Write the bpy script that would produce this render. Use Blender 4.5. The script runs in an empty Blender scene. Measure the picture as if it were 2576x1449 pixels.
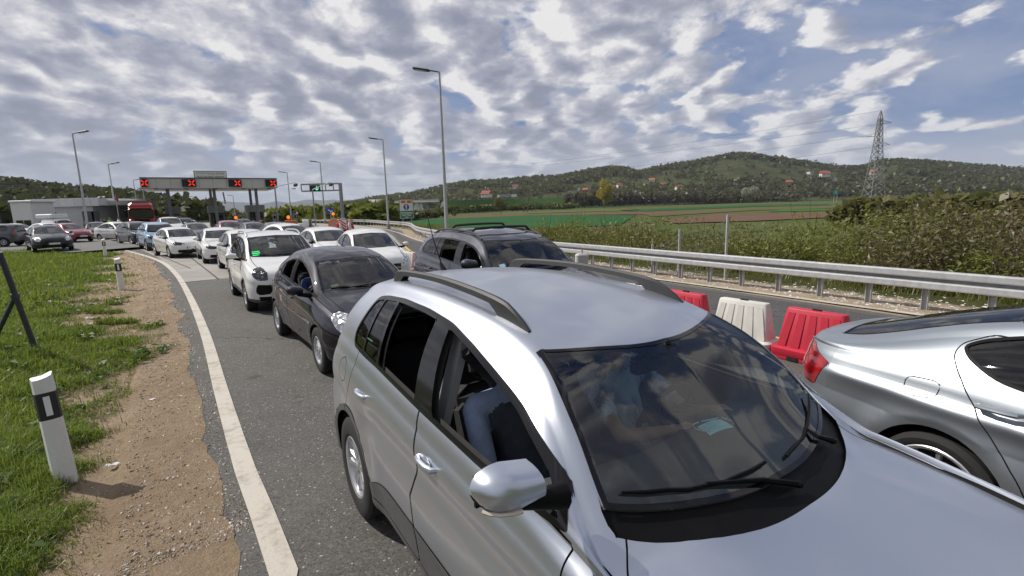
import bpy, bmesh, math, random
import numpy as np
from math import radians, sin, cos, tan, pi, atan2, sqrt, hypot
from mathutils import Vector, Matrix
random.seed(7); RNG = np.random.default_rng(7)
SC = bpy.context.scene
COL = SC.collection

# ------------------------------------------------------------------ camera
CF, CPITCH, CROLL, CH = 1240.0, radians(9.45), radians(-1.53), 2.05
_cp, _sp, _cr, _sr = cos(CPITCH), sin(CPITCH), cos(CROLL), sin(CROLL)
_F = np.array([0, _cp, -_sp]); _U0 = np.array([0, _sp, _cp]); _R0 = np.array([1., 0, 0])
_R = _cr*_R0 + _sr*_U0; _U = -_sr*_R0 + _cr*_U0
cam_d = bpy.data.cameras.new("camera"); cam = bpy.data.objects.new("camera", cam_d); COL.objects.link(cam)
cam_d.sensor_fit = 'HORIZONTAL'; cam_d.sensor_width = 36.0; cam_d.lens = 36.0*CF/2576.0
cam_d.clip_start = 0.05; cam_d.clip_end = 40000
M = Matrix.Identity(4)
for i in range(3):
    M[i][0] = _R[i]; M[i][1] = _U[i]; M[i][2] = -_F[i]
M[2][3] = CH
cam.matrix_world = M
SC.camera = cam

def pray(x, y):
    return _R*((x-1288)/CF) - _U*((y-724.5)/CF) + _F
def gp(x, y, z=0.0):            # measured point of the photograph -> place on a level z
    d = pray(x, y); t = (z-CH)/d[2]
    return Vector((d[0]*t, d[1]*t, z))
def at(x, y, Y):                # ... -> place at the distance Y
    d = pray(x, y); t = Y/d[1]
    return Vector((d[0]*t, Y, CH+d[2]*t))

# ------------------------------------------------------------------ light
SUN_AZ = atan2(-0.94, 0.34)     # towards the sun, measured from +Y clockwise
SUN_EL = radians(44)
sd = bpy.data.lights.new("sun", 'SUN'); sun = bpy.data.objects.new("sun", sd); COL.objects.link(sun)
sd.energy = 4.6; sd.angle = radians(0.53); sd.color = (1.0, 0.945, 0.86)
SUN_V = Vector((sin(SUN_AZ)*cos(SUN_EL), cos(SUN_AZ)*cos(SUN_EL), sin(SUN_EL)))
sun.rotation_euler = SUN_V.to_track_quat('Z', 'Y').to_euler()
vs = SC.view_settings
vs.view_transform = 'Standard'; vs.look = 'None'; vs.exposure = 0.0; vs.gamma = 1.0; vs.use_curve_mapping = False
SC.display_settings.display_device = 'sRGB'
try:
    SC.cycles.use_denoising = True
    SC.cycles.max_bounces = 8; SC.cycles.transparent_max_bounces = 12
    SC.cycles.volume_bounces = 0
    SC.cycles.caustics_reflective = False; SC.cycles.caustics_refractive = False
    SC.cycles.sample_clamp_indirect = 6.0
except Exception:
    pass

# ------------------------------------------------------------------ node helpers
class NT:
    def __init__(s, tree): s.t = tree; s.n = tree.nodes; s.l = tree.links
    def new(s, typ, **kw):
        n = s.n.new(typ)
        for k, v in kw.items(): setattr(n, k, v)
        return n
    def val(s, sock, v):
        if isinstance(v, bpy.types.NodeSocket): s.l.new(v, sock)
        elif v is not None:
            if isinstance(v, (tuple, list)) and hasattr(sock, 'default_value') and len(sock.default_value) == 4 and len(v) == 3: v = (*v, 1)
            sock.default_value = v
    def math(s, op, a, b=None, c=None, clamp=False):
        n = s.new('ShaderNodeMath', operation=op, use_clamp=clamp)
        s.val(n.inputs[0], a)
        if b is not None: s.val(n.inputs[1], b)
        if c is not None: s.val(n.inputs[2], c)
        return n.outputs[0]
    def vmath(s, op, a, b=None, sc=None):
        n = s.new('ShaderNodeVectorMath', operation=op)
        s.val(n.inputs[0], a)
        if b is not None: s.val(n.inputs[1], b)
        if sc is not None: s.val(n.inputs['Scale'], sc)
        return n.outputs['Value'] if op in ('DOT_PRODUCT', 'LENGTH', 'DISTANCE') else n.outputs['Vector']
    def noise(s, vec, scale, detail=4, rough=0.55, lac=2.0, dist=0.0, dim='3D', w=None):
        n = s.new('ShaderNodeTexNoise', noise_dimensions=dim)
        if vec is not None: s.val(n.inputs['Vector'], vec)
        if w is not None: s.val(n.inputs['W'], w)
        for k, v in (('Scale', scale), ('Detail', detail), ('Roughness', rough), ('Lacunarity', lac), ('Distortion', dist)):
            s.val(n.inputs[k], v)
        return n.outputs['Fac']
    def ramp(s, fac, pts, interp='LINEAR'):
        n = s.new('ShaderNodeValToRGB'); s.val(n.inputs[0], fac); cr = n.color_ramp; cr.interpolation = interp
        while len(cr.elements) < len(pts): cr.elements.new(0.5)
        for e, (p, c) in zip(cr.elements, pts):
            e.position = p; e.color = (c, c, c, 1) if isinstance(c, (int, float)) else (*c, 1) if len(c) == 3 else c
        return n.outputs[0]
    def maprange(s, v, a, b, c=0.0, d=1.0, smooth=False):
        n = s.new('ShaderNodeMapRange'); n.interpolation_type = 'SMOOTHSTEP' if smooth else 'LINEAR'
        for i, x in enumerate((v, a, b, c, d)): s.val(n.inputs[i], x)
        return n.outputs[0]
    def mix(s, fac, a, b, mode='MIX'):
        n = s.new('ShaderNodeMix', data_type='RGBA', blend_type=mode); n.clamp_factor = True
        s.val(n.inputs[0], fac); s.val(n.inputs[6], a); s.val(n.inputs[7], b)
        return n.outputs[2]
    def comb(s, x, y, z):
        n = s.new('ShaderNodeCombineXYZ')
        for i, v in enumerate((x, y, z)): s.val(n.inputs[i], v)
        return n.outputs[0]
    def sep(s, v):
        n = s.new('ShaderNodeSeparateXYZ'); s.val(n.inputs[0], v); return n.outputs
    def bump(s, h, strength=0.3, dist=0.02):
        n = s.new('ShaderNodeBump'); s.val(n.inputs['Height'], h); n.inputs['Strength'].default_value = strength
        n.inputs['Distance'].default_value = dist; return n.outputs[0]
    def obj(s): return s.new('ShaderNodeTexCoord').outputs['Object']
    def pos(s): return s.new('ShaderNodeNewGeometry').outputs['Position']

MATS = {}
def newmat(name):
    m = bpy.data.materials.new(name); m.use_nodes = True; m.node_tree.nodes.clear()
    t = NT(m.node_tree); o = t.new('ShaderNodeOutputMaterial'); b = t.new('ShaderNodeBsdfPrincipled')
    t.l.new(b.outputs[0], o.inputs[0]); MATS[name] = m
    return m, t, b, o
def setp(t, b, **kw):
    key = dict(color='Base Color', rough='Roughness', metal='Metallic', spec='Specular IOR Level', coat='Coat Weight',
               coatr='Coat Roughness', normal='Normal', emit='Emission Color', es='Emission Strength', alpha='Alpha', ior='IOR',
               trans='Transmission Weight', sheen='Sheen Weight', sss='Subsurface Weight')
    for k, v in kw.items(): t.val(b.inputs[key[k]], v)
def simple(name, color, rough=0.6, metal=0.0, var=0.12, scale=6.0, bump=0.0, **kw):
    """a plain procedural surface: base colour with a little wear and grain"""
    if name in MATS: return MATS[name]
    m, t, b, o = newmat(name)
    n = t.noise(t.obj(), scale, 5, 0.6)
    c = t.mix(t.maprange(n, 0.3, 0.75), tuple(x*(1-var) for x in color), tuple(min(1, x*(1+var)) for x in color))
    setp(t, b, color=c, rough=rough, metal=metal, **kw)
    if bump: setp(t, b, normal=t.bump(t.noise(t.obj(), scale*6, 3), bump, 0.01))
    return m
def paint(name, color, metal=0.0, rough=0.35, coat=1.0, dust=0.06, dirt_k=0.5, spec=0.4, coatr=(.015, .09)):
    if name in MATS: return MATS[name]
    m, t, b, o = newmat(name)
    p = t.obj()
    n = t.noise(p, 3.0, 5, 0.6)
    z = t.sep(p)[2]
    dirt = t.math('MULTIPLY', t.maprange(z, 0.75, 0.2), t.maprange(n, 0.25, 0.8), clamp=True)
    c = t.mix(t.math('MULTIPLY', dirt, dirt_k), color, (0.22, 0.19, 0.15))
    c = t.mix(t.math('MULTIPLY', t.maprange(t.noise(p, 9, 4), .4, .8), dust), c, (0.35, 0.33, 0.30))
    if metal > 0:
        fl = t.noise(p, 900, 1, .5); c = t.mix(t.math('MULTIPLY', fl, .5), c, tuple(min(.95, x*1.7+.002) for x in color))
    setp(t, b, color=c, metal=metal, rough=t.math('ADD', rough, t.math('MULTIPLY', dirt, .3)), coat=coat, coatr=t.maprange(n, .3, .8, *coatr), spec=spec)
    return m
def thin_glass(name, tint=(0.62, 0.68, 0.66), f0=0.06, rough=0.01, dirt=0.02):
    """a window pane: lets light straight through, tinted, with a mirror reflection that grows to grazing angles"""
    if name in MATS: return MATS[name]
    m = bpy.data.materials.new(name); m.use_nodes = True; m.node_tree.nodes.clear(); t = NT(m.node_tree)
    o = t.new('ShaderNodeOutputMaterial'); tr = t.new('ShaderNodeBsdfTransparent'); gl = t.new('ShaderNodeBsdfGlossy')
    df = t.new('ShaderNodeBsdfDiffuse'); df.inputs[0].default_value = (.35, .33, .3, 1)
    tr.inputs[0].default_value = (*tint, 1); gl.inputs['Roughness'].default_value = rough
    fr = t.new('ShaderNodeLayerWeight'); fr.inputs[0].default_value = 0.25
    fac = t.math('ADD', f0, t.math('MULTIPLY', fr.outputs['Fresnel'], 0.9), clamp=True)
    mx = t.new('ShaderNodeMixShader'); t.l.new(fac, mx.inputs[0]); t.l.new(tr.outputs[0], mx.inputs[1]); t.l.new(gl.outputs[0], mx.inputs[2])
    m2 = t.new('ShaderNodeMixShader')
    t.l.new(t.math('MULTIPLY', t.maprange(t.noise(t.obj(), 4, 6, .7), .35, .8), dirt), m2.inputs[0])
    t.l.new(mx.outputs[0], m2.inputs[1]); t.l.new(df.outputs[0], m2.inputs[2])
    t.l.new(m2.outputs[0], o.inputs[0]); MATS[name] = m
    return m
def emitter(name, color, strength):
    if name in MATS: return MATS[name]
    m, t, b, o = newmat(name)
    setp(t, b, color=tuple(c*.3 for c in color), rough=.4, emit=color, es=strength); return m

# ------------------------------------------------------------------ mesh helpers
def link(o, parent=None):
    COL.objects.link(o)
    if parent is not None: o.parent = parent
    return o
def mesh_np(name, V, F, mat=None, N=None, smooth=True, parent=None, mi=None):
    """V (n,3), F (m,3) or (m,4) arrays -> object"""
    V = np.asarray(V, np.float32); F = np.asarray(F, np.int32)
    me = bpy.data.meshes.new(name); k = F.shape[1]
    me.vertices.add(len(V)); me.vertices.foreach_set('co', V.ravel())
    me.loops.add(F.size); me.loops.foreach_set('vertex_index', F.ravel())
    me.polygons.add(len(F)); me.polygons.foreach_set('loop_start', np.arange(0, F.size, k, dtype=np.int32))
    try: me.polygons.foreach_set('loop_total', np.full(len(F), k, np.int32))
    except Exception: pass
    me.polygons.foreach_set('use_smooth', np.full(len(F), bool(smooth)))
    for m in (mat if isinstance(mat, (list, tuple)) else [mat]):
        if m: me.materials.append(m)
    if mi is not None: me.polygons.foreach_set('material_index', np.asarray(mi, np.int32))
    me.update(calc_edges=True); me.validate()
    if N is not None and len(me.vertices) == len(N):
        me.normals_split_custom_set_from_vertices([tuple(x) for x in np.asarray(N, float)])
    return link(bpy.data.objects.new(name, me), parent)
class MB:
    """collects simple shapes of one part, then builds them as ONE mesh object"""
    def __init__(s): s.v = []; s.f = []; s.m = []; s.cm = 0
    def add(s, vs, fs):
        o = len(s.v); s.v += [tuple(v) for v in vs]; s.f += [tuple(i+o for i in f) for f in fs]; s.m += [s.cm]*len(fs); return s
    def box(s, c, d, R=None, taper=1.0):
        c = Vector(c); x, y, z = d[0]/2, d[1]/2, d[2]/2; vs = []
        for k in (-1, 1):
            q = taper if k > 0 else 1.0
            for a, b in ((-1, -1), (1, -1), (1, 1), (-1, 1)):
                v = Vector((a*x*q, b*y*q, k*z)); vs.append(c + (R @ v if R else v))
        return s.add(vs, [(3, 2, 1, 0), (4, 5, 6, 7), (0, 1, 5, 4), (1, 2, 6, 5), (2, 3, 7, 6), (3, 0, 4, 7)])
    def bevbox(s, c, d, bev, R=None):
        c = Vector(c); x, y, z = d[0]/2, d[1]/2, d[2]/2; b = min(bev, x*.9, y*.9, z*.9); rings = []; vs = []
        for zz, i in ((-z, b), (-z+b, 0), (z-b, 0), (z, b)):
            ring = [(-x+i+b*(i == 0)*0, -y+i+b), (-x+i+b, -y+i), (x-i-b, -y+i), (x-i, -y+i+b), (x-i, y-i-b), (x-i-b, y-i), (-x+i+b, y-i), (-x+i, y-i-b)]
            rings.append(len(vs))
            for p in ring:
                v = Vector((p[0], p[1], zz)); vs.append(c + (R @ v if R else v))
        fs = [tuple(reversed(range(8))), tuple(range(24, 32))]
        for r in range(3):
            for k in range(8):
                a = r*8+k; bb = r*8+(k+1) % 8; fs.append((a, bb, bb+8, a+8))
        return s.add(vs, fs)
    def tube(s, pts, r, n=8, cap=True, rs=None):
        pts = [Vector(p) for p in pts]; vs = []; fs = []; up = Vector((0, 0, 1)); prev = None
        for i, p in enumerate(pts):
            d = (pts[min(i+1, len(pts)-1)] - pts[max(i-1, 0)]).normalized()
            if prev is None:
                a = d.cross(up) if abs(d.z) < .95 else d.cross(Vector((1, 0, 0)))
            else: a = prev - d*prev.dot(d)
            a.normalize(); b = d.cross(a); prev = a; rr = rs[i] if rs else r
            for k in range(n):
                t = 2*pi*k/n; vs.append(p + (a*cos(t) + b*sin(t))*rr)
        for i in range(len(pts)-1):
            for k in range(n):
                x = i*n+k; y = i*n+(k+1) % n; fs.append((x, y, y+n, x+n))
        if cap: fs += [tuple(reversed(range(n))), tuple(range((len(pts)-1)*n, len(pts)*n))]
        return s.add(vs, fs)
    def lathe(s, prof, n=24, M=None, closed=False):
        """prof: (r, h) along local z, turned by M"""
        vs = []; fs = []; k = len(prof)
        for i in range(n):
            t = 2*pi*i/n
            for r, h in prof:
                v = Vector((r*cos(t), r*sin(t), h)); vs.append(M @ v if M else v)
        for i in range(n):
            j = (i+1) % n
            for q in range(k-1 if not closed else k):
                w = (q+1) % k; fs.append((i*k+q, j*k+q, j*k+w, i*k+w))
        return s.add(vs, fs)
    def prism(s, poly, h0, h1, M=None):
        n = len(poly); vs = []
        for h in (h0, h1):
            for p in poly:
                v = Vector((p[0], p[1], h)); vs.append(M @ v if M else v)
        return s.add(vs, [tuple(reversed(range(n))), tuple(range(n, 2*n))] + [(i, (i+1) % n, (i+1) % n+n, i+n) for i in range(n)])
    def ball(s, c, r, sx=1, sy=1, sz=1, n=10, m=7, R=None):
        c = Vector(c); vs = []; fs = []
        for i in range(m+1):
            th = pi*i/m
            for k in range(n):
                a = 2*pi*k/n; v = Vector((r*sx*sin(th)*cos(a), r*sy*sin(th)*sin(a), r*sz*cos(th))); vs.append(c + (R @ v if R else v))
        for i in range(m):
            for k in range(n): fs.append((i*n+k, (i+1)*n+k, (i+1)*n+(k+1) % n, i*n+(k+1) % n))
        return s.add(vs, fs)
    def build(s, name, mat, parent=None, smooth=False, loc=None, rz=None):
        me = bpy.data.meshes.new(name); me.from_pydata(s.v, [], s.f)
        for m in (mat if isinstance(mat, (list, tuple)) else [mat]): me.materials.append(m)
        if any(s.m): me.polygons.foreach_set('material_index', s.m)
        me.polygons.foreach_set('use_smooth', [bool(smooth)]*len(s.f)); me.update(); me.validate()
        if smooth: me.set_sharp_from_angle(angle=radians(38))
        o = link(bpy.data.objects.new(name, me), parent)
        if loc is not None: o.location = loc
        if rz is not None: o.rotation_euler[2] = rz
        return o
def tag(o, label=None, cat=None, group=None, kind=None):
    if label: o['label'] = label
    if cat: o['category'] = cat
    if group: o['group'] = group
    if kind: o['kind'] = kind
    return o
def thing(name, label, cat, loc=(0, 0, 0), rz=0.0, group=None):
    o = bpy.data.objects.new(name, None); COL.objects.link(o); o.empty_display_size = .2
    o.location = loc; o.rotation_euler = (0, 0, rz); return tag(o, label, cat, group)
def kids(o): return [c for c in bpy.data.objects if c.parent == o]
def dup(root, loc, rz, label, group=None, name=None):
    r = root.copy(); COL.objects.link(r); r.location = loc; r.rotation_euler = (0, 0, rz); r['label'] = label
    if group: r['group'] = group
    for ch in root.children:
        c = ch.copy(); COL.objects.link(c); c.parent = r
        for g in ch.children:
            d = g.copy(); COL.objects.link(d); d.parent = c
    return r
def text_mesh(txt, size, mat, name, parent, M, extrude=0.002, align='CENTER', spacing=1.0, bold=0.0):
    cu = bpy.data.curves.new('lettering', 'FONT'); cu.body = txt; cu.size = size; cu.align_x = align; cu.align_y = 'CENTER'
    cu.extrude = extrude; cu.resolution_u = 2; cu.space_character = spacing; cu.offset = bold
    ob = bpy.data.objects.new('lettering', cu); COL.objects.link(ob)
    dg = bpy.context.evaluated_depsgraph_get(); me = bpy.data.meshes.new_from_object(ob.evaluated_get(dg))
    bpy.data.objects.remove(ob); bpy.data.curves.remove(cu); me.transform(M); me.materials.clear(); me.materials.append(mat); me.name = name
    return link(bpy.data.objects.new(name, me), parent)

# ================================================================== car builder
def pchip(xs, ys):
    xs = np.array(xs, float); ys = np.array(ys, float); h = np.diff(xs); d = np.diff(ys)/h; m = np.zeros(len(xs))
    for i in range(1, len(xs)-1):
        if d[i-1]*d[i] > 0:
            w1 = 2*h[i]+h[i-1]; w2 = h[i]+2*h[i-1]; m[i] = (w1+w2)/(w1/d[i-1]+w2/d[i])
    m[0] = d[0]; m[-1] = d[-1]
    def f(x):
        x = np.clip(np.asarray(x, float), xs[0], xs[-1]); i = np.clip(np.searchsorted(xs, x)-1, 0, len(h)-1)
        t = (x-xs[i])/h[i]; t2 = t*t; t3 = t2*t
        return (2*t3-3*t2+1)*ys[i]+(t3-2*t2+t)*h[i]*m[i]+(-2*t3+3*t2)*ys[i+1]+(t3-t2)*h[i]*m[i+1]
    return f
def curve(pts): return pchip([p[0] for p in pts], [p[1] for p in pts])
def sdf(poly, X, Z):
    """signed distance to a polygon (negative inside)"""
    P = np.array(poly, float); best = np.full(X.shape, 1e18); inside = np.zeros(X.shape, bool)
    for (ax, az), (bx, bz) in zip(P, np.roll(P, -1, 0)):
        ex, ez = bx-ax, bz-az; t = np.clip(((X-ax)*ex+(Z-az)*ez)/max(ex*ex+ez*ez, 1e-12), 0, 1)
        best = np.minimum(best, (X-ax-t*ex)**2+(Z-az-t*ez)**2)
        c = ((az > Z) != (bz > Z))
        with np.errstate(divide='ignore', invalid='ignore'):
            xi = ax+(Z-az)*ex/np.where(ez == 0, 1e-12, ez)
        inside ^= c & (X < xi)
    d = np.sqrt(best); return np.where(inside, -d, d)
def rpoly(pts, r=0.03, n=4):
    """polygon with rounded corners"""
    P = [np.array(p[:2], float) for p in pts]; out = []
    for i, p in enumerate(P):
        a, b = P[i-1]-p, P[(i+1) % len(P)]-p; la, lb = np.linalg.norm(a), np.linalg.norm(b)
        rr = min(pts[i][2] if len(pts[i]) > 2 else r, la*.45, lb*.45); q0, q1 = p+a/la*rr, p+b/lb*rr
        for k in range(n+1):
            t = k/n; out.append((1-t)**2*q0+2*t*(1-t)*p+t*t*q1)
    return [tuple(o) for o in out]

class Shell:
    """half of a car skin: a grid over (s, v) that is cut along curves into labelled regions"""
    def __init__(s, sp, res):
        s.sp = sp; L = sp['L']; n = res
        e = np.linspace(0, 1, max(8, int(n*.22)))**1.9
        S = np.unique(np.concatenate([[.0004], .0004+e*.55, L-.0004-e[::-1]*.5, np.linspace(.55, L-.5, int(n*.8))]))
        c = {k: curve(sp[k])(S) for k in ('zt', 'zr', 'zb', 'zl')}
        f = np.clip(S/sp.get('nose', .55), 0, 1); g = np.clip((L-S)/sp.get('tail', .5), 0, 1)
        pn = (1-(1-f)**sp.get('np', 2.6))**(1/sp.get('np', 2.6)); pt = (1-(1-g)**sp.get('tp', 3.0))**(1/sp.get('tp', 3.0))
        pl = np.minimum(pn, pt)
        W = {k: curve(sp[k])(S)*pl for k in ('wl', 'wm', 'wb', 'wr')}
        zl, zb, zr, zt = c['zl'], c['zb'], c['zr'], c['zt']
        zb = np.maximum(zb, zl+.03); zr = np.maximum(zr, zb+.004); zt = np.maximum(zt, zr+.004)
        zm = np.minimum(zl+(zb-zl)*.48, zb-.01)
        K = [(0*S, zl+.03), (W['wl']*.9, zl), (W['wl'], zl+np.minimum(.05, (zb-zl)*.2)), (W['wm'], zm), (W['wb'], zb), (W['wr'], zr), (W['wr']*.55, zr+(zt-zr)*.80), (0*S, zt)]
        K = [np.stack(k, -1) for k in K]
        nseg = {0: 2, 1: 2, 2: max(4, n//14), 3: max(5, n//9), 4: max(6, n//7), 5: max(4, n//16), 6: max(5, n//12)}
        rad = {1: .03, 2: .04, 3: .16, 4: sp.get('r4', .06), 5: sp.get('r5', .09), 6: .2}; bul = {3: sp.get('b3', .012), 4: sp.get('b4', .018), 2: .0}
        rows = []; vv = []
        def seglen(i): return np.linalg.norm(K[i+1]-K[i], axis=1)
        sl = [seglen(i) for i in range(7)]
        R = {i: np.minimum(rad[i], .42*np.minimum(sl[i-1], sl[i])) for i in rad}
        for i in range(7):
            d = (K[i+1]-K[i])/np.maximum(sl[i], 1e-9)[:, None]; nx = np.stack([d[:, 1], -d[:, 0]], -1)
            r0 = R.get(i, 0*S); r1 = R.get(i+1, 0*S); k = nseg[i]
            for q in range(k+1):
                t = q/k; a = r0+(sl[i]-r0-r1)*t; p = K[i]+d*a[:, None]+nx*(bul.get(i, 0)*4*t*(1-t))
                rows.append(p); vv.append(i + .12 + .76*t if i else .88*t)
            if i < 6:
                c0 = K[i+1]; p0 = c0-d*r1[:, None]; d2 = (K[i+2]-K[i+1])/np.maximum(sl[i+1], 1e-9)[:, None]; p2 = c0+d2*r1[:, None]
                for t in (.25, .5, .75):
                    rows.append((1-t)**2*p0+2*t*(1-t)*c0+t*t*p2); vv.append(i+1-.12+.24*t)
        G = np.stack(rows, 1); v = np.array(vv); ns, nv = len(S), len(v)
        Y, Z = G[:, :, 0], G[:, :, 1]; SS = np.repeat(S[:, None], nv, 1); VV = np.repeat(v[None], ns, 0)
        for ft in sp.get('feat', []):                       # creases and swellings of the side
            w = np.exp(-((Z-ft['z'](SS))/ft['w'])**2)*np.clip((SS-ft['s0'])/.25, 0, 1)*np.clip((ft['s1']-SS)/.25, 0, 1)*((VV > 1.9) & (VV < 4.6))
            Y = Y+ft['a']*w
        for a in sp.get('flare', []):                       # wheel-arch flares
            rr = np.hypot(SS-a[0], Z-a[1]); Y = Y+a[3]*np.clip(1-np.abs(rr-a[2])/.16, 0, 1)**1.5*((VV > 1.9) & (VV < 4.2))
        P = np.stack([sp['ax']-SS, Y, Z], -1)
        du = np.gradient(P, axis=0); dv = np.gradient(P, axis=1); N = np.cross(du, dv); N /= np.maximum(np.linalg.norm(N, axis=2), 1e-9)[..., None]
        if N[ns//2, np.argmin(np.abs(v-3.5)), 1] < 0: N = -N
        N[:, 0, 1] = 0; N[:, -1, 1] = 0; N /= np.maximum(np.linalg.norm(N, axis=2), 1e-9)[..., None]
        idx = np.arange(ns*nv).reshape(ns, nv)
        a, b, c_, d_ = idx[:-1, :-1].ravel(), idx[1:, :-1].ravel(), idx[1:, 1:].ravel(), idx[:-1, 1:].ravel()
        T = np.concatenate([np.stack([a, b, c_], 1), np.stack([a, c_, d_], 1)])
        s.A = np.concatenate([P.reshape(-1, 3), N.reshape(-1, 3), SS.reshape(-1, 1), VV.reshape(-1, 1)], 1)   # x y z nx ny nz s v
        # close nose and tail
        for row, nrm in ((0, 1.), (ns-1, -1.)):
            cen = s.A[idx[row]].mean(0); cen[1] = 0; cen[3:6] = (nrm, 0, 0); cen[7] = 3.5
            s.A = np.concatenate([s.A, cen[None]]); ci = len(s.A)-1
            T = np.concatenate([T, np.stack([np.full(nv-1, ci), idx[row][:-1], idx[row][1:]], 1)])
        s.T = T
        e1 = s.A[T[:, 1], :3]-s.A[T[:, 0], :3]; e2 = s.A[T[:, 2], :3]-s.A[T[:, 0], :3]
        flip = (np.cross(e1, e2)*s.A[T, 3:6].mean(1)).sum(1) < 0
        s.T[flip] = s.T[flip][:, ::-1]
        s.lab = np.zeros(len(s.T), int); s.names = ['body']
    def copy(s):
        o = object.__new__(Shell); o.sp = s.sp; o.A = s.A.copy(); o.T = s.T.copy(); o.lab = s.lab.copy(); o.names = list(s.names); return o
    def split(s, f, only=None):
        fv = f(s); fv = np.where(np.abs(fv) < 2e-4, 2e-4, fv); sg = fv < 0; st = sg[s.T]; cnt = st.sum(1)
        mixd = (cnt == 1) | (cnt == 2)
        if only is not None: mixd &= only
        if not mixd.any(): return
        Tm = s.T[mixd]; sm = st[mixd]; lm = s.lab[mixd]; odd = np.where(sm.sum(1) == 1, sm.argmax(1), (~sm).argmax(1))
        r = np.arange(len(Tm)); a, b, c = Tm[r, odd], Tm[r, (odd+1) % 3], Tm[r, (odd+2) % 3]
        ed = np.concatenate([np.stack([a, b], 1), np.stack([a, c], 1)]); es = np.sort(ed, 1)
        u, inv = np.unique(es, axis=0, return_inverse=True); inv = inv.ravel()
        f0, f1 = fv[u[:, 0]], fv[u[:, 1]]; t = np.clip(f0/(f0-f1), .001, .999)[:, None]
        NA = s.A[u[:, 0]]*(1-t)+s.A[u[:, 1]]*t; NA[:, 3:6] /= np.maximum(np.linalg.norm(NA[:, 3:6], axis=1), 1e-9)[:, None]
        o = len(s.A); s.A = np.concatenate([s.A, NA]); p, q = o+inv[:len(Tm)], o+inv[len(Tm):]
        s.T = np.concatenate([s.T[~mixd], np.stack([a, p, q], 1), np.stack([p, b, c], 1), np.stack([p, c, q], 1)])
        s.lab = np.concatenate([s.lab[~mixd], lm, lm, lm])
    def region(s, name, f, over=None, exclude=()):
        """cut along f = 0 and label the inside"""
        s.split(f)
        if name not in s.names: s.names.append(name)
        C = s.A[s.T].mean(1); o = object.__new__(Shell); o.A = C; o.sp = s.sp
        ins = f(o) < 0
        if over is not None: ins &= np.isin(s.lab, [s.names.index(x) for x in over if x in s.names])
        for x in exclude:
            if x in s.names: ins &= s.lab != s.names.index(x)
        s.lab[ins] = s.names.index(name)
    @property
    def s_(s): return s.A[:, 6]
    @property
    def v(s): return s.A[:, 7]
    @property
    def y(s): return s.A[:, 1]
    @property
    def z(s): return s.A[:, 2]
    def take(s, names, mirror=False, off=0.0):
        m = np.isin(s.lab, [s.names.index(x) for x in names if x in s.names]); T = s.T[m]
        if not len(T): return None
        u, inv = np.unique(T, return_inverse=True); V = s.A[u, :3]+s.A[u, 3:6]*off; N = s.A[u, 3:6].copy(); F = inv.reshape(-1, 3)
        if mirror: V = V*[1, -1, 1]; N = N*[1, -1, 1]; F = F[:, ::-1]
        return V, F, N

def side_f(poly, v0=1.9, v1=4.98):
    return lambda S: np.maximum(sdf(poly, S.s_, S.z), np.maximum(v0-S.v, S.v-v1)*.12)
def strip(S, poly, w, name, v0=1.9, v1=4.98, over=('body',)):
    """a dark joint of width 2w along a polygon on the side"""
    g = lambda q: np.maximum(sdf(poly, q.s_, q.z), np.maximum(v0-q.v, q.v-v1)*.12)
    S.split(lambda q: g(q)-w); S.split(lambda q: g(q)+w)
    if name not in S.names: S.names.append(name)
    o = object.__new__(Shell); o.A = S.A[S.T].mean(1); o.sp = S.sp
    ins = np.abs(g(o)) < w; ins &= np.isin(S.lab, [S.names.index(x) for x in over if x in S.names]); S.lab[ins] = S.names.index(name)
def emit_part(parts, name, mat, parent, N=True):
    parts = [p for p in parts if p is not None]
    if not parts: return None
    V = []; F = []; NN = []; o = 0
    for v, f, n in parts:
        V.append(v); F.append(f+o); NN.append(n); o += len(v)
    return mesh_np(name, np.concatenate(V), np.concatenate(F), mat, np.concatenate(NN) if N else None, True, parent)

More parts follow.
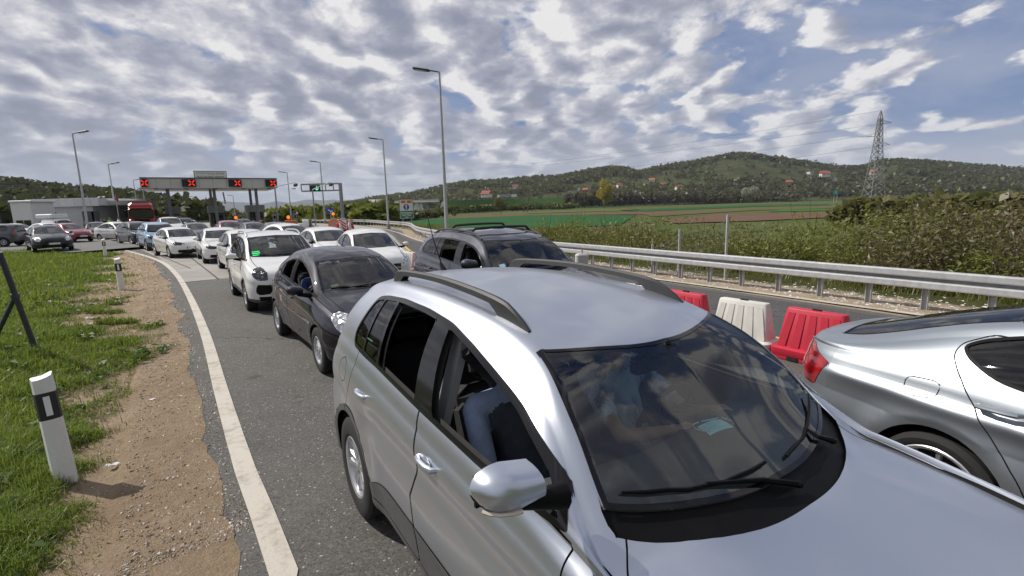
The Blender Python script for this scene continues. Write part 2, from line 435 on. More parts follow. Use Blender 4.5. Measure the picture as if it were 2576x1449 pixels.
WHEELS = {}
def wheel_mesh(kind, r, w, rim_r, spokes, rim_mat):
    key = (kind, r, rim_mat.name)
    if key in WHEELS: return WHEELS[key]
    rub = simple('tyre_rubber', (.018, .018, .019), .85, var=.35, scale=14, bump=.2)
    t = MB(); h = w/2
    t.lathe([(rim_r-.01, -h*.9), (rim_r, -h), (rim_r+.02, -h*1.04), ((rim_r+r)/2, -h*1.08), (r-.02, -h*.98), (r-.006, -h*.86), (r-.004, -h*.45), (r-.010, -h*.43), (r-.010, -h*.37), (r-.002, -h*.35), (r, -h*.04), (r-.009, -h*.03), (r-.009, h*.03), (r, h*.04), (r-.002, h*.35), (r-.010, h*.37), (r-.010, h*.43), (r-.004, h*.45), (r-.006, h*.86), (r-.02, h*.98), ((rim_r+r)/2, h*1.08), (rim_r+.02, h*1.04), (rim_r, h), (rim_r-.01, h*.9)], 40)
    tm = t.build('wheel', rub, smooth=True)
    q = MB(); o = h*.82                                   # outer face at +z
    q.lathe([(rim_r-.004, h*.95), (rim_r-.012, h*1.0), (rim_r-.028, h*.93), (rim_r-.036, h*.6), (rim_r-.05, -h*.6), (rim_r-.012, -h*.9)], 40)
    q.lathe([(.0, o+.008), (.030, o+.008), (.036, o+.002), (.062, o-.006), (.075, o-.03)], 20)
    n = spokes
    for i in range(n):
        a = 2*pi*i/n; R = Matrix.Rotation(a, 3, 'Z')
        wd = {5: .052, 6: .05, 7: .042, 9: .034, 10: .030, 14: .022}.get(n, .03)
        r0, r1 = .045, rim_r-.018
        for sx in ((-1, 1) if kind == 'double' else (0,)):
            c = sx*.024*(1 if kind == 'double' else 0)
            ww = wd*.42 if kind == 'double' else wd*.5
            vs = []
            for rr, zz, k in ((r0, o-.004, .9), ((r0+r1)/2, o+.004, .8), (r1, o-.002, 1.25)):
                cc = c*(.8+.9*(rr-r0)/(r1-r0))
                for yy, dz in ((-ww*k, -.016), (-ww*k*.7, 0), (ww*k*.7, 0), (ww*k, -.016)): vs.append(R @ Vector((rr, cc+yy, zz+dz)))
            fs = []
            for g in range(2):
                for p in range(3): fs.append((g*4+p, (g+1)*4+p, (g+1)*4+p+1, g*4+p+1))
            q.add(vs, fs)
    q.cm = 1
    q.lathe([(0, o-.05), (rim_r-.04, o-.055)], 24)
    rm = q.build('rim', [rim_mat, simple('wheel_dark', (.02, .02, .02), .7)], smooth=True)
    for x in (tm, rm): COL.objects.unlink(x)
    WHEELS[key] = (tm.data, rm.data); bpy.data.objects.remove(tm); bpy.data.objects.remove(rm)
    return WHEELS[key]
def add_wheel(root, a, y, r, w, rim_r, spokes, rim_mat, kind='single', steer=0):
    tm, rm = wheel_mesh(kind, r, w, rim_r, spokes, rim_mat)
    o = link(bpy.data.objects.new('wheel', tm), root)
    sgn = 1 if y > 0 else -1
    o.location = (a, y, r); o.rotation_euler = (radians(-90*sgn), random.random()*6, steer)
    c = link(bpy.data.objects.new('rim', rm), o)
    return o
def door_mirror(root, x, y, z, k, pm, dm, K=1.0):
    """k: +1 left, -1 right; reaches outwards from (x, y, z) on the door"""
    nu, nv = 20, 12; V = []; F = []
    for i in range(nu):
        t = i/(nu-1)                                        # inboard -> outboard
        e = max(0.0, (t-.40)/.60); q = max(.015, (1-e**2.5))**.5
        hh = K*(.058+.014*min(1, t/.5))*q*(.9+.1*t); dd = K*(.080+.01*t)*max(.015, 1-e**2.4)**.5
        for j in range(nv):
            a = pi*(j/(nv-1)) - pi/2
            V.append((x+dd*max(0, cos(a))**.8*1.35-.03, y+k*K*(.075+.205*t), z+hh*(abs(sin(a))**.85)*(1 if a > 0 else -1)+.012*t))
    idx = lambda i, j: i*nv+j
    for i in range(nu-1):
        for j in range(nv-1):
            f = (idx(i, j), idx(i+1, j), idx(i+1, j+1), idx(i, j+1)); F.append(f if k < 0 else f[::-1])
    V = np.array(V); Fa = np.array(F)
    up = np.tile(np.arange(nv) >= 3, nu)
    fu = up[Fa].all(1)
    o = mesh_np('mirror', V, Fa[fu], pm, None, True, root)
    b = MB(); b.add(V, [tuple(f) for f in Fa[~fu]])
    b.box((x-.03, y+k*K*.172, z+.003), (.012, K*.18, K*.10))
    b.tube([(x+.02, y-.03*k, z-.085*K), (x+.015, y+.05*k, z-.07*K), (x, y+.13*k, z-.05*K)], .03, 10, rs=[.042, .030, .028])
    b.build('mirror_base', dm, o, smooth=True)
    g = MB(); g.box((x-.037, y+k*K*.172, z+.004), (.004, K*.155, K*.085)); g.build('mirror_glass', simple('mirror_silver', (.75, .78, .8), .04, 1.0, var=.02), o)
    return o

_m, _t, _b, _o = newmat('dark_window'); setp(_t, _b, color=(.010, .012, .014), rough=.02, spec=.75, coat=.25)
def sline(l):                                    # a line given by its s at z = 1.1 and at z = 1.5
    return lambda z: l[0]+(l[1]-l[0])*(z-1.1)/.4
def make_car(name, sp, label, cat, loc, yaw, group, pm, level='mid', rim=None, left=None):
    """sp: the measured shape of one kind of car; origin on the ground under the rear axle, +x forward"""
    root = thing(name, label, cat, loc, yaw, group)
    res = {'hero': 128, 'near': 72, 'mid': 46, 'far': 32}[level]
    L, ax, wb = sp['L'], sp['ax'], sp['base']
    dark = simple('car_black_trim', (.007, .007, .0075), .5, var=.25, spec=.10)
    plast = simple('car_grey_plastic', sp.get('plast', (.05, .05, .052)), .7, var=.2, scale=20)
    joint = simple('panel_joint', (.006, .006, .006), .9)
    clear = level in ('hero', 'near')
    glass = thin_glass('clear_window', (.66, .71, .70), .07, .006, .02) if clear else None
    screen = thin_glass('windscreen_glass', (.74, .81, .79), .075, .006, .012) if clear else None
    tint = thin_glass('privacy_window', (.10, .11, .11), .05, .01, .04) if clear else None
    if not clear:
        glass = screen = tint = MATS['dark_window']
    silver = rim or simple('alloy_rim', (.62, .63, .65), .32, .85, var=.08)
    chrome = simple('bright_metal', (.8, .81, .83), .12, 1.0, var=.05)
    base = Shell(sp, res)
    halves = []
    fa, ra, R = ax-wb, ax, sp['r']
    for side in (1, -1):                          # +1 left, -1 right
        S = base.copy()
        for c in (fa, ra):
            ra_ = sp.get('arch', R+.045)
            f = lambda q, c=c: np.maximum(np.hypot(q.s_-c, (q.z-R*1.02)*1.0)-ra_, np.maximum(q.v-4.4, 1.02-q.v)*.3)
            S.region('hole', f)
            if sp.get('clad'):
                S.region('cladding', lambda q, c=c: np.maximum(np.hypot(q.s_-c, q.z-R*1.02)-ra_-.042, np.maximum(q.v-4.4, 1.02-q.v)*.3), over=('body',))
        if sp.get('clad'):
            zc = curve(sp['clad'])
            S.region('cladding', lambda q: np.maximum(q.z-zc(q.s_), q.v-4.5), over=('body',))
        S.region('floor', lambda q: q.v-1.35+0*q.z, over=('body', 'cladding'))
        for nm, poly in sp.get('doors', []):
            S.region(nm, side_f(poly, 1.9, sp.get('door_v', 4.2)), over=('body',))
        for nm, poly in sp.get('doors', []):
            strip(S, poly, .0035 if level == 'hero' else .005, 'joint', 1.9, sp.get('door_v', 4.2), over=('body', 'front_door', 'rear_door', 'cladding'))
        for poly in sp.get('joints', []):
            if side in poly[0]: strip(S, poly[1], .003, 'joint', 1.9, 4.97)
        if 'dlo' in sp:
            dlo = sp['dlo']; ins = sp.get('dlo_in', .03)
            trimcol = sp.get('dlo_trim', True)
            if trimcol: S.region('window_trim', side_f(dlo, 3.6, sp.get('dlo_v', 5.05)), exclude=('hole',))
            for pn, la, lb in sp['panes']:
                a, b = sline(la), sline(lb)
                fn = lambda q, a=a, b=b, k=ins: np.maximum(side_f(dlo, 3.6, sp.get('dlo_v', 5.05))(q)+k, np.maximum(a(q.z)-q.s_, q.s_-b(q.z)))
                opened = pn == 'open' and side in sp.get('open_sides', (1, -1))
                nm = 'hole' if opened else ('side_window' if pn == 'open' else pn)
                if not trimcol: S.region('window_trim', lambda q, a=a, b=b: np.maximum(side_f(dlo, 3.6, sp.get('dlo_v', 5.05))(q)+ins-.022, np.maximum(a(q.z)-.02-q.s_, q.s_-b(q.z)-.02)), exclude=('hole',))
                S.region(nm, fn)
        w = sp['wind']                             # header s0,k ; base s0,k ; v limit
        hd = lambda q: w[0]+w[1]*np.abs(q.y)**(w[5] if len(w) > 5 else 2.4); bs = lambda q: w[2]+w[3]*np.abs(q.y)**2.2
        vl = w[4] if len(w) > 4 else 5.04
        if 'cowl' in sp:
            cw = sp['cowl']; S.region('cowl', lambda q: np.maximum(np.maximum(cw[0]+cw[1]*np.abs(q.y)**cw[2]-q.s_, q.s_-bs(q)-.02), (vl-.03-q.v)*.3), over=('body', 'joint'))
        S.region('screen_border', lambda q: np.maximum(np.maximum(bs(q)-q.s_, q.s_-hd(q)), (vl-q.v)*.3), over=('body', 'joint', 'cowl'))
        fb = sp.get('frit', .035)
        S.region('windscreen', lambda q: np.maximum(np.maximum(bs(q)+fb*.7-q.s_, q.s_-hd(q)+fb*.8), (vl+.05-q.v)*.3), over=('screen_border',))
        rw = sp['rear']                            # top s, bottom s, curvature, v limit
        S.region('rear_border', lambda q: np.maximum(np.maximum(rw[0]-rw[2]*q.y**2-q.s_, q.s_-(rw[1]-rw[2]*q.y**2)), (rw[3]-q.v)*.3), over=('body',))
        S.region('rear_window', lambda q: np.maximum(np.maximum(rw[0]-rw[2]*q.y**2+.02-q.s_, q.s_-(rw[1]-rw[2]*q.y**2)+.02), (rw[3]+.04-q.v)*.3), over=('rear_border',))
        if sp.get('hoodgap', True):
            z0 = w[2]+w[3]*.45; hy = curve(sp['hoody']) if sp.get('hoody') else curve([(0, float(curve(sp['wr'])(.2))*.93), (w[2], float(curve(sp['wr'])(w[2]))*.93)])
            hf = lambda q, k: np.maximum(np.abs(q.y)-hy(q.s_)-k, (4.7-q.v)*.3)
            hm = .004 if level == 'hero' else .006
            for k in (hm, -hm): S.split(lambda q, k=k: hf(q, k))
            S.names += ['joint'] if 'joint' not in S.names else []
            o = object.__new__(Shell); o.A = S.A[S.T].mean(1); o.sp = sp
            m = (hf(o, hm) < 0) & (hf(o, -hm) > 0) & (o.v > 4.72) & (o.s_ < z0) & (o.s_ > sp.get('hood0', .25)) & (S.lab == 0)
            S.lab[m] = S.names.index('joint')
        ft = [(n, p, 0) for n, p in sp.get('front', [])]+[(n, p, 1) for n, p in sp.get('back', [])]
        for n, p, bk in ft:
            fu = lambda q, p=p, bk=bk: np.maximum(sdf(p, q.y+(L-q.s_ if bk else q.s_), q.z), np.maximum((L-1.2-q.s_) if bk else (q.s_-1.2), q.v-(5.45 if bk else 5.3)))
            S.region(n, fu, over=('body', 'joint', 'cladding', 'bumper', 'grille', 'headlight'))
        halves.append((side, S))
    def both(names, off=0.0): return [S.take(names, side < 0, off) for side, S in halves]
    body = emit_part(both(['body']), 'body', pm, root)
    for dn in ('front_door', 'rear_door'):
        if not any(n == dn for n, _ in sp.get('doors', [])): continue
        for side, S in halves: emit_part([S.take([dn], side < 0)], dn, pm, root)
    for side, S in halves: emit_part([S.take(['joint'], side < 0, -.006)], 'panel_gap', joint, body)
    emit_part(both(['window_trim'], .002), 'window_trim', simple('gloss_black', (.008, .008, .009), .12, var=.2) if sp.get('gloss') else dark, root)
    emit_part(both(['cladding'], .004), 'cladding', plast, root)
    emit_part(both(['floor']), 'underbody', simple('underbody_black', (.012, .012, .012), .9), root)
    emit_part(both(['cowl'], -.015), 'cowl', dark, root)
    emit_part(both(['screen_border'], .0015), 'windscreen_border', simple('screen_border', (.006, .006, .007), .08, spec=.35), root)
    emit_part(both(['windscreen'], -.001), 'windscreen', screen, root)
    emit_part(both(['rear_border'], .0015), 'rear_window_border', dark, root)
    emit_part(both(['rear_window'], -.001), 'rear_window', tint if sp.get('privacy') else glass, root)
    for side, S in halves:
        for nm, g in (('side_window', glass), ('tinted_window', tint)):
            emit_part([S.take([nm], side < 0, -.004)], 'side_window', g, root)
        hl = sp.get('lamp', 'clear')
        lm = headlamp_mat(hl)
        h = emit_part([S.take(['headlight'], side < 0, .002)], 'headlight', lm, root)
        emit_part([S.take(['taillight'], side < 0, .004)], 'taillight', tail_mat(), root)
        emit_part([S.take(['tail_clear'], side < 0, .005)], 'reversing_light', headlamp_mat('clear'), root)
        emit_part([S.take(['fog'], side < 0, .002)], 'fog_light_surround', dark, root)
    emit_part(both(['grille'], -.012), 'grille', simple('grille_black', (.010, .010, .010), .5, var=.5, scale=60), root)
    emit_part(both(['bright'], .004), 'grille_bar', chrome, root)
    emit_part(both(['lower'], -.01), 'lower_grille', dark, root)
    # wheels and wells
    tw = sp.get('tw', .215)
    for a in (0.0, wb):
        for k in (1, -1):
            add_wheel(root, a, k*(sp['wy']-tw/2), R, tw, sp['rim_r'], sp['spokes'], silver, sp.get('rim_kind', 'single'))
    for a in (0.0, wb):
        rr = R+.06; n = 14
        for k in (1, -1):
            vs = []; fs = []; wm = MB()
            for i in range(n+1):
                t = -.25+(pi+.5)*i/n
                for yy in (k*(sp['wy']-.03), k*(sp['wy']-.32)): vs.append((a+rr*cos(t), yy, R+rr*sin(t)))
            for i in range(n): fs.append((2*i, 2*i+1, 2*i+3, 2*i+2))
            fs.append(tuple(2*i+1 for i in range(n+1))); wm.add(vs, fs); wm.build('wheel_arch_liner', simple('underbody_black', (.012, .012, .012), .9), root)
    # mirrors
    mz, ms = sp['mir']
    yb = float(curve(sp['wb'])(ms))-.01
    for k in sp.get('mir_sides', (1, -1)): door_mirror(root, ax-ms, k*yb, mz, k, pm if sp.get('mir_paint', True) else dark, dark, sp.get('mir_k', 1.0))
    # handles
    for hs, hz in sp.get('handles', []):
        for k in (1, -1):
            o = handle(root, ax-hs, k*(float(curve(sp['wb'])(hs))+sp.get('hy', .03)), hz, k, pm if sp.get('h_paint', True) else dark)
    # dark inner lining, seen through the windows
    if clear:
        lin = simple('cabin_lining', sp.get('lining', (.03, .03, .032)), .85, var=.2)
        rng = lambda S: S
        o = emit_part([_flip(S.take(['body', 'front_door', 'rear_door', 'window_trim', 'joint'], side < 0, -.035)) for side, S in halves], 'cabin_lining', lin, root)
    if sp.get('plate'):
        pl = sp['plate']; number_plate(root, ax-pl[0], pl[1], pl[2], pl[3] if len(pl) > 3 else None)
    return root, halves

def _flip(p):
    if p is None: return None
    v, f, n = p; keep = v[f][:, :, 2].mean(1) > .55
    return v, f[keep][:, ::-1], -n
def handle(root, x, y, z, k, mat):
    b = MB(); b.tube([(x+.085, y-.012*k, z+.004), (x+.075, y+.014*k, z+.004), (x+.03, y+.024*k, z+.002), (x-.04, y+.024*k, z-.002), (x-.09, y+.012*k, z-.006), (x-.098, y-.012*k, z-.006)], .013, 8, rs=[.012, .014, .014, .013, .015, .012])
    o = b.build('door_handle', mat, root, smooth=True)
    return o
def headlamp_mat(kind):
    nm = 'headlamp_'+kind
    if nm in MATS: return MATS[nm]
    m, t, b, o = newmat(nm); p = t.obj(); n = t.noise(p, 14, 3, .6); v = t.new('ShaderNodeTexVoronoi'); v.inputs['Scale'].default_value = 11; t.l.new(p, v.inputs['Vector'])
    f = t.maprange(v.outputs['Distance'], .1, .65)
    if kind == 'dark': c = t.ramp(f, [(0, (.35, .36, .38)), (.28, (.05, .05, .055)), (1, (.02, .02, .022))])
    else: c = t.ramp(f, [(0, (.85, .86, .88)), (.4, (.55, .56, .58)), (.75, (.25, .26, .28)), (1, (.8, .8, .82))])
    setp(t, b, color=c, metal=.75, rough=.18, coat=1.0, coatr=.02, normal=t.bump(t.math('ADD', n, f), .5, .03)); return m
def tail_mat():
    if 'tail_red' in MATS: return MATS['tail_red']
    m, t, b, o = newmat('tail_red'); p = t.obj(); w = t.new('ShaderNodeTexWave'); w.inputs['Scale'].default_value = 2.2; w.inputs['Distortion'].default_value = 2.5; t.l.new(p, w.inputs['Vector'])
    c = t.ramp(w.outputs['Fac'], [(0, (.12, .003, .006)), (.5, (.25, .006, .010)), (1, (.34, .010, .014))])
    setp(t, b, color=c, rough=.12, coat=1.0, coatr=.02); return m
def number_plate(root, x, y, z, txt=None):
    b = MB(); b.bevbox((0, 0, 0), (.012, .52, .112), .005)
    o = b.build('number_plate', simple('plate_white', (.75, .76, .77), .4, var=.06), root); o.location = (x, y, z)
    s = MB(); s.box((.0075, -.235, 0), (.003, .04, .1)); s.build('plate_band', simple('plate_blue', (.02, .06, .4), .4), o)
    if txt:
        M4 = Matrix(((0, 0, 1, .007), (1, 0, 0, .01), (0, 1, 0, 0), (0, 0, 0, 1)))
        text_mesh(txt, .085, simple('plate_ink', (.02, .02, .025), .5), 'plate_lettering', o, M4, .0015)
    return o

# ------------------------------------------------------------------ shapes of the cars (metres; s from the front bumper, z up)
def z_(v): return lambda s: 0*s+v
SUV = dict(L=4.427, ax=3.467, base=2.604, r=.345, rim_r=.215, spokes=5, rim_kind='double', tw=.225, wy=.895, arch=.385,
    zt=[(0, .62), (.015, .70), (.05, .78), (.12, .86), (.25, .885), (.5, .92), (.8, .97), (1.04, 1.034), (1.2, 1.13), (1.4, 1.285), (1.68, 1.482), (1.85, 1.535), (2.05, 1.573), (2.4, 1.612), (2.8, 1.632), (3.3, 1.617), (3.75, 1.573), (4.08, 1.515), (4.14, 1.44), (4.28, 1.16), (4.34, 1.02), (4.40, .85), (4.427, .62)],
    zr=[(0, .58), (.02, .68), (.06, .77), (.15, .83), (.35, .86), (.8, .90), (1.15, .99), (1.3, 1.092), (1.5, 1.29), (1.7, 1.425), (1.88, 1.494), (2.15, 1.550), (2.5, 1.574), (2.9, 1.583), (3.3, 1.573), (3.7, 1.53), (4.0, 1.475), (4.12, 1.37), (4.28, 1.10), (4.36, .95), (4.427, .6)],
    zb=[(0, .55), (.02, .64), (.06, .72), (.15, .80), (.35, .87), (.8, .945), (1.2, .995), (1.5, 1.03), (2.2, 1.062), (3.0, 1.10), (3.6, 1.125), (4.0, 1.11), (4.2, 1.06), (4.34, .92), (4.427, .58)],
    zl=[(0, .5), (.02, .4), (.08, .30), (.25, .24), (.6, .23), (3.6, .23), (4.1, .28), (4.3, .36), (4.40, .46), (4.427, .55)],
    wl=[(0, .86), (1, .875), (3.4, .875), (4.427, .84)], wm=[(0, .89), (.8, .905), (3.5, .905), (4.427, .87)],
    wb=[(0, .80), (.5, .83), (1.2, .845), (2.4, .845), (3.4, .84), (4.0, .81), (4.427, .75)],
    wr=[(0, .64), (.5, .675), (1.1, .725), (1.3, .70), (1.55, .65), (1.85, .582), (2.1, .572), (3.3, .565), (4.0, .53), (4.2, .55), (4.427, .60)],
    nose=.62, tail=.55, np=2.7, tp=2.8, r5=.05, r4=.05, b4=.030, b3=.02,
    feat=[dict(a=.022, z=lambda s: .735-.005*(s-2), w=.055, s0=.9, s1=3.15), dict(a=-.016, z=lambda s: .845+0*s, w=.06, s0=1.0, s1=3.2), dict(a=.012, z=lambda s: .60+0*s, w=.05, s0=1.1, s1=3.0)],
    flare=[(.863, .35, .43, .022), (3.467, .35, .43, .024)],
    clad=[(0, .46), (.4, .50), (.9, .50), (1.3, .535), (2.0, .537), (2.7, .537), (2.95, .487), (3.12, .43), (3.5, .46), (4.0, .50), (4.427, .5)], plast=(.085, .085, .088),
    dlo=rpoly([(1.33, 1.074, .02), (1.44, 1.20), (1.56, 1.262), (1.70, 1.325), (1.80, 1.353), (1.97, 1.400), (2.153, 1.446), (2.417, 1.497), (2.72, 1.518), (3.07, 1.521), (3.35, 1.503), (3.51, 1.475, .05), (3.56, 1.344), (3.59, 1.235, .06), (3.545, 1.165, .06), (3.3, 1.147), (3.05, 1.138), (2.40, 1.100), (1.825, 1.074)], .06),
    dlo_in=.024, dlo_v=5.6, gloss=True, panes=[('sail', (1.2, .9), (1.465, 1.215)), ('open', (1.50, 1.25), (2.275, 2.43)), ('open', (2.475, 2.58), (3.02, 3.12)), ('tinted_window', (3.055, 3.15), (3.315, 3.335)), ('tinted_window', (3.345, 3.365), (3.7, 3.7))], open_sides=(-1,),
    doors=[('front_door', rpoly([(1.315, .34), (1.312, 1.06), (1.50, 1.32), (1.9, 1.47), (2.46, 1.60), (2.395, 1.05), (2.345, .85), (2.385, .66), (2.365, .34)], .03)),
           ('rear_door', rpoly([(2.373, .34), (2.393, .66), (2.353, .85), (2.403, 1.05), (2.468, 1.60), (3.35, 1.60), (3.43, 1.35), (3.40, 1.14), (3.44, 1.00), (3.505, .835), (3.545, .735), (3.30, .70), (3.09, .36)], .03))],
    joints=[((-1,), rpoly([(3.565, .985, .06), (3.60, 1.045, .06), (3.66, 1.065, .06), (3.735, 1.03, .06), (3.75, .965, .06), (3.70, .905, .06), (3.63, .90, .06), (3.58, .93, .05)], .05))],
    frit=.024, wind=(1.66, .57, 1.13, .46, 5.07, 2.0), cowl=(1.03, .56, 2.4), rear=(4.10, 4.30, .12, 5.2), hood0=.2, hoody=[(0, .69), (.5, .73), (1.0, .765), (1.13, .745), (1.25, .65), (1.4, .6)],
    front=[('headlight', rpoly([(.52, .66), (.60, .80), (1.05, .90), (1.22, .88), (1.12, .74), (.80, .66)], .03)), ('grille', rpoly([(-.2, .66), (-.2, .76), (.48, .76), (.50, .66)], .02)), ('lower', rpoly([(-.2, .30), (-.2, .52), (.75, .52), (.7, .30)], .04))],
    back=[('taillight', rpoly([(.66, .90), (.66, 1.05), (1.03, 1.125), (1.22, 1.12), (1.19, 1.02), (1.00, .92)], .04))],
    mir=(1.275, 1.37), mir_k=.92, mir_sides=(-1,), handles=[(3.20, .945), (2.215, .932)], hy=.035, privacy=True, plate=None)

# ================================================================== sky
def make_world():
    w = bpy.data.worlds.new("World"); SC.world = w; w.use_nodes = True; w.node_tree.nodes.clear(); t = NT(w.node_tree)
    out = t.new('ShaderNodeOutputWorld'); bg = t.new('ShaderNodeBackground'); t.l.new(bg.outputs[0], out.inputs[0])
    sky = t.new('ShaderNodeTexSky'); sky.sky_type = 'NISHITA'; sky.sun_disc = False
    sky.sun_elevation = SUN_EL; sky.sun_rotation = SUN_AZ; sky.air_density = 1.0; sky.dust_density = 0.6; sky.ozone_density = 2.0
    g = t.new('ShaderNodeTexCoord').outputs['Generated']
    d = t.vmath('NORMALIZE', g); x, y, z = t.sep(d)
    zz = t.math('ADD', t.math('MAXIMUM', z, 0.0), 0.30)
    px = t.math('DIVIDE', x, zz); py = t.math('DIVIDE', y, zz)
    P = t.comb(px, py, 0.0)
    rot = t.new('ShaderNodeVectorRotate'); rot.rotation_type = 'Z_AXIS'; t.l.new(P, rot.inputs['Vector']); rot.inputs['Angle'].default_value = radians(-16)
    PR = t.vmath('MULTIPLY', rot.outputs[0], (1.12, 1.0, 1.0))
    wn = t.new('ShaderNodeTexNoise'); wn.inputs['Scale'].default_value = 2.4; wn.inputs['Detail'].default_value = 5; t.l.new(PR, wn.inputs['Vector'])
    warp = t.vmath('MULTIPLY', t.vmath('SUBTRACT', wn.outputs['Color'], (.5, .5, .5)), (.6, .6, 0))
    def field(off=(0, 0, 0)):
        p = t.vmath('ADD', PR, off); pw = t.vmath('ADD', p, warp)
        a = t.noise(p, 0.9, 3, 0.5, 2.1)
        b = t.noise(t.vmath('ADD', p, (3.1, 7.7, 0.0)), 4.2, 9, 0.63, 2.1, 0.15)
        v = t.new('ShaderNodeTexVoronoi'); v.feature = 'SMOOTH_F1'; v.inputs['Scale'].default_value = 6.2; v.inputs['Smoothness'].default_value = .55; t.l.new(pw, v.inputs['Vector'])
        puff = t.math('SUBTRACT', 1.0, t.math('MULTIPLY', v.outputs['Distance'], 1.15))
        return t.math('ADD', t.math('ADD', t.math('MULTIPLY', a, 0.27), t.math('MULTIPLY', b, 0.47)), t.math('MULTIPLY', puff, 0.30))
    f = field()
    so = Vector((SUN_V.x, SUN_V.y, 0)).normalized()*0.07
    c, s_ = cos(radians(-16)), sin(radians(-16))
    f2 = field(((so.x*c-so.y*s_)*1.12, so.x*s_+so.y*c, 0))
    # closed cloud to the left and overhead, breaking up low on the right
    az = t.math('ARCTAN2', x, y)
    op = t.math('MULTIPLY', t.maprange(az, .26, .74, 0, 1, True), t.maprange(z, .32, .55, 1, .5, True))
    cov = t.math('SUBTRACT', 0.20, t.math('MULTIPLY', op, .155))
    cov = t.math('ADD', cov, t.math('MULTIPLY', t.math('SUBTRACT', t.noise(t.comb(px, py, 4.0), .5, 2, .5), .5), .20))
    ft = t.math('ADD', f, cov)
    dens = t.maprange(ft, 0.545, 0.62, 0, 1, True)
    thick = t.maprange(ft, 0.58, 0.80, 0, 1)
    lit = t.math('MULTIPLY', t.math('SUBTRACT', f, f2), 4.6)
    fine = t.noise(PR, 9.0, 7, .68)
    big = t.noise(t.comb(px, py, 9.0), .75, 3, .5)
    sh = t.math('ADD', t.math('SUBTRACT', t.math('ADD', 0.76, lit), t.math('MULTIPLY', thick, 0.42)), t.math('ADD', t.math('MULTIPLY', t.math('SUBTRACT', fine, .5), 1.0), t.math('MULTIPLY', t.math('SUBTRACT', big, .5), 1.1)), clamp=True)
    cl = t.ramp(sh, [(0.0, (2.6, 2.8, 3.7)), (0.35, (3.5, 3.65, 4.55)), (0.62, (4.9, 5.0, 5.7)), (0.85, (6.9, 6.85, 7.2)), (1.0, (8.6, 8.5, 8.5))])
    # thin veil and hazy horizon
    veil = t.math('MULTIPLY', t.maprange(t.noise(PR, 1.3, 6, .62, 2, .5), .32, .62, 0, 1, True), 0.86)
    blue = t.mix(0.5, t.mix(1.0, sky.outputs[0], (.36, .50, .74), 'MULTIPLY'), (.75, 1.6, 4.1))
    base = t.mix(veil, blue, (3.1, 3.65, 5.1))
    col = t.mix(dens, base, cl)
    hz = t.maprange(z, 0.0, 0.16, 1.0, 0.0, True)
    col = t.mix(t.math('MULTIPLY', hz, 0.62), col, (4.6, 4.95, 6.0))
    col = t.mix(t.maprange(z, 0.0, -0.06, 0, 1), col, (1.6, 1.6, 1.4))
    t.l.new(col, bg.inputs[0]); bg.inputs[1].default_value = 0.1
    try: w.cycles.sampling_method = 'MANUAL'; w.cycles.sample_map_resolution = 512
    except Exception: pass
make_world()

# ================================================================== ground
def resample(pts, n):
    P = np.array([(p[0], p[1]) for p in pts], float); d = np.concatenate([[0], np.cumsum(np.linalg.norm(np.diff(P, axis=0), axis=1))])
    t = np.linspace(0, d[-1], n); fx = pchip(d, P[:, 0]); fy = pchip(d, P[:, 1]); return np.stack([fx(t), fy(t)], 1)
def pdist(poly, X, Y):
    """signed distance to an open polyline, positive on its right-hand side"""
    best = np.full(X.shape, 1e18); sg = np.ones(X.shape)
    P = np.array([(p[0], p[1]) for p in poly], float)
    for (ax, ay), (bx, by) in zip(P[:-1], P[1:]):
        ex, ey = bx-ax, by-ay; t = np.clip(((X-ax)*ex+(Y-ay)*ey)/(ex*ex+ey*ey), 0, 1); d2 = (X-ax-t*ex)**2+(Y-ay-t*ey)**2
        m = d2 < best; best = np.where(m, d2, best); c = (Y-ay)*ex-(X-ax)*ey; sg = np.where(m, np.where(c < 0, 1., -1.), sg)
    return np.sqrt(best)*sg
def flat(name, pts, z, mat, kind='structure', parent=None):
    from mathutils.geometry import tessellate_polygon
    V = [Vector((p[0], p[1], z)) for p in pts]; F = tessellate_polygon([[Vector((p[0], p[1], 0)) for p in pts]])
    me = bpy.data.meshes.new(name); fs = []
    for f in F:
        a, b, c = (V[i] for i in f); fs.append(f if (b-a).cross(c-a).z > 0 else f[::-1])
    me.from_pydata(V, [], fs); me.materials.append(mat); me.update(); o = link(bpy.data.objects.new(name, me), parent)
    if kind: o['kind'] = kind
    return o
def ribbon(name, path, w, z, mat, kind='structure', n=60):
    P = resample(path, n); T = np.gradient(P, axis=0); T /= np.linalg.norm(T, axis=1)[:, None]; Nn = np.stack([-T[:, 1], T[:, 0]], 1)
    ww = np.interp(np.linspace(0, 1, n), np.linspace(0, 1, len(w)), w) if isinstance(w, (list, tuple)) else np.full(n, w)
    A = P+Nn*ww[:, None]/2; B = P-Nn*ww[:, None]/2; V = np.concatenate([np.c_[A, np.full(n, z)], np.c_[B, np.full(n, z)]])
    F = np.array([(i, i+n, i+n+1, i+1) for i in range(n-1)]); o = mesh_np(name, V, F, mat, None, False)
    if kind: o['kind'] = kind
    return o
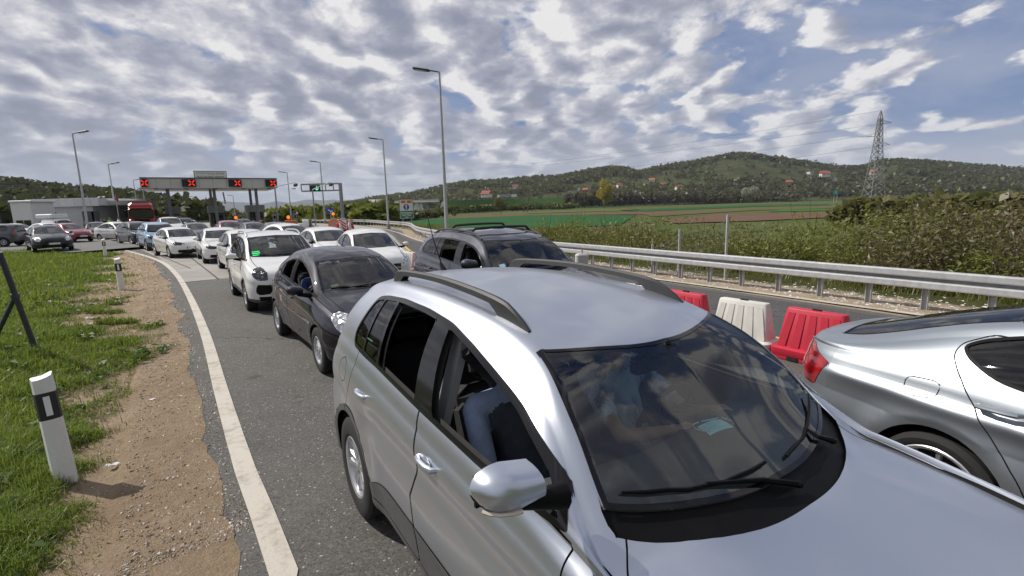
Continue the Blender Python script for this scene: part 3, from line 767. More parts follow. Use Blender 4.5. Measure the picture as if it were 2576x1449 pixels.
# right-hand crash barrier line, measured
RAIL = [(10.6, 3.7), (7.45, 8.76), (6.04, 11.0), (4.62, 13.25), (3.17, 15.56), (1.2, 18.7), (-1.2, 23.0), (-4.0, 29.0), (-6.6, 36.0), (-10.4, 50.0), (-14.5, 58), (-19, 67.0), (-27, 78.0), (-38, 91), (-52, 106), (-80, 130)]
EDGE = [(-.2, -6), (-.55, -2.0), (-1.0, 1.0), (-1.34, 2.5), (-1.93, 3.32), (-3.30, 5.31), (-5.15, 8.05), (-8.7, 13.05), (-11.74, 17.15), (-15.4, 21.7), (-20.9, 27.5), (-26.0, 32.3), (-31.5, 36.2), (-40, 41)]
ASPH = [(-.5, -6), (-.9, -2), (-1.3, 1.0), (-1.58, 2.52), (-2.2, 3.35), (-3.62, 5.4), (-5.6, 8.2), (-9.25, 13.2), (-12.4, 17.4), (-16.1, 22.2), (-21.6, 28.2), (-26.8, 33.2), (-32.5, 37.2), (-42, 42.5)]
GRASSB = [(-1.6, -4), (-2.1, 0), (-2.46, 2.55), (-3.1, 3.4), (-3.7, 4.3), (-4.4, 5.4), (-6.0, 7.5), (-7.9, 9.7), (-10.0, 12.6), (-12.0, 15.0), (-15.4, 18.3), (-18.4, 22.6), (-23.2, 28.6), (-28.4, 33.6), (-34, 37.8), (-43, 43)]
def ground_material():
    m, t, b, o = newmat('field_grass'); p = t.pos(); n = t.noise(p, .06, 6, .6); n2 = t.noise(p, 2.2, 5, .65)
    c = t.ramp(n, [(.3, (.070, .088, .026)), (.5, (.085, .110, .030)), (.62, (.115, .112, .045)), (.8, (.080, .120, .030))])
    c = t.mix(t.maprange(n2, .3, .8, .0, .5), c, (.045, .060, .020)); setp(t, b, color=c, rough=.95, spec=.1); return m
def make_ground():
    xs = np.unique(np.concatenate([np.linspace(-60, 60, 121), np.sign(np.linspace(-1, 1, 81))*(np.abs(np.linspace(-1, 1, 81))**3*9000+60*0)]))
    ys = np.unique(np.concatenate([np.linspace(-30, 130, 161), 130+np.linspace(0, 1, 50)**2.6*11000, [-3000, -600, -120]]))
    X, Y = np.meshgrid(xs, ys, indexing='ij'); d = pdist(RAIL, X, Y)
    tt = np.clip((d-1.6)/10, 0, 1); z = -.16-1.9*tt*tt*(3-2*tt)
    z -= 2.0*np.clip((Y-118)/60, 0, 1)*(tt < .5)*np.clip((X+20)/-40, 0, 1)*0
    z += np.where(d > 4, .10*np.sin(X*.7+Y*.3)*np.sin(Y*.9)*np.exp(-Y/60), 0)
    V = np.stack([X, Y, z], -1).reshape(-1, 3); ny = len(ys); i = np.arange(len(xs)*ny).reshape(len(xs), ny)
    F = np.stack([i[:-1, :-1].ravel(), i[1:, :-1].ravel(), i[1:, 1:].ravel(), i[:-1, 1:].ravel()], 1)
    o = mesh_np('ground', V, F, ground_material()); o['kind'] = 'structure'
make_ground()

def asphalt(name, base, light, spk=.5):
    m, t, b, o = newmat(name); p = t.pos()
    a = t.noise(p, 160, 2, .7); bl = t.noise(p, .35, 5, .6); mid = t.noise(p, 3.0, 5, .65)
    c = t.mix(t.maprange(bl, .3, .7), base, light)
    c = t.mix(t.maprange(mid, .35, .75, 0, .35), c, tuple(x*.72 for x in base))
    vo = t.new('ShaderNodeTexVoronoi'); vo.inputs['Scale'].default_value = 95; t.l.new(p, vo.inputs['Vector'])
    cell = t.sep(vo.outputs['Color'])[0]
    c = t.mix(t.math('MULTIPLY', t.maprange(cell, .72, 1.0), spk), c, (.24, .22, .19))
    c = t.mix(t.math('MULTIPLY', t.maprange(cell, .25, 0.0), .6), c, (.02, .02, .02))
    big = t.new('ShaderNodeTexVoronoi'); big.inputs['Scale'].default_value = 55; t.l.new(p, big.inputs['Vector'])
    bc = t.sep(big.outputs['Color'])
    c = t.mix(t.math('MULTIPLY', t.math('GREATER_THAN', bc[1], .955), t.math('LESS_THAN', big.outputs['Distance'], .35)), c, (.42, .40, .36))
    # fine wandering cracks, oil drips and polished tracks
    wn = t.new('ShaderNodeTexNoise'); wn.inputs['Scale'].default_value = 1.6; wn.inputs['Detail'].default_value = 6; t.l.new(p, wn.inputs['Vector'])
    wv = t.new('ShaderNodeTexVoronoi'); wv.feature = 'DISTANCE_TO_EDGE'; wv.inputs['Scale'].default_value = .30
    t.l.new(t.vmath('ADD', p, t.vmath('MULTIPLY', wn.outputs['Color'], (1.1, 1.1, 0))), wv.inputs['Vector'])
    c = t.mix(t.math('MULTIPLY', t.maprange(wv.outputs['Distance'], .0035, .0015), t.maprange(bl, .48, .58)), c, (.025, .024, .023))
    dr = t.new('ShaderNodeTexVoronoi'); dr.inputs['Scale'].default_value = 1.3; t.l.new(p, dr.inputs['Vector'])
    c = t.mix(t.math('MULTIPLY', t.math('MULTIPLY', t.maprange(dr.outputs['Distance'], .16, .05), t.math('GREATER_THAN', t.sep(dr.outputs['Color'])[0], .72)), t.maprange(mid, .3, .7, .2, .75)), c, (.030, .029, .028))
    setp(t, b, color=c, rough=.88, spec=.35, normal=t.bump(t.math('ADD', t.math('MULTIPLY', vo.outputs['Distance'], .7), a), .55, .006)); return m
ASPHALT = asphalt('asphalt', (.088, .085, .081), (.135, .130, .122))
ASPHALT2 = asphalt('smooth_asphalt', (.066, .066, .068), (.092, .091, .091), .2)
def concrete_mat():
    m, t, b, o = newmat('concrete_slab'); p = t.pos(); bl = t.noise(p, .5, 5, .6); f = t.noise(p, 40, 4, .7)
    c = t.ramp(bl, [(.3, (.26, .247, .228)), (.55, (.32, .305, .285)), (.75, (.37, .355, .335))])
    st = t.noise(t.vmath('MULTIPLY', p, (1.4, .5, 1)), .8, 5, .7); c = t.mix(t.maprange(st, .5, .8, 0, .55), c, (.12, .115, .11))
    c = t.mix(t.maprange(f, .3, .8, 0, .25), c, (.36, .34, .31)); setp(t, b, color=c, rough=.85, spec=.3, normal=t.bump(f, .25, .006)); return m
CONCRETE = concrete_mat()
rail_out = [(p[0]-.75, p[1]-.45) for p in RAIL]
_A = resample(ASPH, 50); _T = np.gradient(_A, axis=0); _T /= np.linalg.norm(_T, axis=1)[:, None]
flat('road', [(p[0]-q[1]*.36, p[1]+q[0]*.36) for p, q in zip(_A, _T)] + [(-60, 50), (-130, 75), (-130, 160), (-84, 128)] + [tuple(p) for p in resample(rail_out, 50)[::-1]] + [(13, -6)], 0.0, ASPHALT)
CL = [gp(451.7, 711.8), gp(440, 688), gp(416.6, 662.4), gp(390.5, 644), gp(336, 620.7), gp(273.4, 609), gp(200, 602)]
CPOLY = [tuple(p[:2]) for p in CL] + [(-60, 52), (-125, 76), (-125, 150), (-60, 112), (-32, 84), (-22, 70), (-14, 54), (-9, 38), (-6.2, 28), (-3.6, 19.4)]
flat('concrete_pavement', CPOLY, 0.004, CONCRETE)
# newer dark surface of the free right-hand lane
LANE_IN = [(5.6, -6), (4.9, 1.5), (3.9, 6.0), (1.6, 9.6), (-.6, 13.2), (-3.4, 19.4), (-6.0, 28), (-8.8, 38), (-13, 54)]
flat('road', [tuple(p) for p in resample(LANE_IN, 40)] + [(-15.5, 56.5)] + [tuple(p) for p in resample([(10.2, -6), (9.4, 3.7)] + [(p[0]-.98, p[1]-.6) for p in RAIL[1:10]], 40)[::-1]], 0.004, ASPHALT2).name = 'road.001'
def line_paint(name, col, wear):
    m, t, b, o = newmat(name); p = t.pos(); n = t.noise(p, 2.2, 6, .7); f = t.noise(p, 70, 3, .7); k = t.noise(p, 9, 5, .7)
    w = t.math('MULTIPLY', t.maprange(t.math('ADD', t.math('MULTIPLY', n, .5), t.math('MULTIPLY', k, .5)), .5, .68), wear)
    w = t.math('MAXIMUM', w, t.math('MULTIPLY', t.maprange(f, .58, .75), .7))
    c = t.mix(w, col, (.16, .145, .125)); c = t.mix(t.maprange(n, .3, .8, 0, .25), c, (.45, .36, .27)); setp(t, b, color=c, rough=.8, normal=t.bump(f, .2, .004)); return m
WLINE = line_paint('white_line_paint', (.52, .49, .43), .95); YLINE = line_paint('yellow_line_paint', (.62, .40, .05), .8)
ribbon('edge_line', EDGE, [.155, .15, .145, .14, .16, .18, .22, .26, .30, .3], 0.0085, WLINE, n=90)
ribbon('edge_line', [gp(2500, 818), gp(2312, 792), gp(1909, 737), gp(1509, 683), gp(1330, 657), gp(1200, 634), gp(1063, 607.5), gp(1000, 585), gp(958, 575), gp(899.7, 569)], .16, 0.0085, WLINE, n=70)
ribbon('yellow_line', [(5.3, 2.0), (4.35, 6.3), (3.0, 8.4), (1.0, 11.6), (-1.2, 15.2), (-3.7, 20.5), (-6.4, 29)], .13, 0.0085, YLINE, n=40)
JM = simple('joint_seal', (.03, .03, .03), .9)
a0, a1 = gp(451, 712.3), gp(700, 684)
ribbon('pavement_joint', [a0, gp(565, 700), a1], .05, 0.0085, JM, n=4)
for px in ((549.5, 702.7, 470, 640), (480, 676, 380, 634)):
    ribbon('pavement_joint', [gp(px[0], px[1]), gp(px[2], px[3])], .05, 0.0085, JM, n=6)

# ------------------------------------------------------------------ verge: trodden dirt and grass, left of the road
def noise2(X, Y, s, seed, octs=4):
    """cheap value noise for laying out ground cover"""
    r = np.random.default_rng(seed); out = np.zeros(X.shape); amp = 1; tot = 0
    for o in range(octs):
        G = r.random((64, 64)); u = X*s*2**o; v = Y*s*2**o; i = np.floor(u).astype(int); j = np.floor(v).astype(int); fu = u-i; fv = v-j
        fu = fu*fu*(3-2*fu); fv = fv*fv*(3-2*fv); g = lambda a, b: G[a % 64, b % 64]
        out += amp*((g(i, j)*(1-fu)+g(i+1, j)*fu)*(1-fv)+(g(i, j+1)*(1-fu)+g(i+1, j+1)*fu)*fv); tot += amp; amp *= .55
    return out/tot
def grassiness(X, Y):
    d = -pdist(GRASSB, X, Y); n = noise2(X, Y, .55, 3)-.5; n2 = noise2(X, Y, 2.4, 4)-.5
    sc = np.clip(np.hypot(X, Y)/9, .45, 2.0); g = d/sc*1.2+n*2.6+n2*1.4
    bare = np.exp(-((X+8.3)/1.6)**2-((Y-11.0)/2.2)**2)*1.6*(noise2(X*1.0, Y*2.2, .9, 9) > .46)
    return g-bare+.15
def verge_z(X, Y):
    d = -pdist(ASPH, X, Y); g = np.clip(grassiness(X, Y), 0, 1)
    return -.012-.03*np.clip(d/.5, 0, 1)+g*.05+.05*np.clip((d-1.5)/4, 0, 1)+.016*(noise2(X, Y, 3.5, 5)-.5)+np.clip(d/1.5, 0, 1)*.05*(noise2(X, Y, .8, 6)-.5)
def make_verge():
    n = 420; k = 120
    A = resample(ASPH, n); T = np.gradient(A, axis=0); T /= np.linalg.norm(T, axis=1)[:, None]; Nn = np.stack([-T[:, 1], T[:, 0]], 1)
    u = np.concatenate([[-.02], np.linspace(0, 1, k)**2.0*26])
    wob = (noise2(A[:, 0]*1.0, A[:, 1], 1.1, 77)-.5)*.24*np.clip(np.hypot(A[:, 0], A[:, 1])/6, .5, 2.0)+.03+(noise2(A[:, 0], A[:, 1], 7.0, 78)-.5)*.07; P = A[:, None]+Nn[:, None]*(u[None, :, None]+(wob[:, None]*np.exp(-u/.6)[None])[..., None])
    X, Y = P[..., 0], P[..., 1]; Z = np.maximum(verge_z(X, Y), np.where(u < .6, .0045*(1-u/.6), -9)[None]); Z[:, 0] = .0035
    V = np.stack([X, Y, Z], -1).reshape(-1, 3); i = np.arange(n*(k+1)).reshape(n, k+1)
    F = np.stack([i[:-1, :-1].ravel(), i[1:, :-1].ravel(), i[1:, 1:].ravel(), i[:-1, 1:].ravel()], 1)[:, ::-1]
    m, t, b, o = newmat('verge_soil'); p = t.pos()
    at_ = t.new('ShaderNodeAttribute'); at_.attribute_name = 'grassy'; gr = at_.outputs['Fac']
    n1 = t.noise(p, 1.3, 6, .62); n2 = t.noise(p, 11, 5, .7); n3 = t.noise(p, 90, 3, .75)
    dirt = t.ramp(n1, [(.28, (.30, .22, .14)), (.5, (.38, .285, .19)), (.72, (.46, .36, .255))])
    dirt = t.mix(t.maprange(n2, .42, .75, 0, .6), dirt, (.24, .17, .11)); dirt = t.mix(t.maprange(t.noise(t.vmath('MULTIPLY', p, (1.0, .35, 1)), 1.1, 6, .7), .50, .72, 0, .5), dirt, (.21, .145, .09)); dirt = t.mix(t.maprange(n3, .5, .8, 0, .5), dirt, (.44, .38, .30)); dirt = t.mix(t.maprange(n3, .42, .25, 0, .5), dirt, (.12, .09, .06))
    gs = t.ramp(n2, [(.3, (.035, .048, .014)), (.55, (.060, .078, .022)), (.8, (.085, .075, .035))])
    c = t.mix(t.maprange(t.math('ADD', gr, t.math('MULTIPLY', t.math('SUBTRACT', n2, .5), .9)), .0, .55), dirt, gs)
    setp(t, b, color=c, rough=.95, spec=.15, normal=t.bump(t.math('ADD', t.math('MULTIPLY', n2, 1.4), t.math('MULTIPLY', n3, .9)), 1.0, .03))
    ob = mesh_np('verge', V, F, m); ob['kind'] = 'structure'
    a = ob.data.attributes.new('grassy', 'FLOAT', 'POINT'); a.data.foreach_set('value', np.clip(grassiness(X, Y), -1, 1.5).ravel().astype(np.float32))
make_verge()

# ================================================================== cabin, people
def seat(root, x, y, mat, name='front_seat', head=True, z0=.42):
    b = MB()
    R = Matrix.Rotation(radians(-6), 3, 'Y'); b.bevbox((x+.22, y, z0+.08), (.52, .50, .17), .05, R)
    R = Matrix.Rotation(radians(-17), 3, 'Y'); b.bevbox((x-.10, y, z0+.43), (.15, .48, .62), .06, R)
    for k in (-1, 1): b.bevbox((x-.06, y+k*.21, z0+.42), (.17, .09, .50), .035, R)
    o = b.build(name, mat, root, smooth=True)
    if head:
        h = MB(); h.bevbox((x-.215, y, z0+.83), (.11, .27, .19), .045, R); h.build('headrest', mat, o, smooth=True)
        for k in (-1, 1): p = MB(); p.tube([(x-.19, y+k*.06, z0+.68), (x-.21, y+k*.06, z0+.80)], .007, 6); p.build('headrest_post', simple('bright_metal', (.8, .81, .83), .12, 1.0, var=.05), o)
    return o
def cabin(root, sp, dash=(.022, .023, .024), hero=False):
    ax = sp['ax']; fx = sp.get('seat_x', 1.18)
    fab = simple('seat_fabric', (.022, .022, .024), .9, var=.3, scale=30, bump=.2)
    for k in (1, -1): seat(root, fx, k*.37, fab)
    b = MB(); R = Matrix.Rotation(radians(-15), 3, 'Y')
    b.bevbox((.34, 0, .52), (.5, 1.25, .18), .05); b.bevbox((.05, 0, .84), (.16, 1.25, .60), .05, R); b.build('rear_seat', fab, root, smooth=True)
    for k in (-.4, 0, .4):
        h = MB(); h.bevbox((-.06, k, 1.20), (.1, .25, .15), .04, R); h.build('rear_headrest', fab, root, smooth=True)
    w = sp['wind']; xb = ax-w[2]-.02; zb = float(curve(sp['zt'])(w[2])); 
    dm = simple('dashboard_plastic' if not hero else 'dashboard_grey_green', dash, .75, var=.12, scale=50, bump=.15)
    n = 15; V = []; F = []
    wid = float(curve(sp['wb'])(w[2]+.2))-.10
    prof = [(xb-.03, -.045), (xb-.12, -.030), (xb-.30, -.022), (xb-.45, -.035), (xb-.56, -.075), (xb-.60, -.16), (xb-.56, -.40), (xb-.52, -.62)]
    for i in range(n):
        u = -1+2*i/(n-1); yy = u*wid; bx = w[3]*abs(yy)**2.2
        hood = .045*math.exp(-((yy-.37)/.19)**2)-.012*math.exp(-((yy)/.25)**2)
        for j, (px, pz) in enumerate(prof):
            V.append((px-bx*(1 if j < 3 else .6), yy, zb-.045+pz+(hood if 2 < j < 6 else 0)+(-.02*abs(u)**3)))
    k = len(prof)
    for i in range(n-1):
        for j in range(k-1): F.append((i*k+j, (i+1)*k+j, (i+1)*k+j+1, i*k+j+1))
    d = mesh_np('dashboard', V, F, dm, None, True, root)
    st = MB(); c = Vector((xb-.80, .37, zb-.14)); ux = Vector((0, 1, 0)); uz = Vector((.42, 0, .91)).normalized()
    ring = [c+(ux*cos(a)+uz*sin(a))*.185 for a in np.linspace(0, 2*pi, 25)]
    st.tube(ring, .016, 8, cap=False)
    for a in (0, pi, -pi/2): st.tube([c+Vector((.03, 0, 0)), c+(ux*cos(a)+uz*sin(a))*.18], .016, 6)
    st.ball(c+Vector((.02, 0, 0)), .055, .6, 1, 1, 10, 6); st.tube([c, c+Vector((.3, 0, -.12))], .03, 8)
    st.build('steering_wheel', simple('car_black_trim', (.012, .012, .013), .55), root, smooth=True)
    # floor, so that one does not look through the car
    f = MB(); f.box((ax-sp['L']/2, 0, .36), (sp['L']*.62, 1.45, .02)); f.build('cabin_floor', simple('cabin_lining', (.03, .03, .032), .85), root)
    m = MB(); xm = ax-w[0]-.04; zm = float(curve(sp['zt'])(w[0]+.02))-.10
    m.bevbox((xm-.03, 0, zm-.03), (.05, .25, .075), .025); m.tube([(xm, 0, zm), (xm+.07, 0, zm+.08)], .012, 6)
    if hero: m.bevbox((xm+.02, 0, zm+.045), (.16, .13, .05), .02)
    m.build('rear_view_mirror', simple('car_black_trim', (.012, .012, .013), .55), root, smooth=True)
    if hero:
        for k in (1, -1):
            bl = MB(); bl.tube([(1.30-.18, k*.60, 1.36), (1.08, k*.44, 1.18), (1.17, k*.30, .80), (1.2, k*.16, .62)], .03, 4); bl.build('seat_belt', simple('belt_black', (.01, .01, .011), .8), root)
            pil = MB(); pil.box((1.06, k*.655, 1.20), (.11, .04, .52), Matrix.Rotation(radians(-8), 3, 'Y') @ Matrix.Rotation(radians(22*k), 3, 'X')); pil.build('pillar_trim', simple('pillar_grey', (.30, .30, .31), .7), root)

SKIN = {}
def skin_mat(i=0):
    cs = [(.48, .29, .20), (.40, .24, .165), (.53, .34, .25)]
    return simple('skin_%s' % 'abc'[i % 3], cs[i % 3], .55, var=.08, scale=30)
def hand_bones(w, d, up, mat, k=1, curl=.5):
    """wrist w, direction d: palm, four unequal fingers, thumb"""
    d = Vector(d).normalized(); up = Vector(up); up = (up-d*up.dot(d)).normalized(); sd_ = d.cross(up)*k; out = []
    w = Vector(w); out.append((w, w+d*.07, .024, .030, mat))
    for i, (l, off) in enumerate(((.070, .030), (.080, .010), (.074, -.010), (.058, -.029))):
        a = w+d*.075+sd_*off; m_ = a+d*l*.55-up*l*.2*curl; e = m_+d*l*.45*(1-curl*.6)-up*l*.55*curl
        out += [(a, m_, .0095, .0088, mat), (m_, e, .0088, .0075, mat)]
    t0 = w+d*.025+sd_*.028; t1 = t0+d*.035+sd_*.030-up*.01; out += [(t0, t1, .013, .011, mat), (t1, t1+d*.030-up*.008, .011, .009, mat)]
    return out
def body_mesh(name, bones, mats, vox=.014):
    """one continuous surface round the bones; each face takes the material of the bone it belongs to"""
    b = MB()
    for p0, p1, r0, r1, m in bones:
        p0, p1 = Vector(p0), Vector(p1); d = (p1-p0); L = d.length
        if L > 1e-4: b.tube([p0, p0+d*.5, p1], r0, 12, rs=[r0, (r0+r1)/2, r1])
        b.ball(p0, r0, n=12, m=8); b.ball(p1, r1, n=12, m=8)
    ob = b.build(name, mats[0])
    md = ob.modifiers.new('r', 'REMESH'); md.mode = 'VOXEL'; md.voxel_size = vox; md.use_smooth_shade = True
    sm = ob.modifiers.new('s', 'SMOOTH'); sm.factor = .6; sm.iterations = 4
    dg = bpy.context.evaluated_depsgraph_get(); me = bpy.data.meshes.new_from_object(ob.evaluated_get(dg)); old = ob.data
    bpy.data.objects.remove(ob); bpy.data.meshes.remove(old)
    n = len(me.polygons); C = np.zeros(n*3); me.polygons.foreach_get('center', C); C = C.reshape(-1, 3); best = np.full(n, 9.); mi = np.zeros(n, int)
    for p0, p1, r0, r1, m in bones:
        a, e = np.array(p0), np.array(p1); d = e-a; t = np.clip(((C-a)@d)/max(d@d, 1e-9), 0, 1); q = np.linalg.norm(C-a-t[:, None]*d, axis=1)-(r0+(r1-r0)*t)
        k = q < best; best[k] = q[k]; mi[k] = m
    me.materials.clear()
    for m in mats: me.materials.append(m)
    me.polygons.foreach_set('material_index', mi.astype(np.int32)); me.polygons.foreach_set('use_smooth', np.ones(n, bool)); me.name = name; me.update()
    return link(bpy.data.objects.new(name, me))
def head_bones(c, f, m=0):
    """c: centre of the skull, f: facing"""
    c = Vector(c); f = Vector(f).normalized(); up = Vector((0, 0, 1)); s = up.cross(f)
    out = [(c+up*.02-f*.015, c+up*.01-f*.03, .088, .085, m), (c+f*.02-up*.02, c+f*.035-up*.085, .070, .045, m), (c+f*.085+up*.0, c+f*.10-up*.035, .012, .017, m)]
    for k in (-1, 1): out.append((c+s*k*.082-up*.005, c+s*k*.088-up*.03, .014, .012, m))
    return out
def head_extras(o, c, f, hair=(.03, .022, .016)):
    c = Vector(c); f = Vector(f).normalized(); up = Vector((0, 0, 1)); s = up.cross(f)
    h = MB(); R = Matrix((f, s, up)).transposed()
    h.ball(c+up*.035-f*.028, .098, 1.0, .95, .92, 14, 9, R); hm = h.build('hair', simple('hair_%d' % int(hair[0]*1000), hair, .8, var=.3, scale=60, bump=.4), o, smooth=True)
    for k in (-1, 1):
        e = MB(); e.ball(c+f*.083+s*k*.032+up*.008, .0115, n=8, m=6); e.build('eye', simple('eye_white', (.6, .58, .55), .2), o, smooth=True)
    mo = MB(); mo.tube([c+f*.078+s*.022-up*.068, c+f*.088-up*.069, c+f*.078-s*.022-up*.068], .006, 6); mo.build('mouth', simple('lips', (.35, .14, .12), .5), o, smooth=True)
def seated(name, label, root_xyz, yaw, shirt, trousers, hair, arms, look=(1, 0, 0), skin=0, lean=.0, front=None):
    """seated figure; local x forward, origin at the seat under the hips"""
    sk, sh, tr, dk, bd = 0, 1, 2, 3, (4 if front else 1); L = []
    hip = Vector((0, 0, .11)); ch = Vector((-.13+lean, 0, .43)); nk = Vector((-.15+lean, 0, .60)); hd = Vector((-.12+lean, 0, .76))
    L += [(hip+Vector((0, -.07, 0)), hip+Vector((0, .07, 0)), .125, .125, tr), (hip+Vector((-.01, 0, .05)), ch, .125, .135, bd)]
    for k in (-1, 1):
        L += [(ch+Vector((0, k*.06, -.02)), ch+Vector((0, k*.07, .02)), .11, .11, bd), (ch+Vector((0, k*.05, .09)), ch+Vector((-.01, k*.18, .08)), .075, .068, sh)]
        kn = Vector((.46, k*.13, .17)); L += [(hip+Vector((0, k*.09, 0)), kn, .088, .062, tr), (kn, Vector((.62, k*.13, -.22)), .060, .042, tr), (Vector((.62, k*.13, -.25)), Vector((.76, k*.14, -.27)), .042, .034, dk)]
        el, wr = arms[0 if k > 0 else 1]; s0 = ch+Vector((-.01, k*.20, .07)); el = Vector(el); wr = Vector(wr); md = s0+(el-s0)*.62
        L += [(s0, md, .060, .058, sh), (md, el, .046, .040, sk), (el, wr, .040, .027, sk)]
        L += hand_bones(wr, wr-el, (0, 0, 1), sk, k, .7)
    L += [(nk-Vector((0, 0, .05)), hd-Vector((0, 0, .06)), .056, .052, sk)] + head_bones(hd, look, sk)
    o = body_mesh(name, L, [skin_mat(skin), shirt, trousers, simple('shoe_black', (.015, .015, .016), .6)]+([front] if front else []), .012)
    o.location = root_xyz; o.rotation_euler = (0, 0, yaw); head_extras(o, hd, look, hair)
    return tag(o, label, 'person')
def standing(label, loc, yaw, shirt, trousers, hair, pose=0, skin=0, h=1.75, group=None):
    L = []; sk, sh, tr, dk = 0, 1, 2, 3; k_ = h/1.75
    for k in (-1, 1):
        st = .05*k if pose else 0
        L += [(Vector((0, k*.09, .92)), Vector((.02+st, k*.10, .50)), .088, .060, tr), (Vector((.02+st, k*.10, .50)), Vector((-.01+st*1.6, k*.11, .09)), .058, .042, tr), (Vector((-.01+st*1.6, k*.11, .045)), Vector((.14+st*1.6, k*.12, .035)), .045, .034, dk)]
        el = Vector((-.02, k*.27, 1.14)) if pose != 2 or k < 0 else Vector((.14, k*.26, 1.18)); wr = el+(Vector((.08, -k*.01, -.24)) if pose != 2 or k < 0 else Vector((.18, -k*.10, .06)))
        s0 = Vector((0, k*.195, 1.42)); md = s0+(el-s0)*.6
        L += [(s0, md, .055, .050, sh), (md, el, .044, .038, sk), (el, wr, .038, .027, sk)] + hand_bones(wr, wr-el, (0, -k, 0), sk, k, .4)
        L += [(Vector((0, k*.06, 1.24)), Vector((0, k*.08, 1.36)), .112, .108, sh)]
    L += [(Vector((0, -.06, .96)), Vector((0, .06, .96)), .12, .12, tr), (Vector((0, 0, 1.02)), Vector((0, 0, 1.30)), .128, .14, sh), (Vector((-.01, 0, 1.46)), Vector((0, 0, 1.56)), .056, .052, sk)]
    hd = Vector((.01, 0, 1.645)); L += head_bones(hd, (1, 0, 0), sk)
    o = body_mesh('person', L, [skin_mat(skin), shirt, trousers, simple('shoe_black', (.015, .015, .016), .6)], .018)
    o.location = loc; o.rotation_euler = (0, 0, yaw); o.scale = (k_,)*3; head_extras(o, hd, (1, 0, 0), hair)
    return tag(o, label, 'person', group)

# ================================================================== shapes of the other cars
def scaled(sp, L, W, H, **kw):
    """a car of the same build at another size"""
    kl, kh = L/sp['L'], H/max(z for _, z in sp['zt']); kw_ = W/(2*max(z for _, z in sp['wm'])); o = dict(sp); o['L'] = L
    o['ax'] = sp['ax']*kl; o['base'] = sp['base']*kl
    for k in ('zt', 'zr', 'zb', 'zl'): o[k] = [(s*kl, z*kh) for s, z in sp[k]]
    for k in ('wl', 'wm', 'wb', 'wr'): o[k] = [(s*kl, y*kw_) for s, y in sp[k]]
    if sp.get('hoody'): o['hoody'] = [(s*kl, y*kw_) for s, y in sp['hoody']]
    if sp.get('clad'): o['clad'] = [(s*kl, z*kh) for s, z in sp['clad']]
    o['dlo'] = [(s*kl, z*kh) for s, z in sp['dlo']]; o['doors'] = [(n, [(s*kl, z*kh) for s, z in p]) for n, p in sp['doors']]
    o['panes'] = [(n, (a[0]*kl, a[1]*kl), (b[0]*kl, b[1]*kl)) for n, a, b in sp['panes']]
    o['joints'] = [(a, [(s*kl, z*kh) for s, z in p]) for a, p in sp.get('joints', [])]
    w = list(sp['wind']); w[0] *= kl; w[2] *= kl; o['wind'] = tuple(w); r = list(sp['rear']); r[0] *= kl; r[1] *= kl; o['rear'] = tuple(r)
    if sp.get('cowl'): c = list(sp['cowl']); c[0] *= kl; o['cowl'] = tuple(c)
    for k in ('front', 'back'): o[k] = [(n, [(u*kw_, z*kh) for u, z in p]) for n, p in sp.get(k, [])]
    o['mir'] = (sp['mir'][0]*kh, sp['mir'][1]*kl); o['handles'] = [(s*kl, z*kh) for s, z in sp.get('handles', [])]; o['wy'] = sp['wy']*kw_
    o['feat'] = [dict(f, z=(lambda s, g=f['z']: g(s/kl)*kh), s0=f['s0']*kl, s1=f['s1']*kl) for f in sp.get('feat', [])]
    o['flare'] = [(a[0]*kl, a[1], a[2], a[3]) for a in sp.get('flare', [])]
    o['nose'] = sp.get('nose', .55)*kl; o['tail'] = sp.get('tail', .5)*kl
    if sp.get('plate'): p = sp['plate']; o['plate'] = (p[0]*kl,)+tuple(p[1:])
    o.update(kw); return o
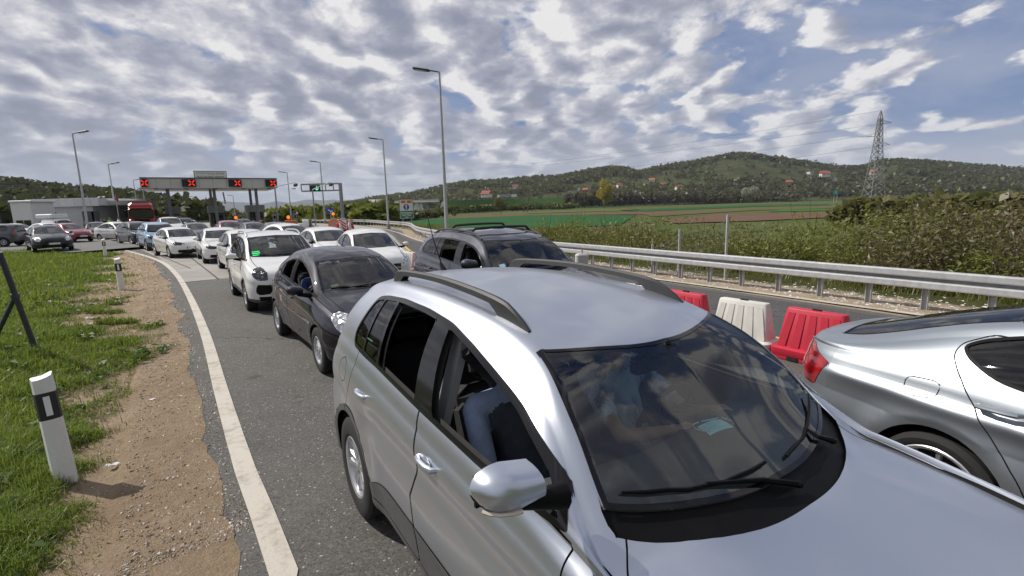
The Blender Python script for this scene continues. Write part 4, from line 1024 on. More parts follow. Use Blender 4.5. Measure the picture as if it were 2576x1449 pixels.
HATCH = dict(dlo_v=4.98, L=4.03, ax=3.35, base=2.51, r=.30, rim_r=.19, spokes=14, tw=.19, wy=.835, arch=.335,
    zt=[(0, .52), (.015, .60), (.05, .685), (.12, .76), (.25, .825), (.5, .89), (.8, .945), (.97, .975), (1.1, 1.03), (1.4, 1.185), (1.82, 1.38), (2.05, 1.435), (2.5, 1.475), (2.9, 1.475), (3.3, 1.445), (3.64, 1.39), (3.71, 1.30), (3.84, 1.02), (3.94, .88), (4.0, .72), (4.03, .52)],
    zr=[(0, .48), (.02, .57), (.06, .65), (.15, .725), (.35, .80), (.7, .875), (1.0, .925), (1.2, .97), (1.45, 1.115), (1.72, 1.262), (2.0, 1.355), (2.3, 1.405), (2.6, 1.43), (3.0, 1.415), (3.3, 1.365), (3.58, 1.27), (3.8, .99), (3.95, .8), (4.03, .48)],
    zb=[(0, .45), (.02, .53), (.06, .60), (.15, .67), (.35, .745), (.7, .83), (1.1, .89), (1.5, .925), (2.0, .965), (2.6, 1.015), (3.1, 1.05), (3.5, 1.045), (3.75, .93), (3.95, .72), (4.03, .45)],
    zl=[(0, .42), (.02, .32), (.08, .24), (.25, .20), (.6, .20), (3.3, .21), (3.7, .25), (3.9, .30), (4.0, .38), (4.03, .43)],
    wl=[(0, .80), (1, .80), (3.2, .80), (4.03, .78)], wm=[(0, .83), (.8, .843), (3.3, .843), (4.03, .80)],
    wb=[(0, .74), (.5, .76), (1.2, .785), (2.4, .785), (3.2, .775), (3.6, .75), (4.03, .70)],
    wr=[(0, .58), (.5, .62), (1.0, .655), (1.25, .645), (1.5, .61), (1.9, .55), (2.3, .53), (3.3, .505), (3.6, .50), (4.03, .54)],
    nose=.60, tail=.5, np=2.4, tp=2.7, r5=.07, r4=.06, b4=.018, b3=.02,
    feat=[dict(a=.012, z=lambda s: .60+0*s, w=.07, s0=1.0, s1=2.9), dict(a=.010, z=lambda s: .84+.03*(s-1), w=.03, s0=.7, s1=3.6)],
    flare=[(.84, .30, .38, .015), (3.35, .30, .38, .015)],
    dlo=rpoly([(1.14, .935, .02), (1.28, 1.00), (1.50, 1.115), (1.72, 1.205), (2.0, 1.285), (2.2, 1.322), (2.42, 1.345), (2.77, 1.328), (3.06, 1.26), (3.16, 1.16, .05), (3.06, 1.068), (2.6, 1.035), (2.1, .995), (1.5, .955)], .06),
    dlo_in=.02, dlo_trim=True, panes=[('sail', (.9, .9), (1.40, 1.2)), ('side_window', (1.42, 1.22), (2.33, 2.55)), ('side_window', (2.43, 2.63), (3.4, 3.4))], open_sides=(-1,),
    doors=[('front_door', rpoly([(1.10, .26), (1.06, .70), (1.11, .95), (1.4, 1.3), (2.36, 1.3), (2.36, .98), (2.42, .75), (2.30, .27)], .04)), ('rear_door', rpoly([(2.31, .27), (2.43, .75), (2.37, .98), (2.37, 1.3), (3.25, 1.3), (3.22, 1.05), (3.12, .78), (2.86, .56), (2.70, .27)], .05))],
    wind=(1.78, 1.6, 1.02, .55, 5.06, 4), rear=(3.66, 3.86, .12, 5.15), hood0=.25,
    front=[('headlight', rpoly([(.62, .60), (.60, .70), (.85, .80), (1.15, .835), (1.22, .78), (1.05, .66), (.82, .58)], .05)), ('grille', rpoly([(-.2, .53), (-.2, .60), (.40, .60), (.42, .53)], .02)), ('lower', rpoly([(-.2, .26), (-.2, .42), (.55, .42), (.62, .26)], .04))],
    back=[('taillight', rpoly([(.70, .85), (.72, 1.15), (.86, 1.20), (.95, 1.0), (.92, .84)], .03))],
    mir=(1.02, 1.33), mir_k=.92, handles=[(2.98, .86), (2.10, .82)], hy=.035, plate=(-.012, 0, .47))
MPV = dict(dlo_v=4.98, L=4.08, ax=3.38, base=2.54, r=.315, rim_r=.19, spokes=9, tw=.2, wy=.86, arch=.35,
    zt=[(0, .60), (.015, .70), (.05, .80), (.12, .87), (.25, .925), (.45, .975), (.70, 1.02), (.86, 1.06), (1.1, 1.20), (1.45, 1.40), (1.78, 1.555), (2.0, 1.595), (2.5, 1.625), (3.1, 1.61), (3.6, 1.57), (3.86, 1.53), (3.90, 1.44), (3.97, 1.15), (4.02, .95), (4.06, .75), (4.08, .55)],
    zr=[(0, .56), (.02, .66), (.06, .76), (.15, .84), (.35, .92), (.7, .985), (.95, 1.05), (1.2, 1.20), (1.5, 1.36), (1.75, 1.47), (2.0, 1.525), (2.5, 1.56), (3.1, 1.55), (3.6, 1.50), (3.82, 1.40), (3.95, 1.10), (4.08, .52)],
    zb=[(0, .52), (.02, .6), (.06, .69), (.15, .78), (.35, .87), (.7, .955), (1.2, 1.01), (2.0, 1.05), (3.0, 1.07), (3.6, 1.07), (3.9, 1.0), (4.02, .85), (4.08, .48)],
    zl=[(0, .42), (.02, .34), (.08, .26), (.25, .22), (3.4, .22), (3.8, .26), (4.0, .33), (4.08, .42)],
    wl=[(0, .82), (1, .83), (3.2, .83), (4.08, .80)], wm=[(0, .85), (.8, .862), (3.3, .862), (4.08, .83)], wb=[(0, .78), (.5, .80), (1.2, .815), (3.2, .81), (3.7, .79), (4.08, .74)],
    wr=[(0, .62), (.5, .66), (.9, .70), (1.2, .69), (1.6, .64), (2.0, .62), (3.3, .60), (3.8, .58), (4.08, .6)], nose=.55, tail=.4, np=2.7, tp=3.2, r5=.08, r4=.06, b4=.012, b3=.02,
    feat=[dict(a=.012, z=lambda s: .62+0*s, w=.08, s0=1.0, s1=3.0)], flare=[(.84, .31, .40, .02), (3.38, .31, .40, .02)],
    clad=[(0, .30), (.5, .33), (1.2, .35), (2.9, .35), (4.08, .33)], plast=(.04, .04, .042),
    dlo=rpoly([(.98, 1.045, .02), (1.22, 1.17), (1.5, 1.31), (1.75, 1.42), (2.0, 1.475), (2.5, 1.51), (3.1, 1.50), (3.5, 1.46), (3.66, 1.30), (3.60, 1.12, .08), (3.0, 1.10), (2.0, 1.075), (1.4, 1.055)], .05), dlo_in=.02,
    panes=[('side_window', (.8, .8), (1.36, 1.62)), ('side_window', (1.44, 1.70), (2.30, 2.42)), ('side_window', (2.38, 2.50), (3.10, 3.16)), ('side_window', (3.18, 3.24), (3.8, 3.8))], open_sides=(-1,),
    doors=[('front_door', rpoly([(1.22, .36), (1.20, .9), (1.25, 1.06), (1.5, 1.4), (2.35, 1.4), (2.34, .36)], .04)), ('rear_door', rpoly([(2.35, .36), (2.36, 1.4), (3.2, 1.4), (3.16, 1.0), (3.10, .70), (2.92, .56), (2.84, .36)], .05))],
    wind=(1.72, 1.0, .93, .35, 5.06, 4), rear=(3.89, 4.0, .05, 5.15), lamp='dark', hood0=.25,
    front=[('headlight', rpoly([(.56, .70), (.62, .84), (.95, .96), (1.12, .93), (1.02, .78), (.80, .69)], .04)), ('fog', rpoly([(.50, .42), (.46, .60), (.86, .62), (.92, .46), (.80, .40)], .06)), ('grille', rpoly([(-.2, .64), (-.2, .70), (.46, .70), (.46, .64)], .02)), ('lower', rpoly([(-.2, .28), (-.2, .36), (.86, .37), (.80, .28)], .03))],
    back=[('taillight', rpoly([(.70, .80), (.72, 1.35), (.86, 1.38), (.95, 1.0), (.92, .80)], .03))],
    mir=(1.13, 1.42), mir_k=1.0, handles=[(2.95, .92), (2.12, .90)], hy=.035)
SEDAN = dict(dlo_v=4.98, L=4.52, ax=3.55, base=2.76, r=.315, rim_r=.215, spokes=10, tw=.21, wy=.88, arch=.35,
    zt=[(0, .50), (.015, .60), (.05, .69), (.12, .75), (.25, .79), (.6, .86), (1.1, .92), (1.36, .955), (1.6, 1.08), (1.95, 1.265), (2.15, 1.335), (2.4, 1.385), (2.8, 1.41), (3.2, 1.39), (3.5, 1.325), (3.8, 1.195), (4.05, 1.085), (4.2, 1.055), (4.40, 1.04), (4.46, .96), (4.50, .75), (4.52, .5)],
    zr=[(0, .46), (.02, .56), (.06, .65), (.15, .72), (.35, .775), (.8, .84), (1.35, .905), (1.6, 1.01), (1.9, 1.175), (2.15, 1.28), (2.4, 1.335), (2.8, 1.36), (3.2, 1.335), (3.5, 1.265), (3.8, 1.13), (4.05, 1.035), (4.4, 1.0), (4.48, .8), (4.52, .46)],
    zb=[(0, .43), (.02, .52), (.06, .61), (.15, .68), (.35, .735), (.8, .80), (1.4, .86), (2.2, .90), (3.2, .945), (3.8, .965), (4.2, .97), (4.42, .94), (4.50, .7), (4.52, .43)],
    zl=[(0, .40), (.02, .30), (.08, .22), (.25, .19), (3.7, .20), (4.2, .25), (4.45, .33), (4.52, .40)],
    wl=[(0, .84), (1, .86), (3.4, .86), (4.52, .84)], wm=[(0, .88), (.8, .905), (3.6, .905), (4.52, .87)], wb=[(0, .78), (.6, .81), (1.4, .83), (3.4, .83), (4.0, .81), (4.52, .76)],
    wr=[(0, .62), (.6, .68), (1.35, .71), (1.6, .68), (2.0, .60), (2.4, .565), (3.2, .55), (3.7, .57), (4.1, .66), (4.52, .66)], nose=.6, tail=.5, np=2.6, tp=2.8, r5=.07, r4=.06, b4=.018, b3=.02,
    feat=[dict(a=.012, z=lambda s: .58+0*s, w=.07, s0=1.1, s1=3.2), dict(a=.010, z=lambda s: .80+.02*(s-1), w=.03, s0=.7, s1=4.0)], flare=[(.79, .31, .40, .015), (3.55, .31, .40, .015)],
    dlo=rpoly([(1.50, .905, .02), (1.65, .985), (1.95, 1.135), (2.2, 1.225), (2.5, 1.27), (2.85, 1.28), (3.2, 1.25), (3.5, 1.17), (3.72, 1.05), (3.78, .985, .05), (3.3, .96), (2.2, .93)], .05), dlo_in=.02,
    panes=[('sail', (1.2, 1.2), (1.62, 1.5)), ('side_window', (1.62, 1.5), (2.50, 2.62)), ('side_window', (2.58, 2.70), (4.0, 3.8))], open_sides=(),
    doors=[('front_door', rpoly([(1.28, .24), (1.26, .8), (1.40, .92), (1.8, 1.2), (2.55, 1.2), (2.55, .24)], .04)), ('rear_door', rpoly([(2.56, .24), (2.56, 1.2), (3.7, 1.2), (3.66, .95), (3.46, .74), (3.2, .62), (3.10, .24)], .05))],
    wind=(2.02, 1.2, 1.40, .40, 5.06, 4), rear=(3.42, 4.0, .25, 5.12), lamp='dark', hood0=.2,
    front=[('headlight', rpoly([(.44, .60), (.46, .69), (.85, .745), (1.10, .76), (1.06, .68), (.80, .60)], .03)), ('grille', rpoly([(.05, .54), (.05, .68), (.30, .69), (.34, .60), (.30, .54)], .04)), ('lower', rpoly([(-.2, .24), (-.2, .38), (.80, .38), (.82, .26)], .04))],
    back=[('taillight', rpoly([(.55, .78), (.55, .95), (.95, .96), (1.10, .92), (1.02, .80)], .03))],
    mir=(.985, 1.68), mir_k=.92, handles=[(3.35, .83), (2.35, .80)], hy=.035, plate=(-.012, 0, .45))
# the long silver liftback at the right
LIFT = dict(SEDAN); LIFT.update(L=4.833, ax=3.62, base=2.761, r=.335, rim_r=.262, spokes=10, arch=.372, wy=.885, res_b=1,
    zt=[(0, .5), (.02, .62), (.06, .72), (.15, .79), (.3, .83), (.7, .90), (1.2, .96), (1.45, .99), (1.8, 1.18), (2.1, 1.335), (2.4, 1.425), (2.8, 1.462), (3.2, 1.44), (3.5, 1.395), (3.9, 1.295), (4.2, 1.195), (4.5, 1.092), (4.62, 1.062), (4.72, 1.035), (4.77, .96), (4.81, .75), (4.833, .5)],
    zr=[(0, .46), (.02, .56), (.06, .66), (.15, .74), (.35, .80), (.8, .87), (1.4, .945), (1.7, 1.08), (2.0, 1.245), (2.3, 1.345), (2.8, 1.40), (3.2, 1.375), (3.45, 1.335), (3.7, 1.27), (3.9, 1.20), (4.1, 1.125), (4.3, 1.065), (4.5, 1.035), (4.7, 1.0), (4.78, .85), (4.833, .46)],
    zb=[(0, .43), (.02, .52), (.06, .62), (.15, .69), (.35, .75), (.8, .82), (1.4, .88), (2.4, .93), (3.2, .955), (3.8, .965), (4.3, .955), (4.6, .94), (4.75, .87), (4.81, .68), (4.833, .43)],
    zl=[(0, .40), (.02, .30), (.08, .22), (.25, .19), (3.7, .20), (4.4, .26), (4.7, .33), (4.833, .42)],
    wl=[(0, .84), (1, .86), (3.4, .86), (4.833, .84)], wm=[(0, .88), (.8, .905), (3.9, .905), (4.5, .89), (4.833, .87)], wb=[(0, .78), (.6, .82), (1.4, .845), (3.4, .845), (4.1, .835), (4.5, .81), (4.833, .78)],
    wr=[(0, .62), (.6, .68), (1.4, .71), (1.7, .67), (2.1, .60), (2.5, .575), (3.2, .56), (3.7, .58), (4.1, .62), (4.4, .66), (4.833, .68)], tail=.62, tp=2.6,
    feat=[dict(a=.012, z=lambda s: .845-.0*(s), w=.035, s0=1.0, s1=4.5), dict(a=-.012, z=lambda s: .76+0*s, w=.06, s0=1.2, s1=4.5)], flare=[(.86, .32, .42, .018), (3.62, .325, .43, .022)],
    dlo=rpoly([(1.55, .95, .02), (1.8, 1.08), (2.1, 1.235), (2.4, 1.31), (2.8, 1.345), (3.2, 1.325), (3.42, 1.285), (3.58, 1.232), (3.655, 1.182, .03), (3.60, 1.125, .05), (3.50, 1.075), (3.42, 1.045), (3.30, 1.03), (2.4, 1.0)], .05), dlo_in=.016,
    panes=[('sail', (1.2, 1.2), (1.7, 1.6)), ('tinted_window', (1.7, 1.6), (2.55, 2.65)), ('tinted_window', (2.63, 2.73), (4.2, 4.2))], open_sides=(), privacy=True,
    doors=[('front_door', rpoly([(1.35, .26), (1.33, .85), (1.45, .96), (1.8, 1.2), (2.60, 1.28), (2.60, .26)], .04)), ('rear_door', rpoly([(2.61, .26), (2.61, 1.28), (3.55, 1.26), (3.665, 1.19, .03), (3.67, 1.13), (3.608, 1.046), (3.473, .891), (3.23, .579), (3.08, .26)], .03))], door_v=4.9,
    joints=[((-1,), rpoly([(3.655, .975, .05), (3.845, .962, .05), (3.835, .855, .06), (3.66, .878, .05)], .05))],
    wind=(2.12, 1.2, 1.48, .40, 5.06, 4), rear=(3.53, 4.52, .22, 5.10), hood0=.2,
    back=[('taillight', rpoly([(.70, .80), (.68, .955), (.95, .97), (1.34, .885), (1.23, .70), (1.02, .705)], .025))],
    mir=(1.03, 1.75), handles=[(3.36, .925), (2.42, .905)], plate=None, lamp='dark')
BIGSUV = scaled(SUV, 4.66, 1.89, 1.69, r=.36, rim_r=.225, spokes=5, rim_kind='single', arch=.40, wy=.93, tw=.23, clad=None, joints=[], privacy=True, mir_k=1.05, hoody=None,
    dlo=rpoly([(1.42, 1.13, .02), (1.55, 1.27), (1.75, 1.38), (2.0, 1.46), (2.35, 1.515), (2.8, 1.54), (3.3, 1.54), (3.75, 1.515), (3.95, 1.46), (4.0, 1.30), (3.90, 1.24, .08), (3.3, 1.215), (2.4, 1.16)], .06),
    panes=[('sail', (1.2, .9), (1.56, 1.32)), ('open', (1.56, 1.32), (2.16, 2.28)), ('open', (2.40, 2.50), (3.00, 3.10)), ('tinted_window', (3.04, 3.13), (3.26, 3.30)), ('tinted_window', (3.40, 3.36), (4.2, 4.1))], open_sides=(-1,), mir=(1.25, 1.42), handles=[(3.30, 1.02), (2.22, 1.0)])

# ================================================================== street furniture
GALV = simple('galvanised_steel', (.50, .51, .52), .5, .35, var=.16, scale=9)
GALVD = simple('weathered_steel', (.30, .31, .32), .55, .6, var=.2, scale=7)
DARKM = simple('dark_steel', (.055, .06, .065), .55, .3, var=.25)
WHITE = simple('white_enamel', (.76, .76, .75), .5, var=.05, scale=5)
BLACK = simple('signal_black', (.010, .010, .011), .5, var=.3)
P45 = Vector((0, 0, 0))
def sweep(name, path, prof, mat, parent=None, off=0.0, n=80):
    """prof (offset to the right, z) carried along a path"""
    P = resample(path, n); T = np.gradient(P, axis=0); T /= np.linalg.norm(T, axis=1)[:, None]; Nn = np.stack([T[:, 1], -T[:, 0]], 1)
    k = len(prof); V = []; 
    for i in range(n):
        for o, z in prof: V.append((P[i, 0]+Nn[i, 0]*(o+off), P[i, 1]+Nn[i, 1]*(o+off), z))
    F = [(i*k+j, (i+1)*k+j, (i+1)*k+(j+1) % k, i*k+(j+1) % k) for i in range(n-1) for j in range(k)]
    return mesh_np(name, V, np.array(F), mat, None, False, parent)
def along(path, step, start=0.0, end=None):
    P = resample(path, 600); d = np.concatenate([[0], np.cumsum(np.linalg.norm(np.diff(P, axis=0), axis=1))]); out = []; s = start
    while s < (end or d[-1]):
        x, y = np.interp(s, d, P[:, 0]), np.interp(s, d, P[:, 1]); x2, y2 = np.interp(min(s+.1, d[-1]), d, P[:, 0]), np.interp(min(s+.1, d[-1]), d, P[:, 1])
        out.append((x, y, atan2(y2-y, x2-x))); s += step
    return out
def crash_barrier():
    w = [(.03, .004), (.006, .012), (0, .03), (0, .116), (.006, .134), (.03, .142), (.07, .142), (.07, .004)]
    for nm, path, lab, step, e0 in (('crash_barrier', RAIL[:8], 'grey steel double-beam crash barrier running beside the empty right lane', .9, None),
                                    ('crash_barrier', RAIL[7:14], 'grey steel crash barrier curving past the pay toll sign towards the gantry', 1.6, None)):
        t = thing(nm, lab, 'crash barrier', (0, 0, 0), 0, 'steel crash barriers')
        for z0 in (.375, .575): sweep('beam', path, [(a-.07, z0+b) for a, b in w], GALV, t, n=70)
        sweep('rail_spacer', path, [(.0, .50), (.05, .50), (.05, .60), (.0, .60)], GALVD, t, n=70)
        m0 = None
        for x, y, a in along(path, step, .55):
            if m0 is None:
                b = MB(); b.box((0, -.05, .33), (.10, .012, .70)); b.box((.045, -.02, .33), (.012, .06, .70)); b.box((-.045, -.02, .33), (.012, .06, .70)); p = b.build('post', GALV, t); m0 = p.data
            else: p = link(bpy.data.objects.new('post', m0), t)
            p.location = (x+sin(a)*.045, y-cos(a)*.045, -.02); p.rotation_euler[2] = a
        if nm and path is RAIL[:8] or lab.startswith('grey steel double'):
            for s in (8.5,):
                x, y, a = along(path, 99, 4.55)[0]
                b = MB()
                for zz in (.41, .50, .61, .70):
                    for q in (-.22, 0, ): b.ball((x+cos(a)*q-sin(a)*.075*-1*-1, y+sin(a)*q+cos(a)*.075*-1*-1, zz-.02), .012, n=6, m=4)
                b.build('bolt', GALVD, t)['kind'] = 'stuff'
                rfl = MB(); rfl.box((0, 0, 0), (.015, .03, .05)); r = rfl.build('reflector', simple('red_reflector', (.45, .02, .02), .3), t); r.location = (x-sin(a)*.02+.02, y+cos(a)*.03, .545); r.rotation_euler[2] = a
crash_barrier()
def barrier_mesh():
    """moulded plastic road barrier: splayed body with ribs, plinth with two fork slots, grip on top"""
    def ring(L, W, z, r): return rp(L, W, z, r)
    def rp(L, W, z, r):
        out = []
        for cx, cy, a0 in ((L/2-r, W/2-r, 0), (-L/2+r, W/2-r, 90), (-L/2+r, -W/2+r, 180), (L/2-r, -W/2+r, 270)):
            for k in range(4): a = radians(a0+30*k); out.append((cx+r*cos(a), cy+r*sin(a), z))
        return out
    b = MB(); rings = [rp(.90, .40, .045, .05), rp(.92, .42, .06, .06), rp(.92, .42, .135, .06), rp(.88, .36, .155, .06), rp(.82, .29, .165, .06), rp(.70, .14, .63, .045), rp(.68, .12, .65, .04), rp(.64, .08, .655, .03)]
    n = 16; vs = [v for r in rings for v in r]; fs = [tuple(reversed(range(n))), tuple(range((len(rings)-1)*n, len(rings)*n))]
    for i in range(len(rings)-1):
        for k in range(n): fs.append((i*n+k, i*n+(k+1) % n, (i+1)*n+(k+1) % n, (i+1)*n+k))
    b.add(vs, fs)
    for sgn in (-1, 1):                                    # raised ribs on both faces
        for x0, x1 in ((-.30, -.26), (-.15, -.13), (0, 0), (.15, .13), (.30, .26)):
            a = [(x0*1.12-.05, sgn*.158, .165), (x0*1.12+.05, sgn*.158, .165), (x1+.04, sgn*.081, .60), (x1-.04, sgn*.081, .60)]
            c = [(x0*1.12-.035, sgn*.135, .165), (x0*1.12+.035, sgn*.135, .165), (x1+.028, sgn*.060, .60), (x1-.028, sgn*.060, .60)]
            q = [p for p in a]+[p for p in c]
            b.add(q, [(0, 1, 2, 3) if sgn < 0 else (3, 2, 1, 0), (0, 3, 7, 4), (1, 5, 6, 2), (3, 2, 6, 7)])
    for x in (-.33, 0, .33): b.box((x, 0, .022), (.20, .40, .045))
    return b
def barriers():
    red = simple('barrier_red', (.50, .018, .045), .5, var=.10, scale=5); wh = simple('barrier_white', (.62, .60, .56), .55, var=.12, scale=4)
    slot = simple('slot_black', (.012, .012, .012), .8)
    bodies = {}
    for nm, m in (('r', red), ('w', wh)): o = barrier_mesh().build('road_barrier', m, smooth=True); bodies[nm] = o.data; bpy.data.objects.remove(o)
    g = MB(); g.box((0, 0, .662), (.10, .035, .02)); go = g.build('grip', slot); gm = go.data; bpy.data.objects.remove(go)
    LB = ['third red plastic barrier counting from the silver liftback, deep in the row', 'white plastic barrier standing between two red ones beside the silver liftback', 'red plastic barrier partly hidden behind the boot of the silver liftback']
    ux, uy = -.575, .818; k = -1; X, Y = 3.79, 5.99; i = 0
    for k in range(-1, 15):
        x, y = X+ux*.945*k, Y+uy*.945*k; kind = 'r' if k % 2 == 0 else 'w'; col = 'red' if kind == 'r' else 'white'
        lab = {-1: 'white plastic barrier behind the roof of the silver liftback', 0: 'red plastic barrier just behind the boot of the silver liftback', 1: 'white plastic barrier with a dirty foot between two red ones', 2: 'red plastic barrier beside the left roof rail of the silver off-roader', 3: 'white plastic barrier peeking over the left roof rail of the silver off-roader',
               12: 'red plastic barrier showing between the small white hatchback and the dark off-roader', 11: 'white plastic barrier hard against the back of the dark off-roader', 13: 'white plastic barrier beside the bonnet of the small white hatchback'}.get(k)
        if lab is None: continue
        t = thing('road_barrier', lab, 'barrier', (x, y, 0.01), atan2(uy, ux)+random.uniform(-.05, .05), 'red and white plastic barriers in a row')
        o = link(bpy.data.objects.new('shell', bodies[kind]), t); o2 = link(bpy.data.objects.new('grip', gm), t)
        for s in (-1, 1):
            for xx in (-.165, .165):
                f = MB(); f.box((xx, s*.2, .026), (.13, .03, .05)); f.build('fork_slot', slot, t)
barriers()
def lamp_post(x, y, h, arm, label, sc=1.0):
    t = thing('street_lamp', label, 'street lamp', (x, y, 0), 0, 'tall street lamps round the toll plaza')
    b = MB(); b.tube([(0, 0, -.3), (0, 0, h*.5), (0, 0, h)], .09, 10, rs=[.115*sc, .085*sc, .055*sc]); b.build('mast', GALV, t, smooth=True)
    b = MB(); b.tube([(0, 0, 0), (0, 0, .5)], .17, 10); b.build('mast_foot', GALVD, t, smooth=True)
    b = MB(); b.tube([(0, 0, h-.03), (arm*.45, 0, h+.07)], .035*sc, 6); b.build('bracket', DARKM, t)
    b = MB(); R = Matrix.Rotation(radians(-9)*(1 if arm > 0 else -1), 3, 'Y'); b.bevbox((arm*.85, 0, h+.13), (.95*sc, .34*sc, .10*sc), .04, R); hd = b.build('lamp_head', DARKM, t)
    b = MB(); b.box((arm*.9, 0, h+.075), (.5, .24, .02), R); b.build('lamp_glass', simple('lamp_lens', (.5, .5, .48), .3), hd)
    return t
for px, py, Y, arm, lab in ((1105, 180, 28.6, -1, 'tall street lamp rising behind the dark off-roader, nearest and tallest in the sky'), (963, 351, 53, -1, 'street lamp between the pay toll sign and the overhead gantry'), (805, 408, 80, -1, 'street lamp standing through the middle of the overhead gantry'),
                            (722, 434, 98.6, -1, 'street lamp just to the right of the toll canopy'), (182, 336, 46, 1, 'street lamp in front of the low white office building'), (272, 413, 74, 1, 'street lamp between the low white building and the flag'), (335, 453, 108, 1, 'small distant street lamp above the cab of the red lorry'), (357, 462, 125, 1, 'tiny far street lamp hidden partly by the left end of the canopy')):
    p = at(px, py, Y); lamp_post(p.x, Y, p.z, arm*1.15, lab, 1.0 if Y < 60 else 1.25)
for i, (px, Y, q) in enumerate(((775, 150, 500), (861, 165, 474), (917, 185, 480), (1000, 200, 500))):
    pass
for px, y0, Y, lab in ((463, 493, 150, 'distant street lamp seen under the canopy, left of the middle booth'), (486, 495, 165, 'distant street lamp seen under the canopy, close to the middle booth'), (586, 492, 150, 'distant street lamp seen under the canopy between middle and right booth')):
    p = at(px, y0, Y); lamp_post(p.x, Y, p.z, -1.2, lab, 1.3)
def delineator(px, py, label, lean=(0, 0), k=1.0):
    p = gp(px, py); z = float(verge_z(np.array([[p.x]]), np.array([[p.y]]))[0, 0])
    yaw = atan2(-p.y, -p.x)
    t = thing('marker_post', label, 'marker post', (p.x, p.y, z-.03), yaw, 'white roadside marker posts'); t.rotation_euler = (lean[0], lean[1], yaw); t.scale = (k*1.15, k*1.15, k)
    # local +x faces the road user
    def sec(z0, z1, mat, nm, w=1.0, slope=0.0, parent=t):
        b = MB(); pr = [(-.045, -.062), (-.03, -.07), (.03, -.058), (.045, -.03), (.05, 0), (.045, .03), (.03, .058), (-.03, .07), (-.045, .062), (-.02, 0)]
        vs = []; n = len(pr)
        for zz, tp in ((z0, 0), (z1, 1)):
            for a, c in pr: vs.append((a*w*(1-.06*zz), c*w*(1-.12*zz), zz+slope*(-a)*tp+(c*.20 if (nm == 'band' or tp) and slope else 0)))
        b.add(vs, [tuple(reversed(range(n))), tuple(range(n, 2*n))]+[(i, (i+1) % n, (i+1) % n+n, i+n) for i in range(n)]); return b.build(nm, mat, parent)
    wm = simple('marker_white', (.74, .74, .72), .55, var=.06, scale=9); bk = simple('marker_black', (.018, .018, .019), .6)
    sec(0, .60, wm, 'post'); sec(.575, .80, bk, 'black_band', 1.012); s = sec(.80, .935, wm, 'cap', 1.0, .35)
    b = MB(); b.box((.047, 0, .69), (.012, .036, .16)); b.build('reflector', simple('marker_reflector', (.80, .82, .84), .25, var=.05, scale=60), t)
delineator(166, 1205, 'nearest white marker post with a black band, in the grass at lower left', (radians(2), radians(-9)), .95)
delineator(306, 726, 'white marker post with a black band in the middle of the bare strip', (0, radians(4)))
delineator(266, 644, 'farthest and smallest white marker post, at the tip of the verge', (0, radians(3)))

